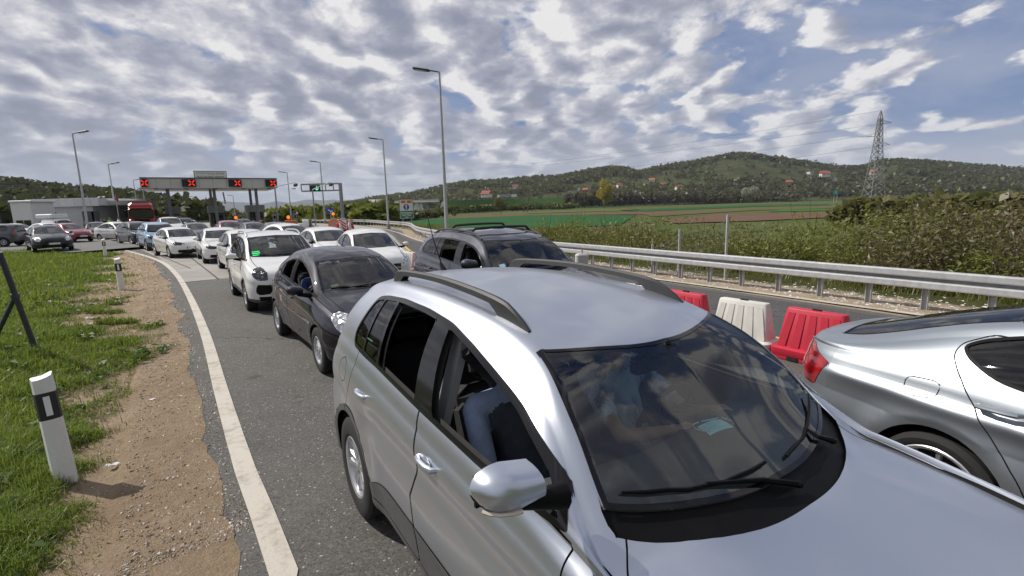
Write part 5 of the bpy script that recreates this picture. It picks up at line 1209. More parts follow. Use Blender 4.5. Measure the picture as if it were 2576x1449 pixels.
# ---- toll plaza
def toll_plaza():
    ANG = radians(33); YL = 65.0; pl = at(355.5, 473.8, YL); ux = Vector((cos(ANG), sin(ANG), 0)); uy = Vector((-sin(ANG), cos(ANG), 0))
    def lu(px, v=0.0):                              # distance along the front edge at which the pixel column px meets the line v metres behind it
        d = pray(px, 500); r = Vector((d[0], d[1], 0)); o = Vector((pl.x, pl.y, 0))+uy*v; return (o.y*r.x-o.x*r.y)/(ux.x*r.y-ux.y*r.x)
    L = lu(700); zb, zt, D = pl.z, 6.85, 11.0; C0 = Vector((pl.x, pl.y, 0))+ux*L/2+uy*D/2
    t = thing('toll_canopy', 'long grey flat-roofed canopy spanning the toll lanes', 'canopy', C0, ANG)
    def wp(u, v, z=0.0): p = Vector((pl.x, pl.y, 0))+ux*u+uy*v; p.z = z; return p
    fm = simple('canopy_cladding', (.55, .55, .53), .6, var=.05, scale=.6); sm = simple('canopy_soffit', (.62, .61, .58), .7, var=.04, scale=.5)
    n = 10
    b = MB(); b.box((0, 0, (zb+zt)/2+.1), (L-.2, D-.2, zt-zb-.3)); b.build('roof_slab', simple('roof_dark', (.10, .10, .10), .8), t)
    for i in range(n):
        b = MB(); b.bevbox((-L/2+L*(i+.5)/n, -D/2, (zb+zt)/2), (L/n-.02, .14, zt-zb), .012); b.build('fascia_panel', fm, t)
    for s in (-1, 1):
        for i in range(4): b = MB(); b.bevbox((s*L/2, -D/2+D*(i+.5)/4, (zb+zt)/2), (.14, D/4-.02, zt-zb), .012); b.build('end_panel', fm, t)
    b = MB(); b.box((0, 0, zb+.02), (L-.3, D-.3, .05)); b.build('soffit', sm, t)
    b = MB(); b.box((0, -D/2-.03, zt+.04), (L+.15, .3, .10)); b.build('roof_edge', DARKM, t)
    col = simple('column_paint', (.22, .225, .23), .55, var=.1)
    for px, w, yo in ((424, .42, -3.5), (531, .34, -1.0), (540.5, .38, -3.5), (630.5, .34, -1.0), (645.5, .38, -3.5)):
        X = lu(px, yo+D/2)-L/2; b = MB(); b.bevbox((X, yo, zb/2), (w, w, zb), .05); b.build('column', col, t)
    for s in range(6):
        f = MB(); f.bevbox((-L/2+1.5+s*3.4, -D/2+1.0, zb-.06), (.5, .35, .10), .02); f.build('flood_light', DARKM, t)
    # lane signals on the fascia
    LABS = ['lane signal with a red cross at the left end of the canopy', 'wide lane signal with a red cross, second from the left on the canopy', 'wide lane signal with a red cross above the right-hand booth', 'wide lane signal with a red cross at the right end of the canopy']
    rc = emitter('signal_red', (1.0, .03, .015), 1.4)
    for (pa, pb), lab in zip(((360, 378), (463, 498), (579.5, 612), (672, 700)), LABS):
        u0, u1 = lu(pa, -.22), lu(pb, -.22); w = u1-u0
        s = thing('lane_signal', lab, 'lane signal', wp((u0+u1)/2, -.22, (zb+zt)/2+.02), ANG, 'red cross lane signals')
        b = MB(); b.bevbox((0, 0, 0), (w, .26, .98), .03); b.build('housing', BLACK, s)
        c = w/2-min(.50, w/2)
        for a in (45, -45):
            for d in (-1, 1):
                b = MB(); R = Matrix.Rotation(radians(a), 3, 'Y'); b.bevbox(Vector((c, -.14, 0)) + R @ Vector((d*.30, 0, 0)), (.36, .03, .11), .02, R); b.build('cross_arm', rc, s)
    # name board on the roof
    u0, u1 = lu(496, .6), lu(576.5, .6); pc = wp((u0+u1)/2, .6); zc = at(536, 440.5, pc.y).z
    s = thing('name_board', 'white two-line highway name board standing on the canopy roof', 'sign', (pc.x, pc.y, zt), ANG); w = u1-u0; h = 1.05
    zl = zc-zt
    b = MB(); b.bevbox((0, 0, zl), (w, .10, h), .03); b.build('board', simple('board_grey_white', (.92, .92, .88), .6, var=.03), s)
    for xx, zz, dx, dz in ((0, h/2, w+.06, .07), (0, -h/2, w+.06, .07), (-w/2, 0, .07, h), (w/2, 0, .07, h)): b = MB(); b.box((xx, -.03, zl+zz), (dx, .12, dz)); b.build('board_edge', DARKM, s)
    for k in (-.38, -.12, .14, .40): b = MB(); b.box((w*k, .0, (zl-h/2)/2), (.08, .08, zl-h/2)); b.build('stay', DARKM, s)
    ink = simple('board_ink', (.03, .03, .035), .6)
    for txt, dz in (('АУТОПУТ МИЛОШ ВЕЛИКИ', .21), ('MILOS THE GREAT HIGHWAY', -.22)):
        text_mesh(txt, .36, ink, 'lettering', s, Matrix(((w/5.6, 0, 0, 0), (0, 0, -1, -.058), (0, 1, 0, zl+dz), (0, 0, 0, 1))), .004, bold=0.0)
    # booths
    bm = simple('booth_panel', (.24, .245, .25), .6, var=.08); gl = MATS.get('dark_window') or simple('booth_glass', (.012, .014, .016), .05)
    for (pa, pb), lab in zip(((412, 449), (522, 560), (620, 661)), ('grey toll booth on the left island beside the red lorry', 'grey toll booth on the middle island', 'grey toll booth on the right island, with a tall dark doorway')):
        u0, u1 = lu(pa, 4.0), lu(pb, 4.0); w = u1-u0; pc = wp((u0+u1)/2, 5.5, .15)
        s = thing('toll_booth', lab, 'toll booth', pc, ANG, 'toll booths on the islands')
        b = MB(); b.bevbox((0, 0, 1.0), (w, 3.0, 2.0), .04); b.build('booth_body', bm, s)
        b = MB(); b.bevbox((0, 0, 2.55), (w+.25, 3.4, 1.0), .05); b.build('booth_roof', simple('booth_roof_grey', (.30, .305, .31), .6), s)
        for xx, ww in ((-w*.24, w*.36), (w*.26, w*.32)):
            b = MB(); b.bevbox((xx, -1.52, 1.22), (ww, .05, 1.55), .02); f = b.build('window', DARKM, s); g = MB(); g.box((xx, -1.55, 1.22), (ww-.14, .02, 1.42)); g.build('pane', gl, f)
        b = MB(); b.bevbox((0, -2.6, -.02), (w*.9, 2.2, .28), .06); b.build('island_kerb', CONCRETE, s)
    # striped height posts and slim posts
    for px, py0, py1, lab in ((409, 484, 545, 'leaning black and white striped post left of the left booth'), (565, 484, 512, 'striped red and white post right of the middle booth')):
        yq = wp(lu(px, 2.0), 2.0).y; p0, p1 = at(px-4, py0, yq), at(px+(5 if px < 450 else 2), py1, yq); s = thing('striped_post', lab, 'post', (p1.x, yq, 0)); n = 9
        for i in range(n):
            a = Vector((p0.x-p1.x, 0, p0.z)); bq = Vector((0, 0, p1.z)); c0 = bq.lerp(a, i/n); c1 = bq.lerp(a, (i+1)/n)
            b = MB(); b.tube([c0, c1], .10, 6); b.build('stripe', WHITE if i % 2 else (BLACK if px < 450 else simple('stripe_red', (.5, .03, .03), .5)), s)
    # payment columns on the islands
    for px, lab in ((452, 'slim grey pay column before the left booth'), (604, 'grey pay column with a red light before the right booth'), (690, 'tall grey panel post at the right end of the canopy'), (742, 'grey panel post beside the chevron board')):
        yq = wp(lu(px, -1.5), -1.5).y; p = at(px, 545, yq); s = thing('pay_column', lab, 'pay machine', (p.x, yq, .1), ANG, 'pay columns on the toll islands')
        b = MB(); b.bevbox((0, 0, .9), (.42, .5, 1.8), .04); b.build('case', bm, s); b = MB(); b.box((0, -.26, 1.25), (.28, .03, .4)); b.build('screen', gl, s); b = MB(); b.bevbox((0, 0, 1.86), (.5, .6, .10), .03); b.build('hood', DARKM, s)
    # lifting arms
    for x_, lab, ln in ((at(600, 552, 70).x, 'white barrier arm across the lane beside the right booth', 4.2), (at(775, 553, 68).x, 'white lattice barrier arm in the far right lane', 5.2)):
        s = thing('boom_gate', lab, 'boom gate', (x_, 69, 0)); b = MB(); b.bevbox((-.1, 0, .5), (.36, .36, 1.0), .03); b.build('drive_box', simple('drive_yellow_grey', (.33, .32, .28), .6), s)
        for i in range(8): b = MB(); b.box((.3+ln/8*(i+.5), -.22, .93), (ln/8, .05, .10)); b.build('arm_section', WHITE if i % 2 == 0 else simple('stripe_red', (.5, .03, .03), .5), s)
toll_plaza()
def camera_pole(px, ptop, Y, end, label):
    p = at(px, ptop, Y); q = at(end[0], end[1], Y); s = thing('camera_pole', label, 'camera pole', (p.x, Y, 0)); 
    b = MB(); b.tube([(0, 0, 0), (0, 0, p.z)], .10, 8); b.build('pole', GALVD, s, smooth=True); b = MB(); b.tube([(0, 0, p.z), (q.x-p.x, 0, q.z)], .07, 6); b.build('arm', GALV, s)
    b = MB(); b.bevbox((q.x-p.x+.05, 0, q.z-.35), (.42, .6, .34), .05, Matrix.Rotation(radians(20), 3, 'X')); b.build('camera_housing', DARKM, s)
camera_pole(691, 470, 70.5, (742, 459), 'thin pole with a slanting camera arm at the right end of the canopy')
camera_pole(786, 477, 70.5, (831, 458), 'thin pole with a slanting camera arm under the gantry')
def gantry():
    Y = 75.0; p = at(855.5, 460, Y); L = at(757, 462, Y); z1, z0 = at(800, 463, Y).z, at(800, 480, Y).z; x0 = L.x-p.x
    s = thing('sign_gantry', 'steel half gantry over the right lane carrying a green arrow signal', 'gantry', (p.x, Y, 0))
    b = MB(); b.bevbox((0, 0, p.z/2), (.42, .42, p.z), .03); b.build('pole', GALVD, s)
    for z in (z1, z0): b = MB(); b.bevbox((x0/2, 0, z), (-x0, .22, .22), .02); b.build('beam', GALVD, s)
    for k in (0, .22, .42, .62, .82): b = MB(); b.box((x0*(1-k), 0, (z0+z1)/2), (.12, .12, z1-z0)); b.build('brace', GALVD, s)
    a, c = at(780, 474, Y-.3), at(806, 474, Y-.3); sg = thing('lane_signal', 'black lane signal with a green down arrow hanging in the gantry', 'lane signal', ((a.x+c.x)/2, Y-.35, at(793, 474, Y).z))
    w = c.x-a.x; b = MB(); b.bevbox((0, 0, 0), (w, .25, .95), .03); b.build('housing', BLACK, sg)
    gm = emitter('signal_green', (.10, .9, .45), 1.6); b = MB(); b.box((w*.2, -.14, .08), (.07, .03, .55)); b.build('arrow_shaft', gm, sg)
    for k in (1, -1): b = MB(); b.box((w*.2+k*.13, -.14, -.14), (.36, .03, .08), Matrix.Rotation(radians(-45*k), 3, 'Y')); b.build('arrow_barb', gm, sg)
gantry()
def pay_sign():
    Y = 52.0; a, c = at(1004.5, 525, Y), at(1040.5, 525, Y); top, bot = at(1022, 500.5, Y).z, at(1022, 551, Y).z; w, h = c.x-a.x, top-bot
    s = thing('toll_sign', 'large white pay toll sign with a blue arrow disc and green panel', 'road sign', ((a.x+c.x)/2, Y, 0)); zc = (top+bot)/2
    for k in (-.3, .3): b = MB(); b.tube([(w*k, .06, -.3), (w*k, .06, bot+.4)], .04, 8); b.build('post', GALV, s)
    b = MB(); b.bevbox((0, 0, zc), (w, .05, h), .02); b.build('board', simple('sign_white', (.66, .66, .64), .5, var=.04), s)
    for xx, zz, dx, dz in ((0, h/2-.035, w-.04, .05), (0, -h/2+.035, w-.04, .05), (-w/2+.035, 0, .05, h-.04), (w/2-.035, 0, .05, h-.04)): b = MB(); b.box((xx, -.03, zc+zz), (dx, .012, dz)); b.build('board_edge', DARKM, s)
    om = simple('sign_orange', (.62, .23, .02), .5); bk = simple('board_ink', (.03, .03, .035), .6)
    for k in (-.2, .22):
        b = MB(); b.box((w*k, -.032, zc+h*.36), (w*.34, .012, h*.145)); o = b.build('orange_panel', om, s)
        for q in range(2 if k < 0 else 3): g = MB(); g.box((w*k+(-.06+.12*q if k < 0 else -.11+.09*q), -.042, zc+h*.36-(.02 if k > 0 else 0)), (.07, .008, .12 if k < 0 else .08+.05*(q == 1))); g.build('pictogram', simple('picto_brown', (.14, .045, .01), .6), o)
    M4 = Matrix(((1, 0, 0, 0), (0, 0, -1, -.034), (0, 1, 0, zc+h*.10), (0, 0, 0, 1))); R3 = Matrix.Rotation(radians(90), 4, 'X')
    b = MB(); b.lathe([(0, .0), (w*.205, .0), (w*.205, .012), (0, .012)], 28, Matrix.Translation((0, -.026, zc+h*.10)) @ R3); d = b.build('blue_disc', simple('sign_blue', (.015, .06, .33), .45), s)
    b = MB(); b.box((0, -.043, zc+h*.085), (.10, .008, .38)); b.add([(-.14, -.047, zc+h*.14), (.14, -.047, zc+h*.14), (0, -.047, zc+h*.14+.2), (-.14, -.039, zc+h*.14), (.14, -.039, zc+h*.14), (0, -.039, zc+h*.14+.2)], [(0, 1, 2), (5, 4, 3), (0, 3, 4, 1), (1, 4, 5, 2), (2, 5, 3, 0)]); b.build('arrow', WHITE, d)
    b = MB(); b.box((0, -.032, zc-h*.27), (w*.86, .012, h*.36)); g = b.build('green_panel', simple('sign_green', (.01, .17, .085), .45), s)
    for txt, z, sz in (('ПУТАРИНА', .115, .235), ('PAY TOLL', -.10, .235), ('Stop', -.30, .17)):
        text_mesh(txt, sz, WHITE, 'lettering', g, Matrix(((.9, 0, 0, 0), (0, 0, -1, -.041), (0, 1, 0, zc-h*.27+z+.02), (0, 0, 0, 1))), .003, bold=.006)
pay_sign()
def amber(px, py, Y, r, label, col=(1.0, .22, .01)):
    p = at(px, py, Y); s = thing('warning_light', label, 'warning light', (p.x, Y, 0), 0, 'amber warning lights')
    b = MB(); b.tube([(0, 0, 0), (0, 0, p.z)], .04, 6); b.build('post', GALV, s); b = MB(); b.lathe([(0, -.1), (r*1.25, -.1), (r*1.25, .06), (r, .06), (0, .02)], 16, Matrix.Translation((0, 0, p.z)) @ Matrix.Rotation(radians(90), 4, 'X')); b.build('housing', DARKM, s)
    b = MB(); b.lathe([(0, .10), (r*.7, .085), (r, .03)], 16, Matrix.Translation((0, 0, p.z)) @ Matrix.Rotation(radians(90), 4, 'X')); b.build('lens', emitter('amber_lens', col, 1.25), s, smooth=True)
amber(594, 547.5, 60, .24, 'lit amber warning light behind the red estate car')
amber(726, 546.5, 56, .23, 'lit amber warning light above the orange chevron board')
amber(838.5, 538, 60, .22, 'lit amber warning light under the round blue sign')
def round_blue():
    p = at(831, 531, 61); s = thing('direction_sign', 'round blue sign with a white slanting arrow before the gantry', 'road sign', (p.x, 61, 0)); R3 = Matrix.Translation((0, 0, p.z)) @ Matrix.Rotation(radians(90), 4, 'X')
    b = MB(); b.tube([(0, .05, 0), (0, .05, p.z)], .04, 6); b.build('post', GALV, s); b = MB(); b.lathe([(0, 0), (.47, 0), (.47, .03), (0, .03)], 24, R3); b.build('disc', simple('sign_blue', (.015, .06, .33), .45), s)
    b = MB(); R = Matrix.Rotation(radians(35), 3, 'Y'); b.box(Vector((0, -.05, p.z)), (.62, .02, .11), R)
    for k in (1, -1): b.box(Vector((0, -.05, p.z)) + R @ Vector((.24, 0, k*.10)), (.32, .02, .10), R @ Matrix.Rotation(radians(42*k), 3, 'Y'))
    b.build('arrow', WHITE, s)
round_blue()
def chevron_board(px0, px1, py0, py1, Y, label):
    a, c = at(px0, py1, Y), at(px1, py0, Y); w, h = c.x-a.x, c.z-a.z; s = thing('chevron_board', label, 'chevron board', ((a.x+c.x)/2, Y, 0)); zc = (a.z+c.z)/2
    b = MB(); b.bevbox((0, 0, zc), (w, .06, h), .02); b.build('board', simple('board_orange', (.68, .22, .02), .5), s); rd = simple('stripe_red_dark', (.36, .02, .015), .5)
    for i in range(3):
        for k in (-1, 1):
            z0 = -h*.42+i*h*.34; P = [(0, z0+w*.35), (0, z0+w*.35-.16), (k*w*.48, z0-.10), (k*w*.48, z0+.06)]; P = [(x, max(-h*.48, min(h*.48, z))) for x, z in P]
            vs = [(x, -.045, zc+z) for x, z in P]+[(x, -.033, zc+z) for x, z in P]; b = MB(); b.add(vs, [(0, 1, 2, 3) if k < 0 else (3, 2, 1, 0), (0, 4, 5, 1), (1, 5, 6, 2), (2, 6, 7, 3)]); b.build('chevron', rd, s)
    for k in (-1, 1): b = MB(); b.box((k*w*.4, .06, max(.1, zc-h/2)/2), (.08, .08, max(.2, zc-h/2))); b.build('leg', DARKM, s)
    b = MB(); b.bevbox((0, .35, .06), (w*1.2, .7, .12), .03); b.build('base_plate', DARKM, s)
chevron_board(719.5, 744, 553.5, 576, 52, 'orange board with dark red chevrons in front of the crash cushion')
def cushion():
    p = gp(770, 572); s = thing('crash_cushion', 'black and white crash cushion between the toll lane and the right lane', 'crash cushion', (p.x, p.y, 0), radians(112))
    for i in range(7): b = MB(); b.bevbox((i*.85, 0, .45), (.78, .75, .9), .05); b.build('segment', BLACK if i % 3 else WHITE, s)
    for k in (-1, 1):
        for i in range(14): b = MB(); b.box((i*.42-.1, k*.39, .48), (.10, .03, .5)); b.build('white_mark', WHITE, s)
cushion()
def far_works():
    p = gp(848, 581); Y = p.y; s = thing('works_sign', 'round orange-edged works sign lying among the far red and white barriers', 'road sign', (p.x-.3, Y+.2, 0)); R3 = Matrix.Translation((0, 0, .62)) @ Matrix.Rotation(radians(90), 4, 'X')
    b = MB(); b.lathe([(0, 0), (.62, 0), (.62, .05), (.46, .06), (0, .06)], 24, R3); b.build('disc', simple('board_orange', (.68, .22, .02), .5), s); b = MB(); b.lathe([(0, .065), (.42, .065), (.42, .07), (0, .07)], 24, R3); b.build('face', simple('sign_pink', (.52, .24, .24), .5), s)
    mesh = {}
    for nm, m in (('red', simple('barrier_red', (.50, .018, .045), .5)), ('white', simple('barrier_white', (.62, .60, .56), .55))): o = barrier_mesh().build('road_barrier', m, smooth=True); mesh[nm] = o.data; bpy.data.objects.remove(o)
    for px, py, c, lab in ((850, 583, 'red', 'far red barrier beside the round orange sign'), (857, 583, 'white', 'far white barrier, first behind the round orange sign'), (872, 582, 'red', 'far red barrier under the amber lamp'), (880, 580, 'white', 'far white barrier right of the amber lamp'), (886, 579.5, 'red', 'outermost far red barrier of the works group')):
        q = gp(px, py); t = thing('road_barrier', lab, 'barrier', (q.x, q.y, .01), radians(115), 'red and white plastic barriers in a row'); t.scale = (1.1, 1.1, 1.25); o = link(bpy.data.objects.new('shell', mesh[c]), t)
    q = gp(864, 583); s = thing('chevron_board', 'small red and white chevron panel in front of the far barriers', 'chevron board', (q.x, q.y, 0)); rd = simple('stripe_red', (.5, .03, .03), .5)
    b = MB(); b.bevbox((0, 0, .66), (.75, .05, .95), .02); b.build('board', WHITE, s)
    for i in range(3): b = MB(); b.box((0, -.032, .40+.27*i), (.80, .012, .13), Matrix.Rotation(radians(35), 3, 'Y')); b.build('chevron', rd, s)
    b = MB(); b.bevbox((0, 0, .09), (.9, .4, .16), .03); b.build('foot', BLACK, s)
    amber(868.5, 558.5, q.y+.3, .13, 'amber lamp on the far red and white barriers', (1.0, .40, .03))
far_works()
# ---- the low buildings at the left
def plaza_buildings():
    Y = 64.0; a, c = at(66, 520, Y), at(251, 520, Y); zt, zm = at(150, 500, Y).z, at(150, 520.5, Y).z; w = c.x-a.x
    s = thing('office_building', 'low long white flat-roofed office building behind the parked cars', 'building', ((a.x+c.x)/2, Y+4, 0)); wm = simple('render_grey_white', (.66, .68, .71), .7, var=.05, scale=.4)
    b = MB(); b.box((0, 0, zm/2), (w-2.4, 7.4, zm)); b.build('wall', simple('office_wall', (.50, .51, .54), .7, var=.06, scale=.4), s)
    n = 9
    for i in range(n): b = MB(); b.bevbox((-w/2+w*(i+.5)/n, -4, (zm+zt)/2), (w/n-.025, .14, zt-zm), .015); b.build('fascia_panel', wm, s)
    b = MB(); b.box((0, .05, (zm+zt)/2), (w-.1, 7.9, zt-zm-.1)); b.build('roof', wm, s)
    b = MB(); b.lathe([(0, zm+.1), (2.2, zm+.1), (2.6, zm+.6), (2.6, zt-.35), (0, zt-.35)], 24, Matrix.Translation((w/2, 0, 0))); b.build('round_end', WHITE, s, smooth=True)
    for x, ww, m in ((-w*.22, 1.6, simple('door_blue', (.13, .19, .30), .5)), (w*.40, 1.0, DARKM), (w*.30, 1.5, MATS['dark_window'])):
        b = MB(); b.bevbox((x, -3.72, 1.5), (ww, .08, 2.6), .02); b.build('door', m, s)
    a, c = at(27, 530, 58), at(79, 530, 58); z1 = at(50, 509, 58).z; w = c.x-a.x; k = thing('kiosk', 'small white kiosk with two dark panes at the left edge', 'kiosk', ((a.x+c.x)/2, 59.5, 0))
    b = MB(); b.bevbox((0, 0, z1/2), (w, 3, z1), .05); b.build('wall', WHITE, k)
    for x in (-w*.16, w*.22): b = MB(); b.bevbox((x, -1.52, 1.15), (w*.34, .06, 1.5), .02); f = b.build('window', DARKM, k); g = MB(); g.box((x, -1.56, 1.15), (w*.31, .02, 1.38)); g.build('pane', MATS['dark_window'], f)
    b = MB(); b.bevbox((.1, 0, z1+.1), (w+.3, 3.3, .22), .05); b.build('roof', WHITE, k)
    Yg = 80; p0, p1 = at(-30, 457.5, Yg), at(69.5, 461, Yg); g = thing('sign_gantry', 'dark overhead gantry beam cut by the left edge', 'gantry', (p1.x, Yg, 0))
    b = MB(); b.box(((p0.x-p1.x)/2, 0, p1.z-.1), (p1.x-p0.x, .6, .35)); b.build('beam', DARKM, g); b = MB(); b.box((-.1, 0, p1.z-.55), (.2, .3, .9)); b.build('beam_end', DARKM, g); b = MB(); b.box((p0.x-p1.x+.5, 0, p1.z/2), (.4, .4, p1.z)); b.build('pole', DARKM, g)
    # flag
    p = at(289, 490, 60); q = thing('flag', 'red blue and white flag hanging on a slim pole beside the red lorry', 'flag', (p.x+.05, 60, 0)); b = MB(); b.tube([(0, 0, 0), (0, 0, p.z)], .045, 6); b.build('pole', GALV, q)
    m, t, bb, o = newmat('flag_cloth'); z = t.sep(t.new('ShaderNodeTexCoord').outputs['Generated'])[0]; setp(t, bb, color=t.ramp(z, [(0, (.60, .60, .62)), (.34, (.03, .06, .35)), (.62, (.60, .03, .04))], 'CONSTANT'), rough=.8)
    V = []; nx, nz = 10, 8
    for i in range(nx):
        for j in range(nz): V.append((-.28+.55*i/(nx-1)+.07*j/(nz-1), -.06+.07*sin(i*1.5+j*.5), p.z-.02-.75*j/(nz-1)+.16*sin(i*.5)-.12*(i/(nx-1))*(1-j/(nz-1))))
    F = [(i*nz+j, (i+1)*nz+j, (i+1)*nz+j+1, i*nz+j+1) for i in range(nx-1) for j in range(nz-1)]; mesh_np('cloth', V, np.array(F), m, None, True, q)
plaza_buildings()
# ---- posts and wire at the roadside
def strut():
    s = thing('fence_post', 'dark grey steel fence post with a slanting strut at the left edge', 'fence post', tuple(gp(92, 890))); top = at(-6, 640, 5.0)-s.location; top = Vector((-.95, -.15, 1.22))
    p = gp(92, 890); P1 = at(0, 640, p.y-.35)-p; st = simple('strut_paint', (.055, .062, .075), .65, var=.2, scale=12, bump=.2)
    b = MB(); b.tube([Vector((.03, 0, -.12)), P1*1.02], .036, 10); b.build('post', st, s, smooth=True)
    m = P1*.60; e = at(-26, 880, p.y-.1)-p; b = MB(); b.tube([m, e], .030, 8); b.build('strut', st, s, smooth=True)
    b = MB(); b.tube([m-P1.normalized()*.04, m+P1.normalized()*.04], .05, 8); b.build('clamp', st, s)
strut()
def wire_fence():
    q = [gp(1824, 701), gp(1707, 691), gp(1640, 684)]; tops = [at(1831, 540, q[0].y).z, at(1710, 577, q[1].y).z, at(1634, 615, q[2].y).z]
    s = thing('wire_fence', 'short piece of wire mesh fence on steel posts behind the crash barrier', 'fence', tuple(q[0]))
    for p, z in zip(q, tops): b = MB(); b.box((p.x-q[0].x, p.y-q[0].y, z/2-.2), (.05, .06, z+.4)); b.build('post', GALV, s)
    w = MB()
    for (p, z), (r, y) in zip(list(zip(q, tops))[:-1], list(zip(q, tops))[1:]):
        for k in range(9):
            f = .12+.85*(k/8)**1.2; a = Vector((p.x-q[0].x, p.y-q[0].y, z*f-.1)); c = Vector((r.x-q[0].x, r.y-q[0].y, y*f-.1)); w.tube([a, a.lerp(c, .5)-Vector((0, 0, .04)), c], .0035, 3, cap=False)
        for k in range(1, 15): a = Vector((p.x-q[0].x, p.y-q[0].y, 0)).lerp(Vector((r.x-q[0].x, r.y-q[0].y, 0)), k/15); w.tube([a, a+Vector((0, 0, (z+(y-z)*k/15)*.95-.1))], .003, 3, cap=False)
    o = w.build('wire_mesh', GALVD, s); o['kind'] = 'stuff'
wire_fence()
def counterweight():
    p = gp(1461, 700); a, c = at(1448, 660, 10.9), at(1478, 660, 10.9)
    s = thing('barrier_gate_post', 'pale grey square post with a slim stub on top beside the dark off-roader', 'post', (at(1463, 660, 10.9).x, 10.9, 0), radians(8)); zt = at(1463, 638, 10.9).z
    b = MB(); b.bevbox((0, 0, zt/2), (c.x-a.x, .2, zt), .03); b.build('case', simple('pale_case', (.50, .50, .49), .5, var=.05), s); b = MB(); b.tube([(.01, 0, zt-.01), (.01, 0, zt+.09)], .022, 8); b.build('stub', simple('pale_case', (.50, .50, .49), .5), s)
counterweight()

# ================================================================== plants
def leaf_cloud(name, V, F, mat, kind='stuff', parent=None):
    o = mesh_np(name, V, F, mat, None, False, parent)
    if kind: o['kind'] = kind
    return o
def leaf_mat(name, cols, rough=.7, trans=.25):
    if name in MATS: return MATS[name]
    m = bpy.data.materials.new(name); m.use_nodes = True; m.node_tree.nodes.clear(); t = NT(m.node_tree); o = t.new('ShaderNodeOutputMaterial')
    at_ = t.new('ShaderNodeAttribute'); at_.attribute_name = 'tint'; n = t.noise(t.pos(), .45, 4, .6)
    f = t.math('ADD', t.math('MULTIPLY', at_.outputs['Fac'], .65), t.math('MULTIPLY', n, .5))
    c = t.ramp(f, [(.15+.7*i/(len(cols)-1), k) for i, k in enumerate(cols)])
    d = t.new('ShaderNodeBsdfDiffuse'); tr = t.new('ShaderNodeBsdfTranslucent'); t.l.new(c, d.inputs[0]); t.l.new(t.mix(.4, c, (.25, .30, .05)), tr.inputs[0])
    mx = t.new('ShaderNodeMixShader'); mx.inputs[0].default_value = trans; t.l.new(d.outputs[0], mx.inputs[1]); t.l.new(tr.outputs[0], mx.inputs[2])
    gl = t.new('ShaderNodeBsdfGlossy'); gl.inputs['Roughness'].default_value = .45; mx2 = t.new('ShaderNodeMixShader'); mx2.inputs[0].default_value = .03
    t.l.new(mx.outputs[0], mx2.inputs[1]); t.l.new(gl.outputs[0], mx2.inputs[2]); t.l.new(mx2.outputs[0], o.inputs[0]); MATS[name] = m; return m
def tint(o, per_face, nv):
    a = o.data.attributes.new('tint', 'FLOAT', 'POINT'); a.data.foreach_set('value', np.repeat(per_face, nv).astype(np.float32)[:len(o.data.vertices)])
def blades(name, P, h, w, lean, mat, bend=.5):
    """grass: every blade a bent strip of 3 triangles"""
    n = len(P); a = RNG.random(n)*2*pi; l = RNG.random(n)*lean; dx, dy = np.cos(a), np.sin(a); px, py = -dy*w/2, dx*w/2
    ox, oy = dx*h*np.sin(l)*.4, dy*h*np.sin(l)*.4; z1 = h*.55*np.cos(l*.5); tx, ty = dx*h*np.sin(l)*(1+bend*.2), dy*h*np.sin(l)*(1+bend*.2); tz = h*np.cos(l)
    V = np.stack([np.stack([P[:, 0]-px, P[:, 1]-py, P[:, 2]], 1), np.stack([P[:, 0]+px, P[:, 1]+py, P[:, 2]], 1), np.stack([P[:, 0]+ox+px*.7, P[:, 1]+oy+py*.7, P[:, 2]+z1], 1), np.stack([P[:, 0]+ox-px*.7, P[:, 1]+oy-py*.7, P[:, 2]+z1], 1), np.stack([P[:, 0]+tx, P[:, 1]+ty, P[:, 2]+tz], 1)], 1).reshape(-1, 3)
    i = np.arange(n)*5; F = np.concatenate([np.stack([i, i+1, i+2], 1), np.stack([i, i+2, i+3], 1), np.stack([i+3, i+2, i+4], 1)])
    o = leaf_cloud(name, V, F, mat); tint(o, RNG.random(n), 5); return o
GRASS = leaf_mat('grass_blades', [(.085, .135, .012), (.125, .205, .018), (.175, .265, .030), (.24, .28, .065)], trans=.45)
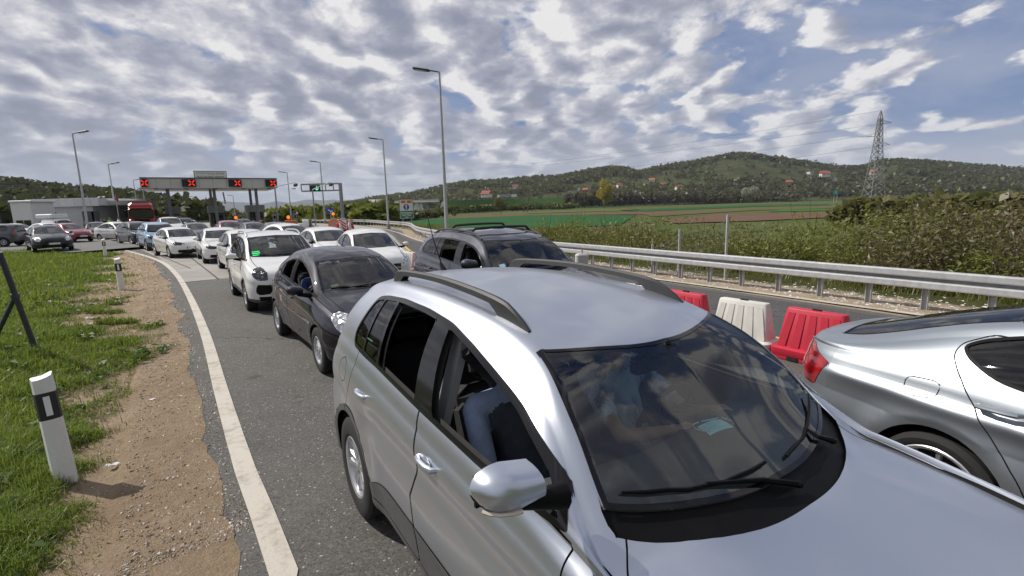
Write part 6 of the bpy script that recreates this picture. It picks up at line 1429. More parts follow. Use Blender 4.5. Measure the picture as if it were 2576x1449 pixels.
def verge_grass():
    out = []
    for n, r0, r1, hh, ww, x0 in ((128000, 2.0, 6.5, (.05, .17), .006, 0), (100000, 6.0, 15, (.06, .20), .013, 0), (76000, 14, 44, (.08, .26), .036, 0)):
        # wanted in the wedge that the camera sees, left of the road
        th = np.radians(RNG.uniform(90, 140, n*2)); r = np.sqrt(RNG.random(n*2)*(r1**2-r0**2)+r0**2); X = r*np.cos(th); Y = r*np.sin(th)
        g = grassiness(X, Y); cl = noise2(X, Y, 1.6, 21); k = (g+RNG.normal(0, .28, len(g))-(.5-cl)*.9 > .32) & (pdist(ASPH, X, Y) < -.25); X, Y, g, cl = X[k][:n], Y[k][:n], g[k][:n], cl[k][:n]
        h = (hh[0]+(hh[1]-hh[0])*RNG.random(len(X))**1.7)*(.35+.75*np.clip(g*.9, 0, 1))*(.55+.9*cl)
        P = np.stack([X, Y, verge_z(X, Y)-.005], 1); blades('grass', P, h, ww*(.7+.6*RNG.random(len(X))), 1.15, GRASS)
    # flat leaves of weeds in rosettes and dry stalks
    n = 9000; th = np.radians(RNG.uniform(92, 140, n)); r = RNG.uniform(2.2, 16, n); X, Y = r*np.cos(th), r*np.sin(th); cl = noise2(X, Y, 2.2, 31); k = (cl > .56) & (grassiness(X, Y) > .25); X, Y = X[k], Y[k]
    n = len(X); a = RNG.random(n)*2*pi; L = RNG.uniform(.03, .10, n)*(1+r[k]/14); wv = L*.38; z = verge_z(X, Y)+.02+RNG.random(n)*.09; dx, dy = np.cos(a), np.sin(a)
    V = np.stack([np.stack([X, Y, z], 1), np.stack([X+dx*L*.5-dy*wv, Y+dy*L*.5+dx*wv, z+L*.35], 1), np.stack([X+dx*L, Y+dy*L, z+L*.15], 1), np.stack([X+dx*L*.5+dy*wv, Y+dy*L*.5-dx*wv, z+L*.30], 1)], 1).reshape(-1, 3); i = np.arange(n)*4
    o = leaf_cloud('weeds', V, np.concatenate([np.stack([i, i+1, i+2], 1), np.stack([i, i+2, i+3], 1)]), leaf_mat('weed_leaves', [(.03, .07, .012), (.05, .11, .018), (.09, .15, .03)])); tint(o, RNG.random(n), 4)
    dry = leaf_mat('dry_stalks', [(.16, .12, .06), (.28, .22, .12), (.38, .32, .20)]); n = 14000; th = np.radians(RNG.uniform(90, 138, n*3)); r = RNG.uniform(2.2, 20, n*3); X, Y = r*np.cos(th), r*np.sin(th); g = grassiness(X, Y); k = (np.abs(g-.15) < .7) & (pdist(ASPH, X, Y) < -.3) & (RNG.random(n*3) < np.where(g > -.1, .8, .12)); X, Y = X[k][:n], Y[k][:n]
    blades('dry_grass', np.stack([X, Y, verge_z(X, Y)-.003], 1), RNG.uniform(.02, .11, len(X)), .006*(1+np.hypot(X, Y)/8), 1.5, dry)
verge_grass()
def pebbles(name, X, Y, Z, size, mat):
    n = len(X); base = np.array([(1, 0, 0), (-.5, .87, 0), (-.5, -.87, 0), (0, 0, .75), (.4, .3, .5), (-.4, .25, .55)]); V = []; F = []
    tri = np.array([(0, 4, 3), (4, 1, 3), (1, 5, 3), (5, 2, 3), (2, 0, 3), (0, 1, 4), (1, 2, 5)])
    B = base[None]*(1+RNG.normal(0, .22, (n, 6, 3))); a = RNG.random(n)*2*pi; c, s = np.cos(a)[:, None], np.sin(a)[:, None]
    x = (B[..., 0]*c-B[..., 1]*s)*size[:, None]; y = (B[..., 0]*s+B[..., 1]*c)*size[:, None]; z = B[..., 2]*size[:, None]*.7
    V = np.stack([x+X[:, None], y+Y[:, None], z+Z[:, None]-size[:, None]*.12], -1).reshape(-1, 3); F = (tri[None]+(np.arange(n)*6)[:, None, None]).reshape(-1, 3)
    o = leaf_cloud(name, V, F, mat); tint(o, RNG.random(n), 6); return o
STONE = leaf_mat('pebble', [(.09, .07, .05), (.22, .17, .12), (.42, .36, .29), (.60, .56, .50)], trans=0)
def shoulder_stones():
    n = 24000; s = RNG.random(n); A = resample(ASPH, 400); d = np.linalg.norm(A, axis=1); i = (RNG.random(n)**2.0*330+55).astype(int); T = np.gradient(A, axis=0); T /= np.linalg.norm(T, axis=1)[:, None]
    off = RNG.random(n)**1.3*(1.2+d[i]*.12)-.12; X = A[i, 0]-T[i, 1]*off+RNG.normal(0, .05, n); Y = A[i, 1]+T[i, 0]*off+RNG.normal(0, .05, n)
    k = (np.hypot(X, Y) > 2.0) & (Y > 1.0); X, Y = X[k], Y[k]; r = np.hypot(X, Y); pebbles('gravel', X, Y, np.where(pdist(ASPH, X, Y) < .02, np.maximum(verge_z(X, Y), np.where(pdist(ASPH, X, Y) > -.6, .0045, -9)), .001), (.0036+.012*RNG.random(len(X))**5)*(.8+r/10), STONE)
shoulder_stones()
def litter():
    wm = simple('litter_paper', (.72, .72, .70), .8, var=.1)
    for i, (px, py, sz, lab) in enumerate(((282, 1168, .05, 'crumpled white paper scrap on the dirt beside the nearest marker post'), (275, 706, .09, 'white paper scrap in the grass left of the middle marker post'), (122, 720, .10, 'white paper scrap far out in the long grass'), (225, 800, .07, 'pale wrapper lying on the bare patch of the verge'), (316, 1397 * .635, .08, 'white scrap in the grass above the nearest marker post'), (380, 1005, .045, 'pale flake of litter on the trodden dirt strip'))):
        p = gp(px, py); z = float(verge_z(np.array([[p.x]]), np.array([[p.y]]))[0, 0]); r = np.random.default_rng(i+50); V = []
        for a in range(4):
            for b in range(4): V.append(((a-1.5)*sz*.5+r.normal(0, sz*.12), (b-1.5)*sz*.35+r.normal(0, sz*.12), .02+r.random()*sz*.5))
        o = mesh_np('paper_scrap', V, np.array([(a*4+b, (a+1)*4+b, (a+1)*4+b+1, a*4+b+1) for a in range(3) for b in range(3)]), wm, None, False); o.location = (p.x, p.y, z+.01); tag(o, lab, 'litter', 'litter on the verge')
litter()
# ---- right verge
def right_verge():
    n, k = 150, 44; A = resample(RAIL[:12], n); T = np.gradient(A, axis=0); T /= np.linalg.norm(T, axis=1)[:, None]; Nn = np.stack([T[:, 1], -T[:, 0]], 1); u = np.concatenate([[-1.0, -.86], np.linspace(-.8, 1.6, 14), 1.6+np.linspace(.04, 1, k-16)**1.6*11])
    P = A[:, None]+Nn[:, None]*u[None, :, None]; X, Y = P[..., 0], P[..., 1]; dd = np.broadcast_to(u[None], X.shape); t = np.clip((dd-1.0)/10, 0, 1)
    Z = -.02+.03*(noise2(X, Y, 2.2, 12)-.5)-1.75*t*t*(3-2*t)+.35*np.clip(dd/4, 0, 1)*(noise2(X, Y, .35, 13)-.5)*np.clip((12.6-dd)/2, 0, 1); Z[:, 0] = -.12; Z[:, 1] = .001; Z[:, -1] -= .4
    V = np.stack([X, Y, Z], -1).reshape(-1, 3); i = np.arange(n*k).reshape(n, k); F = np.stack([i[:-1, :-1].ravel(), i[1:, :-1].ravel(), i[1:, 1:].ravel(), i[:-1, 1:].ravel()], 1)
    m, tt, b, o = newmat('right_verge_soil'); p = tt.pos(); n1 = tt.noise(p, 2.0, 6, .65); n3 = tt.noise(p, 45, 3, .7); at_ = tt.new('ShaderNodeAttribute'); at_.attribute_name = 'away'
    d = tt.ramp(n1, [(.3, (.26, .20, .14)), (.55, (.36, .29, .21)), (.75, (.44, .38, .30))]); d = tt.mix(tt.maprange(n3, .55, .75, 0, .6), d, (.52, .49, .45)); g = tt.ramp(n1, [(.3, (.035, .045, .014)), (.7, (.075, .075, .028))])
    f = tt.maprange(tt.math('ADD', at_.outputs['Fac'], tt.math('MULTIPLY', tt.math('SUBTRACT', n1, .5), 1.6)), .65, 1.1); setp(tt, b, color=tt.mix(f, d, g), rough=.95, spec=.1, normal=tt.bump(tt.math('ADD', n1, n3), .6, .03))
    ob = mesh_np('verge', V, F, m); ob.name = 'verge.001'; ob['kind'] = 'structure'; a = ob.data.attributes.new('away', 'FLOAT', 'POINT'); a.data.foreach_set('value', dd.ravel().astype(np.float32))
    return A, Nn, u, Z
RV = right_verge()
def rv_point(s, off):
    """s 0..1 along the barrier, off metres to the right of it"""
    A, Nn, u, Z = RV; i = np.clip((s*149).astype(int), 0, 148); f = (s*149-i)[:, None]; P = A[i]*(1-f)+A[i+1]*f; N = Nn[i]; X, Y = (P+N*off[:, None]).T; j = np.clip(np.searchsorted(u, off)-1, 0, len(u)-2); g = (off-u[j])/(u[j+1]-u[j]); return X, Y, Z[i, j]*(1-g)+Z[i, j+1]*g
def right_plants():
    n = 6000; s = RNG.random(n)**1.6*.55; off = RNG.normal(.45, .45, n); X, Y, Z = rv_point(s, np.clip(off, -.75, 2)); r = np.hypot(X, Y); pebbles('gravel', X, Y, Z, (.012+.035*RNG.random(n)**3)*(.7+r/24), leaf_mat('pale_pebble', [(.22, .19, .15), (.40, .37, .33), (.58, .56, .52), (.68, .67, .64)], trans=0))
    tall = leaf_mat('tall_grass', [(.065, .090, .016), (.105, .135, .024), (.160, .170, .042), (.25, .22, .10)], trans=.4)
    n = 60000; s = RNG.random(n)**1.5*.9; off = 1.0+RNG.random(n)**.8*10.5; X, Y, Z = rv_point(s, off); cl = noise2(X, Y, .9, 41); k = RNG.random(n) < np.clip((off-.9)/1.2, .05, 1); X, Y, Z, off, cl = X[k], Y[k], Z[k], off[k], cl[k]; r = np.hypot(X, Y)
    blades('tall_grass', np.stack([X, Y, Z-.02], 1), (.20+.62*RNG.random(len(X)))*(.35+1.0*cl)*np.clip(.4+(off-.8)/3, .4, 1.3), .010*(.6+r/12), .95, tall)
    # the thicket: stems and many small leaves in uneven mounds; green, olive and rusty
    kinds = (('shrub_thicket', leaf_mat('shrub_leaves', [(.070, .088, .016), (.120, .142, .024), (.180, .195, .040), (.26, .25, .085)], trans=.4), 0), ('olive_thicket', leaf_mat('olive_leaves', [(.075, .076, .028), (.125, .122, .045), (.185, .170, .075)], trans=.4), 1), ('rusty_brambles', leaf_mat('rusty_leaves', [(.095, .072, .044), (.145, .110, .064), (.18, .155, .085)], trans=.35), 2))
    acc = {0: [], 1: [], 2: []}; stems = MB(); rr = np.random.default_rng(5)
    for q in range(420):
        s = rr.random()**1.55*.95; off = 2.6+rr.random()**.9*10.2; X, Y, Z = rv_point(np.array([s]), np.array([off])); x, y, z = X[0], Y[0], Z[0]; dist = hypot(x, y)
        if dist > 75: continue
        az = atan2(x, y); top = np.interp(az, [-.12, .02, .10, .20, .30, .42, .50, .58, .66, .74, .85], [.5, 1.2, 2.1, 2.5, 2.3, 2.0, 1.9, 2.4, 2.9, 3.0, 3.2])
        H = top*(.55+.5*rr.random())*np.clip((off-1.4)/3.2, .28, 1)*(1.0 if dist > 9 else .8); W = H*(.45+.35*rr.random())+.25
        kd = 2 if (noise2(np.array([[x]]), np.array([[y]]), .16, 71)[0, 0] > .54) else (1 if rr.random() < .42 else 0)
        m = int(520*min(1.5, (W*H))*(1.2 if dist < 20 else .6))+150
        u = rr.normal(0, 1, (m, 3)); u /= np.linalg.norm(u, axis=1)[:, None]; rad = rr.random(m)**.38; lump = 1+.28*np.sin(u[:, 0]*5+q)*np.cos(u[:, 1]*4+q*2)+.2*np.sin(u[:, 2]*7+q)
        p = u*rad[:, None]*lump[:, None]*np.array([W, W, H*.56])+np.array([x, y, z+H*.46]); p = p[p[:, 2] > z+.02]; sz = (.011+.017*rr.random(len(p)))*(1.0+dist/15)
        acc[kd].append((p, sz, np.clip(.35+.35*rr.random(len(p))+.2*rr.random(), 0, 1)))
        if q % 2 == 0:
            for _ in range(4): e = rr.normal(0, .35, 2)*H*.5; stems.tube([(x+e[0]*.2, y+e[1]*.2, z), (x+e[0]*.6, y+e[1]*.6, z+H*.6), (x+e[0], y+e[1], z+H*(1.0+.22*rr.random()))], .008, 3, cap=False, rs=[.012, .009, .004])
    for nm, mat, kd in kinds:
        if not acc[kd]: continue
        P = np.concatenate([a[0] for a in acc[kd]]); S = np.concatenate([a[1] for a in acc[kd]]); C = np.concatenate([a[2] for a in acc[kd]]); n = len(P)
        a = RNG.normal(0, 1, (n, 3)); a[:, 2] += .6; a /= np.linalg.norm(a, axis=1)[:, None]; b = np.cross(a, RNG.normal(0, 1, (n, 3))); b /= np.linalg.norm(b, axis=1)[:, None]; c = np.cross(a, b); L = S[:, None]*1.5; W = S[:, None]*.62
        V = np.stack([P-b*L, P+c*W+a*W*.3, P+b*L, P-c*W+a*W*.3], 1).reshape(-1, 3); i = np.arange(n)*4
        o = leaf_cloud(nm, V, np.concatenate([np.stack([i, i+1, i+2], 1), np.stack([i, i+2, i+3], 1)]), mat); tint(o, C, 4)
    st = stems.build('bramble_stems', simple('stem_brown', (.10, .075, .05), .9, var=.3)); st['kind'] = 'stuff'
right_plants()
def branch_tree(name, label, cat, loc, H, W, nl, mat, bark, seed, base=.25, leaf=.12, group=None, squash=1.0, lobes=7):
    """tapered trunk with limbs, and a crown of many small leaf faces gathered in clumps"""
    r = np.random.default_rng(seed); t = thing(name, label, cat, loc, 0, group); b = MB(); tips = []
    def grow(p, d, L, rad, lvl):
        q = [Vector(p)]; dd = Vector(d).normalized()
        for i in range(4): dd = (dd+Vector(r.normal(0, .12, 3))+Vector((0, 0, .04))).normalized(); q.append(q[-1]+dd*L/4)
        b.tube(q, rad, 6 if lvl == 0 else 4, rs=[rad*(1-.55*i/4) for i in range(5)])
        if lvl >= 2: tips.append(q[-1]); return
        for i in range(5 if lvl == 0 else 4):
            f = r.uniform(.45 if lvl == 0 else .3, 1.0); a = r.uniform(0, 2*pi); k = int(f*4); p0 = q[min(k, 3)].lerp(q[min(k+1, 4)], f*4-k); nd = (dd*.7+Vector((cos(a), sin(a), .25))*(.75 if lvl == 0 else .8)).normalized(); grow(p0, nd, L*r.uniform(.48, .66), rad*.5, lvl+1)
        tips.append(q[-1])
    grow((0, 0, -.1), (0, 0, 1), H*.55, H*.022, 0)
    b.build('trunk', bark, t, smooth=True)
    if nl:
        c = np.array([(p.x, p.y, p.z) for p in tips]); lim = np.array([W/2, W/2, H*.5]); cen = np.array([0, 0, H*(base+(1-base)/2)]); hh = np.array([W/2, W/2, H*(1-base)/2*squash])
        u = r.normal(0, 1, (lobes, 3)); u /= np.linalg.norm(u, axis=1)[:, None]; lob = np.concatenate([cen+u*hh*.62, cen[None], c[r.integers(0, len(c), 6)]])
        k = r.integers(0, len(lob), nl); v = r.normal(0, 1, (nl, 3)); v /= np.linalg.norm(v, axis=1)[:, None]; P = lob[k]+v*(r.random(nl)**.45)[:, None]*hh*np.array([.50, .50, .42])*(.7+.5*((k*7919) % 10)/10)[:, None]
        sz = leaf*(.6+.8*r.random(nl)); a = r.normal(0, 1, (nl, 3)); a /= np.linalg.norm(a, axis=1)[:, None]; bb = np.cross(a, r.normal(0, 1, (nl, 3))); bb /= np.linalg.norm(bb, axis=1)[:, None]; cc = np.cross(a, bb); V = np.stack([P-bb*sz[:, None], P+cc*sz[:, None]*.7, P+bb*sz[:, None], P-cc*sz[:, None]*.7], 1).reshape(-1, 3); i = np.arange(nl)*4
        o = mesh_np('crown', V, np.concatenate([np.stack([i, i+1, i+2], 1), np.stack([i, i+2, i+3], 1)]), mat, None, False, t); tint(o, np.clip(.3+.5*((k*37) % 11)/11+r.normal(0, .12, nl), 0, 1), 4)
    return t
BARK = simple('bark_grey', (.13, .11, .09), .9, var=.3, scale=8)
YEL = leaf_mat('spring_yellow', [(.26, .21, .012), (.38, .31, .02), (.48, .40, .035)], trans=.45); GRN = leaf_mat('spring_green', [(.05, .075, .012), (.085, .12, .02), (.13, .165, .03)]); PALE = leaf_mat('blossom_grey', [(.20, .20, .15), (.32, .32, .25), (.45, .45, .38)]); DRK = leaf_mat('winter_twigs', [(.060, .052, .040), (.085, .073, .054), (.11, .095, .068)], trans=.35)
FZ = -1.95
def fpt(px, py): return gp(px, py, FZ)
# ---- fields, measured strips
def field_mat(name, c0, c1, rows=0.0, sc=.2):
    m, t, b, o = newmat(name); p = t.pos(); n = t.noise(p, sc, 6, .65); f = t.noise(p, 1.6, 4, .7); c = t.mix(t.maprange(n, .3, .7), c0, c1); c = t.mix(t.maprange(f, .35, .75, 0, .35), c, tuple(x*.6 for x in c0)); setp(t, b, color=c, rough=.95, spec=.1); return m
WHEAT = field_mat('young_wheat', (.022, .085, .026), (.032, .110, .030)); PLOUGH = field_mat('ploughed_earth', (.125, .075, .050), (.165, .100, .068)); PASTURE = field_mat('pasture', (.085, .120, .030), (.130, .150, .050)); FALLOW = field_mat('fallow', (.100, .105, .038), (.125, .100, .050)); BRIGHT = field_mat('bright_crop', (.045, .145, .022), (.06, .17, .03))
def strip_field(name, quad, mat, dz): o = flat(name, [fpt(*q) for q in quad], FZ+dz, mat); return o
strip_field('field', [(1020, 553), (1330, 541), (1600, 541), (1560, 566), (1130, 585), (1030, 572)], WHEAT, .05)
strip_field('field.001', [(1090, 551), (1200, 541), (1700, 531), (1700, 539), (1340, 541.5)], PLOUGH, .055)
strip_field('field.002', [(1255, 536.5), (1445, 529), (1600, 526), (1610, 529), (1450, 533), (1262, 540)], PASTURE, .06)
strip_field('field.003', [(1560, 529), (1900, 515), (2080, 512.5), (2090, 516), (1900, 520), (1600, 533)], WHEAT, .06)
strip_field('field.004', [(1600, 534), (1900, 521), (2100, 517), (2110, 524), (1900, 529), (1640, 545)], FALLOW, .05)
strip_field('field.005', [(1660, 553), (1800, 540), (2120, 532), (2140, 545), (1900, 556), (1700, 562)], PLOUGH, .06)
strip_field('field.006', [(1960, 528), (2110, 525.5), (2110, 529.5), (1930, 533)], BRIGHT, .065)
strip_field('field.007', [(870, 534), (1000, 530), (1250, 522.5), (1480, 517.5), (1520, 519), (1200, 533), (1050, 545), (880, 546)], field_mat('meadow', (.055, .085, .022), (.085, .115, .032)), .045)
# ---- hills
def ridge(name, pts, Yr, Yb, base_z, mat, n=160, rows=26, rough=6.0, seed=1, back=400):
    px = np.array([p[0] for p in pts], float); py = np.array([p[1] for p in pts], float); q = np.linspace(px[0], px[-1], n); ry = np.interp(q, px, py); V = []
    r = np.random.default_rng(seed)
    for i in range(n):
        top = at(q[i], ry[i], Yr); 
        for j in range(rows):
            f = j/(rows-1); Y = Yb+(Yr-Yb)*f; e = f*f*(3-2*f)*.62+f*.38; d = pray(q[i], 500); x = d[0]/d[1]*Y; z = base_z+(top.z-base_z)*e
            z += rough*(noise2(np.array([[x]]), np.array([[Y]]), 2.6/Yr*4, seed)[0, 0]-.5)*(1 if 0 < j else 0)*(.25 if j == rows-1 else 1); V.append((x, Y, z))
        d = pray(q[i], 500); V.append((d[0]/d[1]*(Yr+back), Yr+back, base_z-5))
    rw = rows+1; i = np.arange(n*rw).reshape(n, rw); F = np.stack([i[:-1, :-1].ravel(), i[1:, :-1].ravel(), i[1:, 1:].ravel(), i[:-1, 1:].ravel()], 1); o = mesh_np(name, V, F, mat); o['kind'] = 'structure'; return np.array(V).reshape(n, rw, 3)
def hill_mat(name, cols, sc):
    m, t, b, o = newmat(name); p = t.pos(); n = t.noise(p, sc, 6, .6); f = t.noise(p, sc*9, 5, .7); c = t.ramp(n, [(.30+.4*i/(len(cols)-1), k) for i, k in enumerate(cols)]); c = t.mix(t.maprange(f, .4, .7, 0, .6), c, tuple(x*.5 for x in cols[0])); setp(t, b, color=c, rough=1.0, spec=.05); return m
RIGHT = [(840, 524), (900, 514), (943, 505), (1027, 495), (1115, 478), (1168, 466), (1275, 460), (1334, 454), (1416, 449), (1446, 443), (1485, 434), (1538, 428), (1575, 430), (1612, 438), (1640, 430), (1673, 423), (1746, 414), (1807, 400), (1863, 392), (1921, 401), (2019, 414), (2100, 427), (2160, 428), (2198, 412), (2260, 410), (2328, 414), (2442, 424), (2576, 434), (2750, 445), (2950, 452), (3200, 470)]
HV = ridge('hill', RIGHT, 1250, 620, -1.9, hill_mat('wooded_slope', [(.052, .046, .030), (.060, .058, .030), (.070, .088, .032), (.054, .048, .032)], .0045), seed=3)
LEFT = [(-700, 478), (-300, 462), (-100, 455), (0, 463), (69, 475), (130, 480), (208, 487), (243, 491), (286, 492), (323, 495), (390, 506), (440, 522), (480, 534), (520, 540)]
LV = ridge('hill.001', LEFT, 520, 150, -.3, hill_mat('dark_wooded_slope', [(.030, .032, .018), (.045, .050, .020), (.060, .058, .024)], .012), n=90, rows=18, rough=3, seed=5, back=200)
ridge('mountains', [(300, 524), (412, 512), (432, 503.7), (470, 503), (520, 503.5), (560, 506), (588, 508), (627, 510), (656, 513), (695, 506), (725, 510), (773, 502), (817, 503.6), (841, 501.5), (861, 505), (877, 502), (900, 505), (960, 514), (1040, 522)], 9000, 7000, -20, hill_mat('far_forest', [(.045, .055, .04), (.055, .065, .05)], .0006), n=120, rows=8, rough=40, seed=7, back=1500)
def crown_mass(name, C, W, H, mat, per=26, seed=2, flat_=.5):
    """far wood: every tree a little heap of ragged leaf faces on its own spot; one mass"""
    r = np.random.default_rng(seed); n = len(C); u = r.normal(0, 1, (n, per, 3)); u /= np.linalg.norm(u, axis=2)[..., None]; u[..., 2] = u[..., 2]*.9+.1
    P = C[:, None]+np.array([0, 0, 1.0])*(H[:, None, None]*.55)+u*(r.random((n, per, 1))**.4)*np.stack([W/2, W/2, H*.5], 1)[:, None]
    sz = (W[:, None]*(.13+.13*r.random((n, per))))[..., None]; a = r.normal(0, 1, (n, per, 3)); a[..., 2] += 1.1; a /= np.linalg.norm(a, axis=2)[..., None]; b = np.cross(a, r.normal(0, 1, (n, per, 3))); b /= np.linalg.norm(b, axis=2)[..., None]; c = np.cross(a, b)
    V = np.stack([P-b*sz, P+c*sz*.8, P+b*sz, P-c*sz*.8], 2).reshape(-1, 3); i = np.arange(n*per)*4; o = leaf_cloud(name, V, np.concatenate([np.stack([i, i+1, i+2], 1), np.stack([i, i+2, i+3], 1)]), mat)
    tint(o, np.repeat(np.clip(.15+.6*r.random(n), 0, 1), per), 4); return o
WOODM = leaf_mat('far_wood', [(.050, .044, .030), (.066, .058, .038), (.066, .068, .034), (.086, .094, .040)], trans=.35)
def woods():
    r = np.random.default_rng(11); pts = []; n, rw, _ = HV.shape
    for _ in range(12500):
        i = r.random()*(n-2); j = r.random()**.75*(rw-2.05); a, b = int(i), int(j); p = HV[a, b]*(1-(i-a))+HV[a+1, b]*(i-a); q = HV[a, b+1]*(1-(i-a))+HV[a+1, b+1]*(i-a); p = p*(1-(j-b))+q*(j-b)
        g = noise2(np.array([[p[0]]]), np.array([[p[1]*2]]), .004, 17)[0, 0]; az = p[0]/p[1]
        clear = (g > .56 and j/(rw-2) < .8) or (.40 < az < .62 and .45 < j/(rw-2) < .72 and g > .42) or (-.02 < az < .20 and j/(rw-2) < .34)
        if clear and r.random() > .10: continue
        pts.append(p)
    for i in np.linspace(0, n-1.01, 900):
        a = int(i); pts.append(HV[a, rw-2]*(1-(i-a))+HV[a+1, rw-2]*(i-a)+np.array([0, r.normal(0, 20), -2]))
    C = np.array(pts); H = 7+7*r.random(len(C)); crown_mass('hillside_wood', C-np.array([0, 0, 1.0]), H*(.75+.5*r.random(len(C))), H, WOODM, 18, 3)
    pts = []; n, rw, _ = LV.shape
    for _ in range(1900): i = int(r.random()*(n-1)); j = int(r.random()*(rw-1)); pts.append(LV[i, j]+r.normal(0, 4, 3)*np.array([1, 1, 0]))
    for i in range(n):
        for _ in range(5): pts.append(LV[i, rw-2]+r.normal(0, 4, 3)*np.array([1, 1, 0]))
    C = np.array(pts); H = 4+5*r.random(len(C)); crown_mass('dark_hillside_wood', C-np.array([0, 0, .6]), H*(.8+.5*r.random(len(C))), H, leaf_mat('dark_wood', [(.030, .032, .020), (.044, .048, .024), (.066, .068, .030)], trans=.2), 26, 4)
    # belts of bare wood along the far edge of the fields, hedges, and scrub before the plaza
    def belt(name, poly, m, h, mat, seed, per=40, wk=.6):
        rr = np.random.default_rng(seed); P = np.array([(p.x, p.y) for p in poly]); t = rr.random(m)*(len(P)-1); i = t.astype(int); f = (t-i)[:, None]; q = P[i]*(1-f)+P[i+1]*f; d = np.hypot(q[:, 0], q[:, 1]); q = q+rr.normal(0, 1, (m, 2))*(d*.012)[:, None]; H = h*(.6+.6*rr.random(m)); crown_mass(name, np.c_[q, np.full(m, FZ-.2)], H*wk*(.8+.5*rr.random(m)), H, mat, per, seed)
    dst = lambda px, Y: Vector((pray(px, 500)[0]/pray(px, 500)[1]*Y, Y, FZ))
    belt('bare_wood_belt', [dst(1440, 520), dst(1560, 560), dst(1700, 600), dst(1830, 640), dst(1950, 660)], 420, 15, DRK, 21, 48, .45)
    belt('bare_copse', [dst(1725, 830), dst(1800, 840), dst(1880, 850)], 260, 24, DRK, 22, 60, .4)
    belt('dark_copse', [dst(1945, 720), dst(2050, 730), dst(2170, 740)], 300, 15, DRK, 23, 60, .5)
    belt('hedge', [dst(1120, 330), dst(1250, 400), dst(1330, 420), dst(1450, 440)], 260, 5, GRN, 24, 44, .9)
    belt('hedge.001', [dst(940, 150), dst(1010, 170), dst(1100, 230)], 140, 3.2, leaf_mat('scrub_olive', [(.06, .065, .02), (.095, .10, .03), (.13, .13, .05)]), 25, 50, 1.0)
    belt('willow_scrub', [dst(690, 125), dst(780, 120), dst(880, 108), dst(960, 96)], 330, 4.6, leaf_mat('willow_green', [(.08, .10, .012), (.13, .155, .02), (.19, .205, .035)], trans=.35), 26, 60, .8)
    belt('far_scrub', [dst(430, 170), dst(520, 180), dst(610, 190), dst(700, 170)], 240, 4.4, leaf_mat('scrub_mixed', [(.075, .075, .045), (.10, .10, .05), (.14, .15, .045)], trans=.3), 27, 50, .8)
    belt('roadside_scrub', [dst(2150, 75), dst(2300, 70), dst(2450, 62), dst(2620, 55)], 300, 3.4, leaf_mat('olive_leaves', [(.05, .05, .02)]), 28, 60, .9)
    belt('slope_scrub', [dst(260, 95), dst(300, 100), dst(330, 105), dst(390, 120)], 160, 6.0, leaf_mat('scrub_yellow_olive', [(.05, .048, .014), (.085, .078, .02), (.12, .105, .03)]), 29, 60, .8)
woods()
p = at(1518, 523, 470); branch_tree('broad_tree', 'bright yellow-green rounded tree at the edge of the bare wood', 'tree', (p.x, 470, FZ-.2), 25, 15, 5200, YEL, BARK, 3, .05, .62)
p = at(1261, 536, 250); branch_tree('broad_tree', 'small olive-green round tree alone on the field edge', 'tree', (p.x, 250, FZ-.1), 8.5, 8.5, 1800, leaf_mat('olive_new', [(.06, .06, .012), (.095, .09, .02), (.13, .12, .03)]), BARK, 4, .3, .24)
p = at(1885, 497, 620); branch_tree('broad_tree', 'pale grey-white blossoming tree on the right end of the wood belt', 'tree', (p.x, 620, FZ-.2), 23, 20, 2600, PALE, BARK, 5, .1, .7)
for i, (px, Y, H, lab) in enumerate(((1326, 300, 17, 'thin almost bare young tree, right one of a slender pair on the meadow'), (1318, 296, 15, 'thin almost bare young tree, left one of a slender pair on the meadow'), (1347, 330, 9, 'bushy grey bare tree beside the slender pair'))):
    p = at(px, 530, Y); branch_tree('bare_tree', lab, 'tree', (p.x, Y, FZ-.1), H, H*.35, 130, DRK, BARK, 30+i, .2, .2, 'bare trees on the meadow')
for i, (px, Y, H, lab) in enumerate(((2320, 24, 2.9, 'low bare bramble tree right of the pylon'), (2415, 20, 2.7, 'wide bare shrub near the right edge, branches against the hill'), (2230, 28, 2.6, 'small bare shrub just below the pylon'), (2520, 17, 2.9, 'bare twiggy shrub at the right edge of the picture'))):
    p = at(px, 520, Y); branch_tree('bare_shrub', lab, 'shrub', (p.x, Y, -1.6), H+.6, H*.8, 420, leaf_mat('twig_buds', [(.07, .07, .02), (.10, .09, .03)]), simple('twig_brown', (.085, .065, .045), .9), 60+i, .35, .035, 'bare shrubs above the thicket')
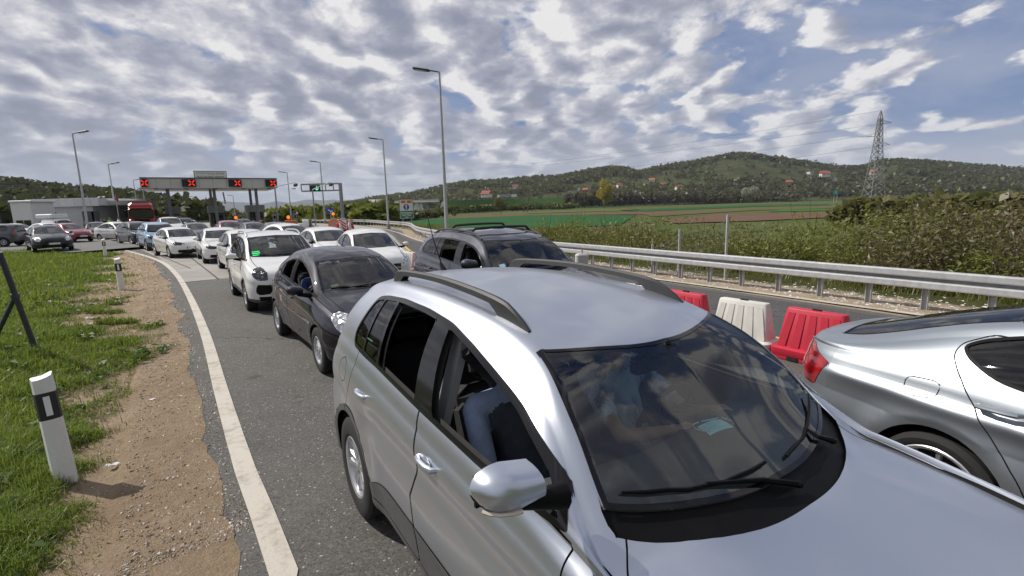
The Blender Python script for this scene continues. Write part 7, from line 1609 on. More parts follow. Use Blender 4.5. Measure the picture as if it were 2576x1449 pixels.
# ---- pylon and lines
PYL = simple('pylon_steel', (.27, .275, .28), .6, .2, var=.15)
def pylon():
    Y = 190.0; b0 = at(2206, 500, Y); tp = at(2216.5, 278, Y); H = tp.z-FZ; s = thing('pylon', 'grey lattice power pylon standing behind the thicket', 'pylon', (tp.x, Y, FZ)); wb, wm = 2.9, 1.1
    hw = lambda z: np.interp(z/H, [0, .62, .92, 1], [wb, wm, .55, .06]); lv = [0]+list(H*np.array([.10, .20, .29, .37, .45, .52, .58, .64, .70, .76, .82, .87, .92, 1.0]))
    for sx in (-1, 1):
        for sy in (-1, 1): b = MB(); b.tube([(sx*hw(z), sy*hw(z), z) for z in lv], .16, 4); b.build('leg', PYL, s)
    for z0, z1 in zip(lv[:-2], lv[1:-1]):
        b = MB()
        for a, c in (((-1, -1), (1, -1)), ((1, -1), (1, 1)), ((1, 1), (-1, 1)), ((-1, 1), (-1, -1))):
            A0, C0 = Vector((a[0]*hw(z0), a[1]*hw(z0), z0)), Vector((c[0]*hw(z0), c[1]*hw(z0), z0)); A1, C1 = Vector((a[0]*hw(z1), a[1]*hw(z1), z1)), Vector((c[0]*hw(z1), c[1]*hw(z1), z1)); b.tube([A0, C1], .10, 3); b.tube([C0, A1], .10, 3); b.tube([A1, C1], .09, 3)
        b.build('bracing', PYL, s)
    ends = []
    for f, d, L in ((.865, 1, 4.3), (.735, -1, 5.3), (.64, 1, 4.5)):
        z = H*f; b = MB(); tip = Vector((d*L, 0, z+.35))
        for sy in (-1, 1): b.tube([(d*hw(z), sy*hw(z), z), tip], .06, 4); b.tube([(d*hw(z), sy*hw(z), z+1.3), tip], .05, 4); b.tube([(d*(hw(z)+L)*.5, sy*hw(z)*.5, z+.8), (d*(hw(z)+L)*.5, sy*hw(z)*.5, z+.15)], .04, 3)
        b.build('cross_arm', PYL, s); ends.append(s.location+tip)
    ends.append(s.location+Vector((0, 0, H)))
    for k, (e, py) in enumerate(zip(ends, ((560, 452), (560, 470), (560, 489), (560, 432)))):
        f = at(py[0]+40*k, py[1]-62+8*k, 900); pts = [e.lerp(f, t)-Vector((0, 0, 26*4*t*(1-t))) for t in np.linspace(0, 1, 22)]; b = MB(); b.tube(pts, .045, 3, cap=False); o = b.build('power_line', DARKM)
        tag(o, ['upper right-arm power line sweeping left from the pylon', 'left-arm power line sweeping left from the pylon', 'lowest power line sweeping left from the pylon', 'topmost thin earth wire from the tip of the pylon'][k], 'power line', 'power lines on the pylon')
pylon()
# ---- viaduct, houses, far traffic
def viaduct():
    pts = [(at(868, 516.5, 520), 0), (at(1000, 508.5, 420), 0), (at(1085, 504.5, 380), 0), (at(1118, 504.5, 370), 0)]; s = thing('viaduct', 'long grey motorway viaduct on piers crossing the meadow', 'bridge', (pts[0][0].x, pts[0][0].y, FZ)); o = pts[0][0]
    P = [p[0] for p in pts]; cm = simple('viaduct_concrete', (.30, .31, .33), .8, var=.12, scale=.3); V = []
    path = [(p.x, p.y) for p in P]; q = resample(path, 30); zz = np.interp(np.linspace(0, 1, 30), [0, .45, .8, 1], [p.z for p in P])
    for nm, prof, m in (('deck', [(-5, -.9), (5, -.9), (5, 0), (-5, 0)], cm), ('parapet', [(4.7, 0), (5, 0), (5, 1.0), (4.7, 1.0)], simple('parapet_grey', (.20, .21, .23), .7))):
        T = np.gradient(q, axis=0); T /= np.linalg.norm(T, axis=1)[:, None]; N_ = np.stack([T[:, 1], -T[:, 0]], 1); k = len(prof); V = [(q[i, 0]+N_[i, 0]*a-o.x, q[i, 1]+N_[i, 1]*a-o.y, zz[i]+b-FZ) for i in range(30) for a, b in prof]
        F = [(i*k+j, (i+1)*k+j, (i+1)*k+(j+1) % k, i*k+(j+1) % k) for i in range(29) for j in range(k)]; mesh_np(nm, V, np.array(F), m, None, False, s)
    for i in range(2, 28, 3): b = MB(); b.box((q[i, 0]-o.x, q[i, 1]-o.y, (zz[i]-.9-FZ)/2), (1.8, 5, zz[i]-.9-FZ)); b.build('pier', cm, s)
    for i in (24, 29): b = MB(); b.prism([(-5, 0), (5, 0), (1.0, zz[i]-FZ-.6), (-1.0, zz[i]-FZ-.6)], -4, 4, Matrix.Translation((q[i, 0]-o.x, q[i, 1]-o.y, 0)) @ Matrix.Rotation(radians(90), 4, 'X')); b.build('abutment', WHITE, s)
    e = P[-1]; f = [(e.x, e.y), (at(1300, 505, 520).x, 520), (at(1480, 500, 600).x, 600), (at(1700, 497, 760).x, 760)]
    # motorway embankment beyond the viaduct
    q = resample(f, 30); V = []
    for i in range(30):
        d = hypot(q[i, 0], q[i, 1]); u = q[i]/d; z = np.interp(i, [0, 29], [e.z, at(1700, 489, 760).z])
        for off, h in ((-30, FZ), (-5, z), (6, z), (30, FZ)): V.append((q[i, 0]+u[0]*off, q[i, 1]+u[1]*off, h))
    F = [(i*4+j, (i+1)*4+j, (i+1)*4+j+1, i*4+j+1) for i in range(29) for j in range(3)]; ob = mesh_np('embankment', V, np.array(F), field_mat('embankment_grass', (.045, .105, .022), (.06, .135, .03)), None, False); ob['kind'] = 'structure'
    return P, q
VP, EMB = viaduct()
def house(px, py, Y, w, h, roof, wall, label, ry=0.0):
    w, h = w*.68, h*.75; p = at(px, py, Y); s = thing('house', label, 'house', (p.x, Y, p.z), ry, 'houses on the far hillside'); b = MB(); b.box((0, 0, h/2-1), (w, w*.8, h+2)); b.build('wall', wall, s)
    b = MB(); b.add([(-w*.56, -w*.46, h), (w*.56, -w*.46, h), (w*.56, w*.46, h), (-w*.56, w*.46, h), (-w*.56, 0, h+w*.36), (w*.56, 0, h+w*.36)], [(0, 1, 5, 4), (2, 3, 4, 5), (0, 4, 3), (1, 2, 5), (3, 2, 1, 0)]); rf = b.build('roof', roof, s); c = MB(); c.box((w*.2, .2*w, h+w*.36), (.6, .6, 1.4)); c.build('chimney', wall, rf)
    for k in (-.25, .25): b = MB(); b.box((w*k, -w*.405, h*.55), (w*.16, .06, h*.35)); f = b.build('window', DARKM, s); g = MB(); g.box((w*k, -w*.405-.05, h*.55), (w*.13, .03, h*.3)); g.build('pane', MATS['dark_window'], f)
RT = simple('red_tiles', (.30, .075, .05), .8, var=.15, scale=.5); OT = simple('orange_tiles', (.36, .13, .065), .8, var=.15, scale=.5); BW = simple('house_white', (.68, .67, .63), .8, var=.05); BB = simple('brick_house', (.36, .16, .10), .85, var=.1)
for a in ((1224, 493, 640, 17, 3.5, RT, BW, 'long low red-roofed house left of the yellow tree, nearest the viaduct'), (1296, 473, 900, 13, 4, RT, BW, 'small red-roofed house high in the wood above the meadow'), (1473, 490, 680, 10, 9, OT, BB, 'tall unfinished brick house beside the dark barn'), (1442, 491, 660, 17, 2.5, simple('barn_roof', (.05, .045, .04), .8), BB, 'dark low barn left of the tall brick house'), (1541, 476, 800, 11, 5, RT, BW, 'white house with a red roof right of the yellow tree'), (1558, 472, 810, 12, 6, RT, BW, 'larger white house with a red roof above its neighbour'),
          (1640, 458, 900, 14, 5, OT, BW, 'orange-roofed house among the hillside gardens'), (1668, 470, 850, 14, 5, RT, BB, 'red-roofed brick house at the foot of the gardens'), (1706, 475, 800, 12, 4, RT, BW, 'red-roofed house beside the left edge of the bare copse'), (1655, 452, 1000, 12, 5, RT, BW, 'highest red-roofed house of the garden group'), (1985, 464, 800, 13, 5, OT, BB, 'orange-roofed cottage at the edge of the hillside meadow'), (2074, 443, 900, 20, 6, RT, BW, 'big white house with a bright red roof on the hill'), (2100, 452, 900, 9, 3, simple('grey_tiles', (.22, .21, .2), .8), BW, 'small grey-roofed house below the big white one'),
          (2197, 437, 800, 13, 4, OT, BW, 'orange-roofed house half hidden by the pylon'), (2038, 438, 950, 14, 6, simple('dark_tiles', (.08, .07, .07), .8), BW, 'white house with a dark gable left of the big white house'), (1930, 437, 1000, 11, 4, simple('grey_tiles', (.22, .21, .2), .8), BW, 'pale cottage on the brow of the hill')): house(*a, ry=random.uniform(-.5, .5))
def far_truck(px, py, Y, L, label, col, rz):
    p = at(px, py, Y); s = thing('lorry', label, 'lorry', (p.x, Y, p.z-1), rz, 'far lorries on the motorway'); b = MB(); b.bevbox((0, 0, 2.4), (L, 2.5, 3.0), .1); b.build('trailer', col, s); b = MB(); b.bevbox((-L/2-1.6, 0, 1.9), (2.2, 2.4, 2.9), .3); c = b.build('cab', WHITE, s); g = MB(); g.box((-L/2-2.72, 0, 2.5), (.06, 2.0, 1.0)); g.build('windscreen', MATS['dark_window'], c)
    for x in (-L/2-1.5, -L*.1, L*.3, L*.42): b = MB(); b.lathe([(0, -1.25), (.5, -1.25), (.5, 1.25), (0, 1.25)], 10, Matrix.Translation((x, 0, .5)) @ Matrix.Rotation(radians(90), 4, 'X')); b.build('wheel', simple('tyre_rubber', (.018, .018, .019), .85), s)
far_truck(1272, 496, 560, 13, 'white-fronted lorry on the motorway bank below the wood', simple('tarp_grey', (.30, .31, .32), .7), .1); far_truck(1290, 495.6, 570, 9, 'second pale lorry just behind on the motorway bank', WHITE, .1)
far_truck(938, 510.5, 455, 11, 'white lorry on the viaduct left of the second lamp', WHITE, radians(-40)); far_truck(960, 509, 440, 9, 'small white lorry on the viaduct beside the second lamp', simple('tarp_grey', (.30, .31, .32), .7), radians(-40))
def far_sign():
    p = at(2103, 484, 330); s = thing('motorway_sign', 'small green motorway sign far off before the dark copse', 'road sign', (p.x, 330, FZ)); z = p.z-FZ; b = MB(); b.bevbox((0, 0, z), (3.0, .1, 3.0), .05); b.build('board', simple('sign_teal', (.02, .36, .28), .5), s)
    for k in (-1, 1): b = MB(); b.box((k, .1, z/2), (.15, .15, z)); b.build('post', GALV, s)
    b = MB(); b.box((0, -.07, z+.1), (.5, .03, 1.8)); b.build('mark', WHITE, s)
far_sign()

def haze():
    m = bpy.data.materials.new('haze'); m.use_nodes = True; m.node_tree.nodes.clear(); t = NT(m.node_tree); o = t.new('ShaderNodeOutputMaterial'); v = t.new('ShaderNodeVolumePrincipled')
    v.inputs['Color'].default_value = (.80, .88, 1.0, 1); v.inputs['Density'].default_value = 7.5e-5; v.inputs['Anisotropy'].default_value = 0.0; t.l.new(v.outputs[0], o.inputs['Volume'])
    b = MB(); b.box((0, 4000, 290), (26000, 22000, 640)); h = b.build('haze', m); h['kind'] = 'stuff'; h.display_type = 'WIRE'
haze()

# ================================================================== vehicles
PAINTS = dict(silver=paint('silver_paint', (.43, .46, .52), .86, .34, .40, .04, .5, .5, (.05, .14)), white=paint('white_paint', (.78, .78, .77), 0, .30, 1.0, .03), night=paint('blackberry_paint', (.010, .009, .018), .3, .45, .85, .003, .04, .10, (.008, .02)), graphite=paint('graphite_paint', (.024, .027, .038), .35, .45, 1.0, .008, .08, .2, (.01, .03)), black=paint('black_paint', (.006, .006, .008), .2, .45, 1.0, .003, .06, .15, (.01, .03)), grey=paint('grey_paint', (.075, .08, .088), .6, .32, 1.0, .02, .3, .4), blue=paint('pale_blue_paint', (.26, .40, .56), .25, .3, 1.0), red=paint('red_paint', (.24, .022, .035), .3, .28, 1.0), liftsilver=paint('cool_silver_paint', (.31, .34, .37), .84, .40, .30, .03, .3, .5, (.04, .1)), dark=paint('dark_grey_paint', (.030, .032, .037), .35, .45, 1.0, .008, .1, .2, (.01, .03)))
QG = 'cars queuing from the toll plaza'
tig, th = make_car('off_roader', SUV, 'silver off-roader filling the foreground, with open right windows and a face mask on its dashboard', 'car', (-.340, 3.561, 0), radians(-57.03), QG, PAINTS['silver'], 'hero')
def tig_extras(root, sp):
    dark = simple('car_black_trim', (.012, .012, .013), .55); rail = simple('rail_plastic', (.030, .031, .033), .5, var=.15, scale=30)
    cabin(root, sp, (.058, .068, .066), True); ax = sp['ax']
    fw, ft = curve(sp['wr']), curve(sp['zr'])
    for k in (1, -1):                                       # roof rails
        b = MB(); S = np.linspace(1.95, 3.62, 40); prof = [(-.024, 0), (-.020, .026), (-.008, .036), (.010, .034), (.022, .020), (.024, 0)]; V = []; F = []; n = len(prof)
        for i, s in enumerate(S):
            f = i/(len(S)-1); lift = .052*min(1, min(f/.10, (1-f)/.07))**.7; y = k*(.495-.02*f); z = float(ft(s))+.42*(float(curve(sp['zt'])(s))-float(ft(s)))-.002+lift*.85
            sc = .35+.65*min(1, min(f/.14, (1-f)/.05))
            foot = max(0, 1-f/.17, 1-(1-f)/.14); g0 = z-.012-(lift+.012)*min(1, foot*3.0)
            for a, c in prof: V.append((ax-s, y+a*sc*(1+.2*foot), (z-.012+c*sc) if c > 0 else g0))
        for i in range(len(S)-1):
            for j in range(n): F.append((i*n+j, (i+1)*n+j, (i+1)*n+(j+1) % n, i*n+(j+1) % n))
        b.add(V, F)
        b.build('roof_rail', rail, root, smooth=True)
    b = MB(); z = float(curve(sp['zt'])(3.86)); b.tube([(ax-3.86, .02, z-.01), (ax-3.92, .02, z+.05)], .016, 8, rs=[.026, .012]); b.tube([(ax-3.90, .02, z+.04), (ax-4.06, .035, z+.22), (ax-4.20, .05, z+.42)], .004, 6, rs=[.006, .0045, .003]); b.build('antenna', dark, root, smooth=True)
    # wipers
    w = sp['wind']; zt = curve(sp['zt'])
    def scr(s, y):                                          # a point on the screen
        best = 1e9; 
        return Vector((ax-s, y, 0))
    Sg = th[0][1]; M_ = Sg.A; ws = M_[(M_[:, 7] > 5.0) & (M_[:, 6] < 1.75) & (M_[:, 6] > .98)]
    def on(s, y, up=.014):
        d = (ws[:, 6]-s)**2+(ws[:, 1]-abs(y))**2; i = np.argsort(d)[:4]; wt = 1/(d[i]+1e-6); z = (ws[i, 2]*wt).sum()/wt.sum(); return Vector((ax-s, y, z+up))
    bsf = lambda y: w[2]+w[3]*abs(y)**2.2
    for y0, y1, py_, g0, g1 in ((-.03, -.60, .03, .045, .035), (.10, .60, .42, .035, .06)):
        b = MB(); pts = [on(bsf(y)+g0+(g1-g0)*i/8, y, .016) for i, y in enumerate(np.linspace(y0, y1, 9))]; b.tube(pts, .006, 6, rs=[.007]*8+[.004]); piv = on(bsf(py_)-.045, py_, .012)
        b.tube([piv, piv.lerp(pts[3], .5)+Vector((0, 0, .012)), pts[4]+Vector((0, 0, .006))], .008, 6, rs=[.012, .009, .006]); b.ball(piv, .016, 1, 1, .8, 8, 6); b.build('wiper', dark, root, smooth=True)
    # mask on the dashboard is a thing of its own
    # indicator strip under the mirror shell, handles' recess, window seals
    for ch in list(root.children):
        if ch.name.startswith('mirror'):
            k = -1; b = MB(); y0 = k*(float(curve(sp['wb'])(1.36))-.01); b.tube([(ax-1.36+dx, y0+k*.9*(.075+.205*tt), 1.237+.008*tt) for tt, dx in ((.45, .060), (.62, .055), (.78, .042), (.88, .024), (.94, .004))], .0065, 6); b.build('indicator', simple('clear_amber', (.62, .55, .46), .15), ch, smooth=True); break
    for hs, hz in sp['handles']:
        for k in (1, -1):
            b = MB(); y = k*(float(curve(sp['wb'])(hs))+.036); b.ball((ax-hs-.005, y, hz-.004), .052, .95, .10, .62, 16, 8); b.build('handle_recess', PAINTS['silver'], root, smooth=True)
    st = MB(); st.box((0, 0, 0), (.10, .004, .09)); o = st.build('sticker', simple('sticker_green', (.03, .22, .13), .4), root); o.location = (ax-3.27, -.765, 1.215); o.rotation_euler = (radians(24), 0, 0)
tig_extras(tig, SUV)
def local(root, v): return root.matrix_basis @ Vector(v)
def face_mask():
    cy, sy = cos(tig.rotation_euler[2]), sin(tig.rotation_euler[2]); c = local(tig, (SUV['ax']-1.50, .16, 1.085))
    t = thing('face_mask', 'light blue pleated face mask with white ear loops lying on the dashboard', 'face mask', c, tig.rotation_euler[2]+radians(74)); t.scale = (.74, 1.0, 1.25); m = simple('mask_blue', (.42, .82, .93), .8, var=.06, scale=40); V = []; nx, ny = 14, 13
    for i in range(nx):
        for j in range(ny):
            u = i/(nx-1)-.5; v = j/(ny-1)-.5; V.append((u*.165, v*.085, .022*cos(u*3.0)*cos(v*2.6)+.004*abs(((v+.5)*6) % 1-.5)*2-.004+.012*u))
    mesh_np('cloth', V, np.array([(i*ny+j, (i+1)*ny+j, (i+1)*ny+j+1, i*ny+j+1) for i in range(nx-1) for j in range(ny-1)]), m, None, False, t)
    for k in (-1, 1):
        b = MB(); b.tube([(k*.08, -.038, .012), (k*.125, -.035, .010), (k*.145, 0, .008), (k*.125, .034, .010), (k*.08, .038, .012)] if k < 0 else [(.08, -.038, .015), (.095, -.01, .018), (.08, .038, .015)], .0028, 6); b.build('ear_loop', WHITE, t, smooth=True)
    b = MB(); b.tube([(-.06, .0415, .012), (.06, .0415, .013)], .003, 6); b.build('nose_wire', simple('mask_edge', (.45, .70, .78), .7), t)
face_mask()
BLUES = simple('shirt_pale_blue', (.27, .34, .50), .9, var=.12, scale=25, bump=.2); JEANS = simple('jeans', (.03, .04, .07), .9, var=.2)
m, t_, b_, o_ = newmat('printed_shirt'); p_ = t_.obj(); nn = t_.noise(t_.vmath('MULTIPLY', p_, (1, 1, .35)), 9, 4, .7); setp(t_, b_, color=t_.ramp(nn, [(.40, (.42, .55, .72)), (.52, (.30, .42, .60)), (.60, (.03, .045, .07))]), rough=.9)
R57 = tig.rotation_euler[2]
seated('person', 'passenger in a pale blue shirt behind the open front window of the silver off-roader', local(tig, (1.27, -.37, .56)), R57, BLUES, JEANS, (.03, .02, .015), (((.18, .27, .18), (.36, .10, .20)), ((.14, -.27, .19), (.36, -.12, .19))), (1, .1, -.1), 0, .0, simple('shirt_front_grey', (.045, .055, .075), .9, var=.3, scale=14))
seated('person', 'driver in a printed blue and white T-shirt behind the windscreen of the silver off-roader', local(tig, (1.27, .37, .56)), R57, m, JEANS, (.05, .035, .02), (((.20, .26, .30), (.44, .16, .42)), ((.20, -.27, .30), (.44, -.16, .40))), (1, 0, -.05), 1)
# the queue -----------------------------------------------------------------
sup, _ = make_car('liftback', LIFT, 'silver liftback at the right edge, seen from its right rear corner', 'car', (3.242+.093*cos(radians(-70.43)), 3.051+.093*sin(radians(-70.43)), 0), radians(-70.43), QG, PAINTS['liftsilver'], 'hero')
cabin(sup, dict(LIFT, seat_x=1.25))
PUNTO = dict(HATCH, panes=[('sail', (.9, .9), (1.40, 1.2)), ('open', (1.42, 1.22), (2.33, 2.55)), ('open', (2.43, 2.63), (2.96, 2.96)), ('tinted_window', (2.98, 2.98), (3.4, 3.4))])
pun, PUH = make_car('hatchback', PUNTO, 'dark violet-black hatchback with silver wheel covers right behind the silver off-roader', 'car', (-3.292, 8.596, 0), radians(-54.1), QG, PAINTS['night'], 'near'); cabin(pun, dict(HATCH, seat_x=1.0))
PIC = scaled(MPV, 4.08, 1.725, 1.62)
pic, PICH = make_car('people_carrier', PIC, 'white tall people carrier with a glowing green sign behind its windscreen', 'car', (-6.408, 12.867, 0), radians(-55.0), QG, PAINTS['white'], 'near'); cabin(pic, dict(PIC, seat_x=1.1))
san, SANH = make_car('off_roader', BIGSUV, 'dark graphite off-roader with black roof bars beside the plastic barriers', 'car', (-.818, 9.389, 0), radians(-59.7), QG, PAINTS['graphite'], 'near'); cabin(san, dict(BIGSUV, seat_x=1.2))
def stuck_on(root, name, sp, half, s, y, w, h, mat, out=.012):
    """a small sheet stuck to the windscreen at (s, y)"""
    A = half[0][1].A; A = A[(A[:, 7] > 5.0)]; d = (A[:, 6]-s)**2+(A[:, 1]-abs(y))**2; a = A[np.argmin(d)]; n = Vector((a[3], a[4]*(1 if y > 0 else -1), a[5])).normalized(); c = Vector((sp['ax']-s, y, a[2]))-n*out
    up = (Vector((-.7, 0, .7))-n*n.dot(Vector((-.7, 0, .7)))).normalized(); rt = up.cross(n); b = MB(); q = [c-rt*w/2-up*h/2, c+rt*w/2-up*h/2, c+rt*w/2+up*h/2, c-rt*w/2+up*h/2]; b.add(q+[p-n*.003 for p in q], [(0, 1, 2, 3), (7, 6, 5, 4), (0, 4, 5, 1), (1, 5, 6, 2), (2, 6, 7, 3), (3, 7, 4, 0)]); return b.build(name, mat, root)
gsign = emitter('display_green', (.02, 1.0, .25), 1.6)
for i in range(4): stuck_on(pic, 'display_row', PIC, PICH, 1.10+.030*i, -.52, .15, .024, gsign)
def roof_rails(root, sp, s0, s1, mat, arch=.05, yk=.93, wid=.02):
    fw, ft = curve(sp['wr']), curve(sp['zr'])
    for k in (1, -1):
        b = MB(); S = np.linspace(s0, s1, 14); b.tube([(sp['ax']-s, k*float(fw(s))*yk, float(ft(s))+.005+arch*min(1, min(i, 13-i)/1.6)) for i, s in enumerate(S)], wid, 8); b.build('roof_rail', mat, root, smooth=True)
RAILS = simple('rail_silver', (.55, .56, .58), .3, .9, var=.05)
roof_rails(pic, PIC, 1.9, 3.6, RAILS, .06)
BRL = simple('rail_plastic', (.030, .031, .033), .5)
roof_rails(san, BIGSUV, 1.95, 3.95, BRL, .03)
def cross_bars(root, sp, at_s):
    fw, ft = curve(sp['wr']), curve(sp['zr']); zt = curve(sp['zt'])
    for s in at_s:
        b = MB(); w = float(fw(s))*.93; z0 = float(ft(s))+.03; z1 = float(zt(s))+.045; pts = [(sp['ax']-s, -w, z0)]+[(sp['ax']-s+.10*cos(t*pi/2), w*t, z1+.02*(1-t*t)) for t in np.linspace(-.86, .86, 9)]+[(sp['ax']-s, w, z0)]
        b.tube(pts, .022, 6); b.build('roof_bar', BRL, root, smooth=True)
cross_bars(san, BIGSUV, (2.35, 3.15))
POLO = scaled(HATCH, 3.97, 1.68, 1.46, r=.305, spokes=5, lamp='dark', plate=(-.015, 0, .50, 'VA 178 AE'), front=[('headlight', rpoly([(.50, .62), (.54, .74), (1.00, .80), (1.10, .76), (.95, .63)], .03)), ('grille', rpoly([(-.2, .66), (-.2, .735), (.50, .735), (.48, .665)], .02)), ('lower', rpoly([(-.2, .27), (-.2, .40), (.72, .41), (.78, .33), (.70, .27)], .03))])
def tree_car(nm, sp, lab, loc, yaw, pt, lvl='mid', grp=QG): return make_car(nm, sp, lab, 'car', (loc[0], loc[1], loc[2] if len(loc) > 2 else 0), radians(yaw), grp, PAINTS[pt], lvl)
pol, PH = tree_car('hatchback', POLO, 'white hatchback showing its full front and number plate at the edge of the dark asphalt', (-17.72, 25.95), -41.95, 'white')
BM = scaled(SEDAN, 4.62, 1.86, 1.45); bmw, BH = tree_car('saloon', BM, 'low white saloon with dark sweeping headlights between the two white hatchbacks', (-13.88, 23.49), -54, 'white')
tree_car('hatchback', scaled(HATCH, 4.0, 1.70, 1.47), 'white car squeezed behind the people carrier, only its right side showing', (-10.4, 19.1), -53, 'white')
SP = scaled(HATCH, 3.64, 1.60, 1.50, r=.29, front=[('headlight', rpoly([(.50, .60), (.56, .68), (.98, .90), (1.12, .92), (1.02, .74), (.74, .60)], .04)), ('grille', rpoly([(-.2, .40), (-.2, .62), (.45, .62), (.40, .40)], .03)), ('bright', rpoly([(-.2, .50), (-.2, .525), (.44, .525), (.43, .50)], .01)), ('lower', rpoly([(-.2, .24), (-.2, .34), (.5, .34), (.5, .24)], .02))], wind=(1.62, 1.6, .92, .55, 5.06, 4))
tree_car('hatchback', SP, 'small white hatchback with a long raked screen beside the dark off-roader', (-4.738, 15.575), -60.9, 'white')
tree_car('hatchback', scaled(HATCH, 3.95, 1.68, 1.46), 'white hatchback just behind the small white one, towards the works barriers', (-7.63, 19.6), -53.5, 'white')
tree_car('hatchback', scaled(HATCH, 3.85, 1.68, 1.52), 'white car of which little but roof and screen shows behind the people carrier', (-11.6, 24.7), -38, 'white')
CROSS = scaled(SUV, 4.2, 1.82, 1.66, clad=None, joints=[], rim_kind='single', r=.33, panes=[('sail', (1.2, .9), (1.42, 1.2)), ('side_window', (1.42, 1.2), (2.16, 2.3)), ('side_window', (2.30, 2.42), (3.2, 3.2))], open_sides=(), lamp='dark')
CLADX = dict(CROSS, clad=[(0, .48), (.9, .52), (1.3, .42), (2.9, .42), (4.2, .5)], flare=[])
tree_car('off_roader', CLADX, 'pale blue crossover with a dark roof behind the white hatchback', (-22.5, 31.4), -45, 'blue')
tree_car('off_roader', scaled(CROSS, 4.35, 1.84, 1.68, clad=None), 'black compact off-roader with a blue light on its dashboard', (-27.7, 36.4), -36.6, 'dark')
tree_car('saloon', scaled(SEDAN, 4.75, 1.85, 1.62), 'white saloon seen from its right side next to the black off-roader', (-34.6, 43.0), -22, 'white')
far = [('hatchback', scaled(HATCH, 4.2, 1.76, 1.48), 'dark grey car behind the white hatchback, right of the white van', (-23.6, 37.0), -50, 'grey', 'mid'), ('estate', scaled(HATCH, 4.4, 1.8, 1.56), 'dark red car in the middle of the queue under the amber light', (-21.3, 37.4), -54, 'red', 'mid'), ('hatchback', scaled(HATCH, 4.1, 1.72, 1.44), 'graphite car to the right of the dark red one', (-18.2, 34.8), -52, 'graphite', 'mid'), ('hatchback', scaled(HATCH, 4.2, 1.75, 1.49), 'dark car in front of the orange chevron board', (-14.2, 29.8), -55, 'dark', 'mid'),
       ('hatchback', scaled(HATCH, 4.2, 1.76, 1.5), 'pale car behind the white van in the far queue', (-35.6, 55.0), -50, 'white', 'far'), ('off_roader', scaled(CROSS, 4.6, 1.9, 1.75, clad=None), 'black tall car heading into the middle toll lane', (-34.0, 52.0), -60, 'black', 'far'), ('hatchback', scaled(HATCH, 4.1, 1.74, 1.46), 'dark car half hidden between the white van and the lorry', (-36.6, 50.0), -48, 'grey', 'far'), ('hatchback', scaled(HATCH, 4.1, 1.74, 1.46), 'grey car waiting at the right-hand booth', (-29.5, 55.0), -60, 'grey', 'far'),
       ('hatchback', scaled(HATCH, 4.2, 1.8, 1.52), 'black hatchback facing the road beyond the grass at the left', (-28.7, 30.6, .15), -41, 'black', 'mid'), ('people_carrier', scaled(MPV, 4.5, 1.85, 1.62), 'dark grey people carrier turned to the left at the picture edge', (-36.0, 35.8, .15), 198, 'grey', 'mid'), ('hatchback', scaled(HATCH, 4.2, 1.76, 1.5), 'dark red hatchback behind the black one at the left', (-36.3, 40.2, .15), -27, 'red', 'mid'), ('hatchback', scaled(HATCH, 4.4, 1.8, 1.52), 'white car with a dark windscreen behind the grey people carrier', (-43.0, 45.6, .15), -22, 'white', 'mid'),
       ('hatchback', scaled(HATCH, 4.4, 1.8, 1.5), 'white car farthest to the left, in front of the kiosk', (-50.0, 49.5, .15), -12, 'white', 'far'), ('hatchback', scaled(HATCH, 4.3, 1.78, 1.46), 'dark grey car with open grille in front of the office building', (-39.2, 47.2, .15), -52, 'dark', 'far')]
for nm, sp, lab, loc, yaw, pt, lvl in far: tree_car(nm, sp, lab, loc, yaw, pt, lvl, QG if len(loc) < 3 else 'cars waiting on the left apron')
VAN = scaled(MPV, 4.6, 1.95, 1.90, panes=[('sail', (.9, .9), (1.5, 1.75)), ('side_window', (1.5, 1.75), (2.3, 2.4))], doors=[]); VAN['dlo'] = [(s, z) for s, z in VAN['dlo'] if s < 2.7]
make_car('van', VAN, 'white delivery van behind the pale blue crossover', 'van', (-31.6, 46.0, 0), radians(-50), QG, PAINTS['white'], 'mid')
van2, _ = make_car('van', scaled(VAN, 4.7, 1.95, 1.9), 'white van with a raised roof box in front of the office building', 'van', (-46.0, 51.0, .15), radians(160), 'cars waiting on the left apron', PAINTS['white'], 'far'); b = MB(); b.bevbox((1.2, 0, 2.1), (2.6, 1.5, .45), .08); b.build('roof_box', WHITE, van2)
apron = flat('apron', [(-24.5, 27.6), (-22.9, 31.2), (-30.5, 38.2), (-36.5, 44.2), (-36.5, 52), (-44, 60), (-120, 74), (-120, 40), (-46, 41.0), (-33, 30.5)], .15, simple('apron_asphalt', (.13, .128, .125), .9, var=.15, scale=.5)); 
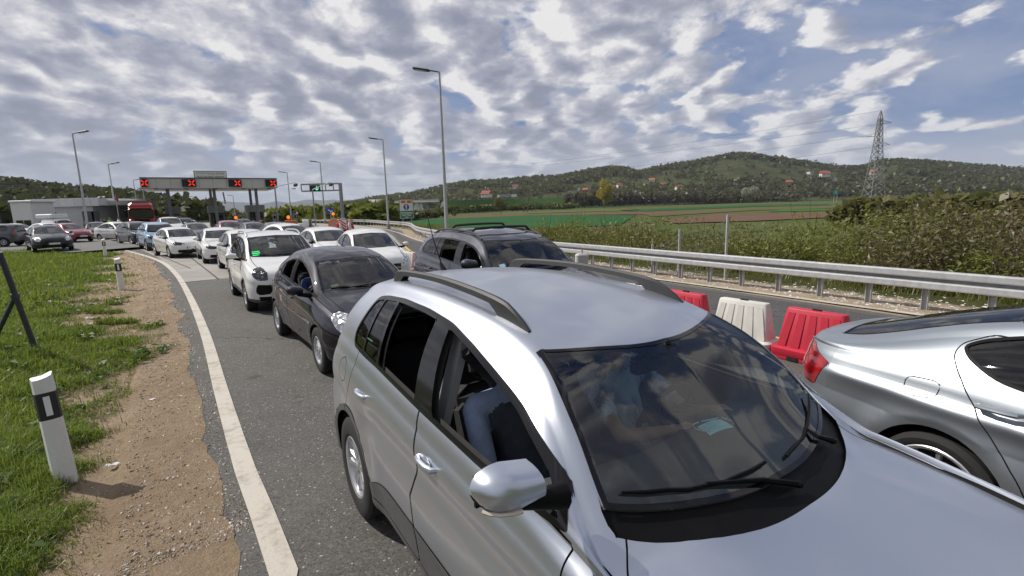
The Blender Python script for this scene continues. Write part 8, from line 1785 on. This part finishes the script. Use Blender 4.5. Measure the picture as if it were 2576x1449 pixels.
def lorry():
    a, c = at(326, 540, 62), at(388, 540, 62); w = 2.55; p = at(357, 540, 60); k = (c.x-a.x)/w; R = thing('lorry', 'red lorry with a dark trailer coming out of the left toll lane', 'lorry', (p.x, 60, 0), radians(-56), QG); s = min(1.15, k)
    rd = paint('lorry_red', (.30, .022, .028), .1, .3, 1.0); dk = simple('car_black_trim', (.012, .012, .013), .55); h = 3.75
    b = MB(); b.bevbox((0, 0, 1.15), (2.1, 2.5, 1.1), .12); b.bevbox((-.08, 0, 2.25), (1.95, 2.5, 1.5), .16); b.bevbox((-.35, 0, 3.15), (1.5, 2.42, .9), .22); b.bevbox((.55, 0, 3.18), (.75, 2.3, .5), .14); b.build('cab', rd, R)
    b = MB(); b.bevbox((.90, 0, 2.28), (.10, 2.30, 1.05), .06); b.build('windscreen', MATS['dark_window'], R); b = MB(); b.bevbox((1.03, 0, 2.98), (.42, 2.36, .16), .05); b.build('sun_visor', rd, R)
    b = MB(); b.bevbox((1.06, 0, 1.42), (.05, 1.5, .5), .03); b.build('grille', dk, R); b = MB(); b.bevbox((1.05, 0, .62), (.14, 2.45, .5), .06); b.build('bumper', dk, R)
    for y in (-1, 1):
        b = MB(); b.bevbox((1.07, y*.98, .98), (.08, .42, .22), .04); b.build('headlight', headlamp_mat('clear'), R); b = MB(); b.bevbox((.86, y*1.45, 2.35), (.16, .26, .75), .05); b.tube([(.7, y*1.2, 2.6), (.86, y*1.42, 2.6)], .03, 6); b.build('mirror', dk, R); b = MB(); b.bevbox((.15, y*1.262, 2.3), (.85, .03, .75), .01); b.build('side_window', MATS['dark_window'], R)
    b = MB(); b.bevbox((-7.9, 0, 2.45), (13.2, 2.55, 2.75), .05); b.build('trailer', simple('trailer_tarp', (.07, .075, .085), .7, var=.15), R)
    tm, rm = wheel_mesh('single', .5, .32, .29, 10, GALVD)
    for x in (.2, -3.2, -10.2, -11.5, -12.8):
        for y in (1, -1): o = link(bpy.data.objects.new('wheel', tm), R); o.location = (x, y*1.1, .5); o.rotation_euler = (radians(-90*y), 0, 0); q = link(bpy.data.objects.new('rim', rm), o)
    b = MB(); b.box((-6, 0, .95), (12, .9, .25)); b.build('chassis', dk, R)
lorry()
# small things on the cars ---------------------------------------------------
WS = simple('sticker_white', (.75, .77, .78), .5); SB = simple('sticker_blue', (.05, .22, .55), .5); SG = simple('sticker_lime', (.45, .60, .25), .4)
stuck_on(pun, 'sticker', HATCH, PUH, 1.80, -.40, .13, .075, WS); stuck_on(pun, 'sticker', HATCH, PUH, 1.795, -.40, .08, .03, SB, .008); stuck_on(pun, 'sticker', HATCH, PUH, 1.24, -.44, .10, .05, SG); stuck_on(san, 'sticker', BIGSUV, SANH, 1.36, -.54, .09, .07, simple('sticker_pale_blue', (.35, .55, .68), .4)); stuck_on(pol, 'sticker', POLO, PH, 1.2, -.5, .09, .05, SB, -.006); stuck_on(bmw, 'sticker', BM, BH, 1.56, -.5, .10, .05, simple('sticker_pale_blue', (.35, .55, .68), .4), -.006)
def car_wipers(root, sp, half, lo=.04):
    w = sp['wind']; A = half[0][1].A; A = A[A[:, 7] > 5.0]
    def on(s, y, up): d = (A[:, 6]-s)**2+(A[:, 1]-abs(y))**2; return Vector((sp['ax']-s, y, A[np.argmin(d)][2]+up))
    for y0, y1 in ((.52, .0), (-.02, -.50)):
        b = MB(); q = [on(w[2]+lo+w[3]*abs(y)**2.2+.02, y, .012) for y in np.linspace(y0, y1, 7)]; b.tube(q, .009, 5); b.build('wiper', simple('car_black_trim', (.012, .012, .013), .55), root, smooth=True)
for r_, s_, h_ in ((pun, HATCH, PUH), (pic, PIC, PICH), (san, BIGSUV, SANH), (pol, POLO, PH), (bmw, BM, BH)): car_wipers(r_, s_, h_)
seated('person', 'driver of the dark violet hatchback wearing a blue mask-pale top', local(pun, (1.12, .36, .47)), pun.rotation_euler[2], simple('shirt_dark_red', (.16, .03, .04), .9), JEANS, (.03, .02, .015), (((.20, .26, .30), (.40, .14, .38)), ((.20, -.27, .30), (.40, -.14, .36))), (1, 0, 0), 2)
seated('person', 'passenger in a dark blue shirt behind the open window of the dark hatchback', local(pun, (1.12, -.36, .47)), pun.rotation_euler[2], simple('shirt_navy', (.03, .05, .16), .9), JEANS, (.03, .02, .015), (((.18, .27, .18), (.36, .10, .20)), ((.14, -.30, .19), (.36, -.12, .19))), (1, -.2, 0), 1)
# people by the office
VEST = simple('hi_vis_vest', (.22, .65, .05), .7); GT = simple('grey_top', (.25, .26, .28), .9); BT = simple('black_top', (.02, .02, .022), .9)
for i, (px, Y, yaw, sh, lab, ps) in enumerate(((215, 49, -60, GT, 'person in a grey top in front of the office wall'), (241, 50, 150, GT, 'stooping person in a pale top beside the low wall'), (254, 51, -100, BT, 'person in black standing next to the stooping one'), (262, 52, -40, BT, 'person in black nearest the person in the vest'), (276, 50, -80, VEST, 'person in a bright green high-visibility vest'), (298, 53, -120, WHITE, 'person in a white shirt under the flag'))[:6] if False else ((215, 49, -60, GT, 'person in a grey top in front of the office wall', 0), (241, 50, 150, GT, 'person in a pale grey top turned away beside the office corner', 1), (254, 51, -100, BT, 'person in black standing with an arm raised by the office corner', 2), (262, 52, -40, BT, 'person in black nearest the one in the vest', 1), (276, 50, -80, VEST, 'person in a bright green high-visibility vest', 2), (298, 53, -120, WHITE, 'person in a white shirt under the flag', 0))):
    p = at(px, 550, Y); standing(lab, (p.x, Y, .16), radians(yaw), sh, JEANS, (.03, .025, .02), ps, i % 3, 1.68+.03*i, 'people by the office building')
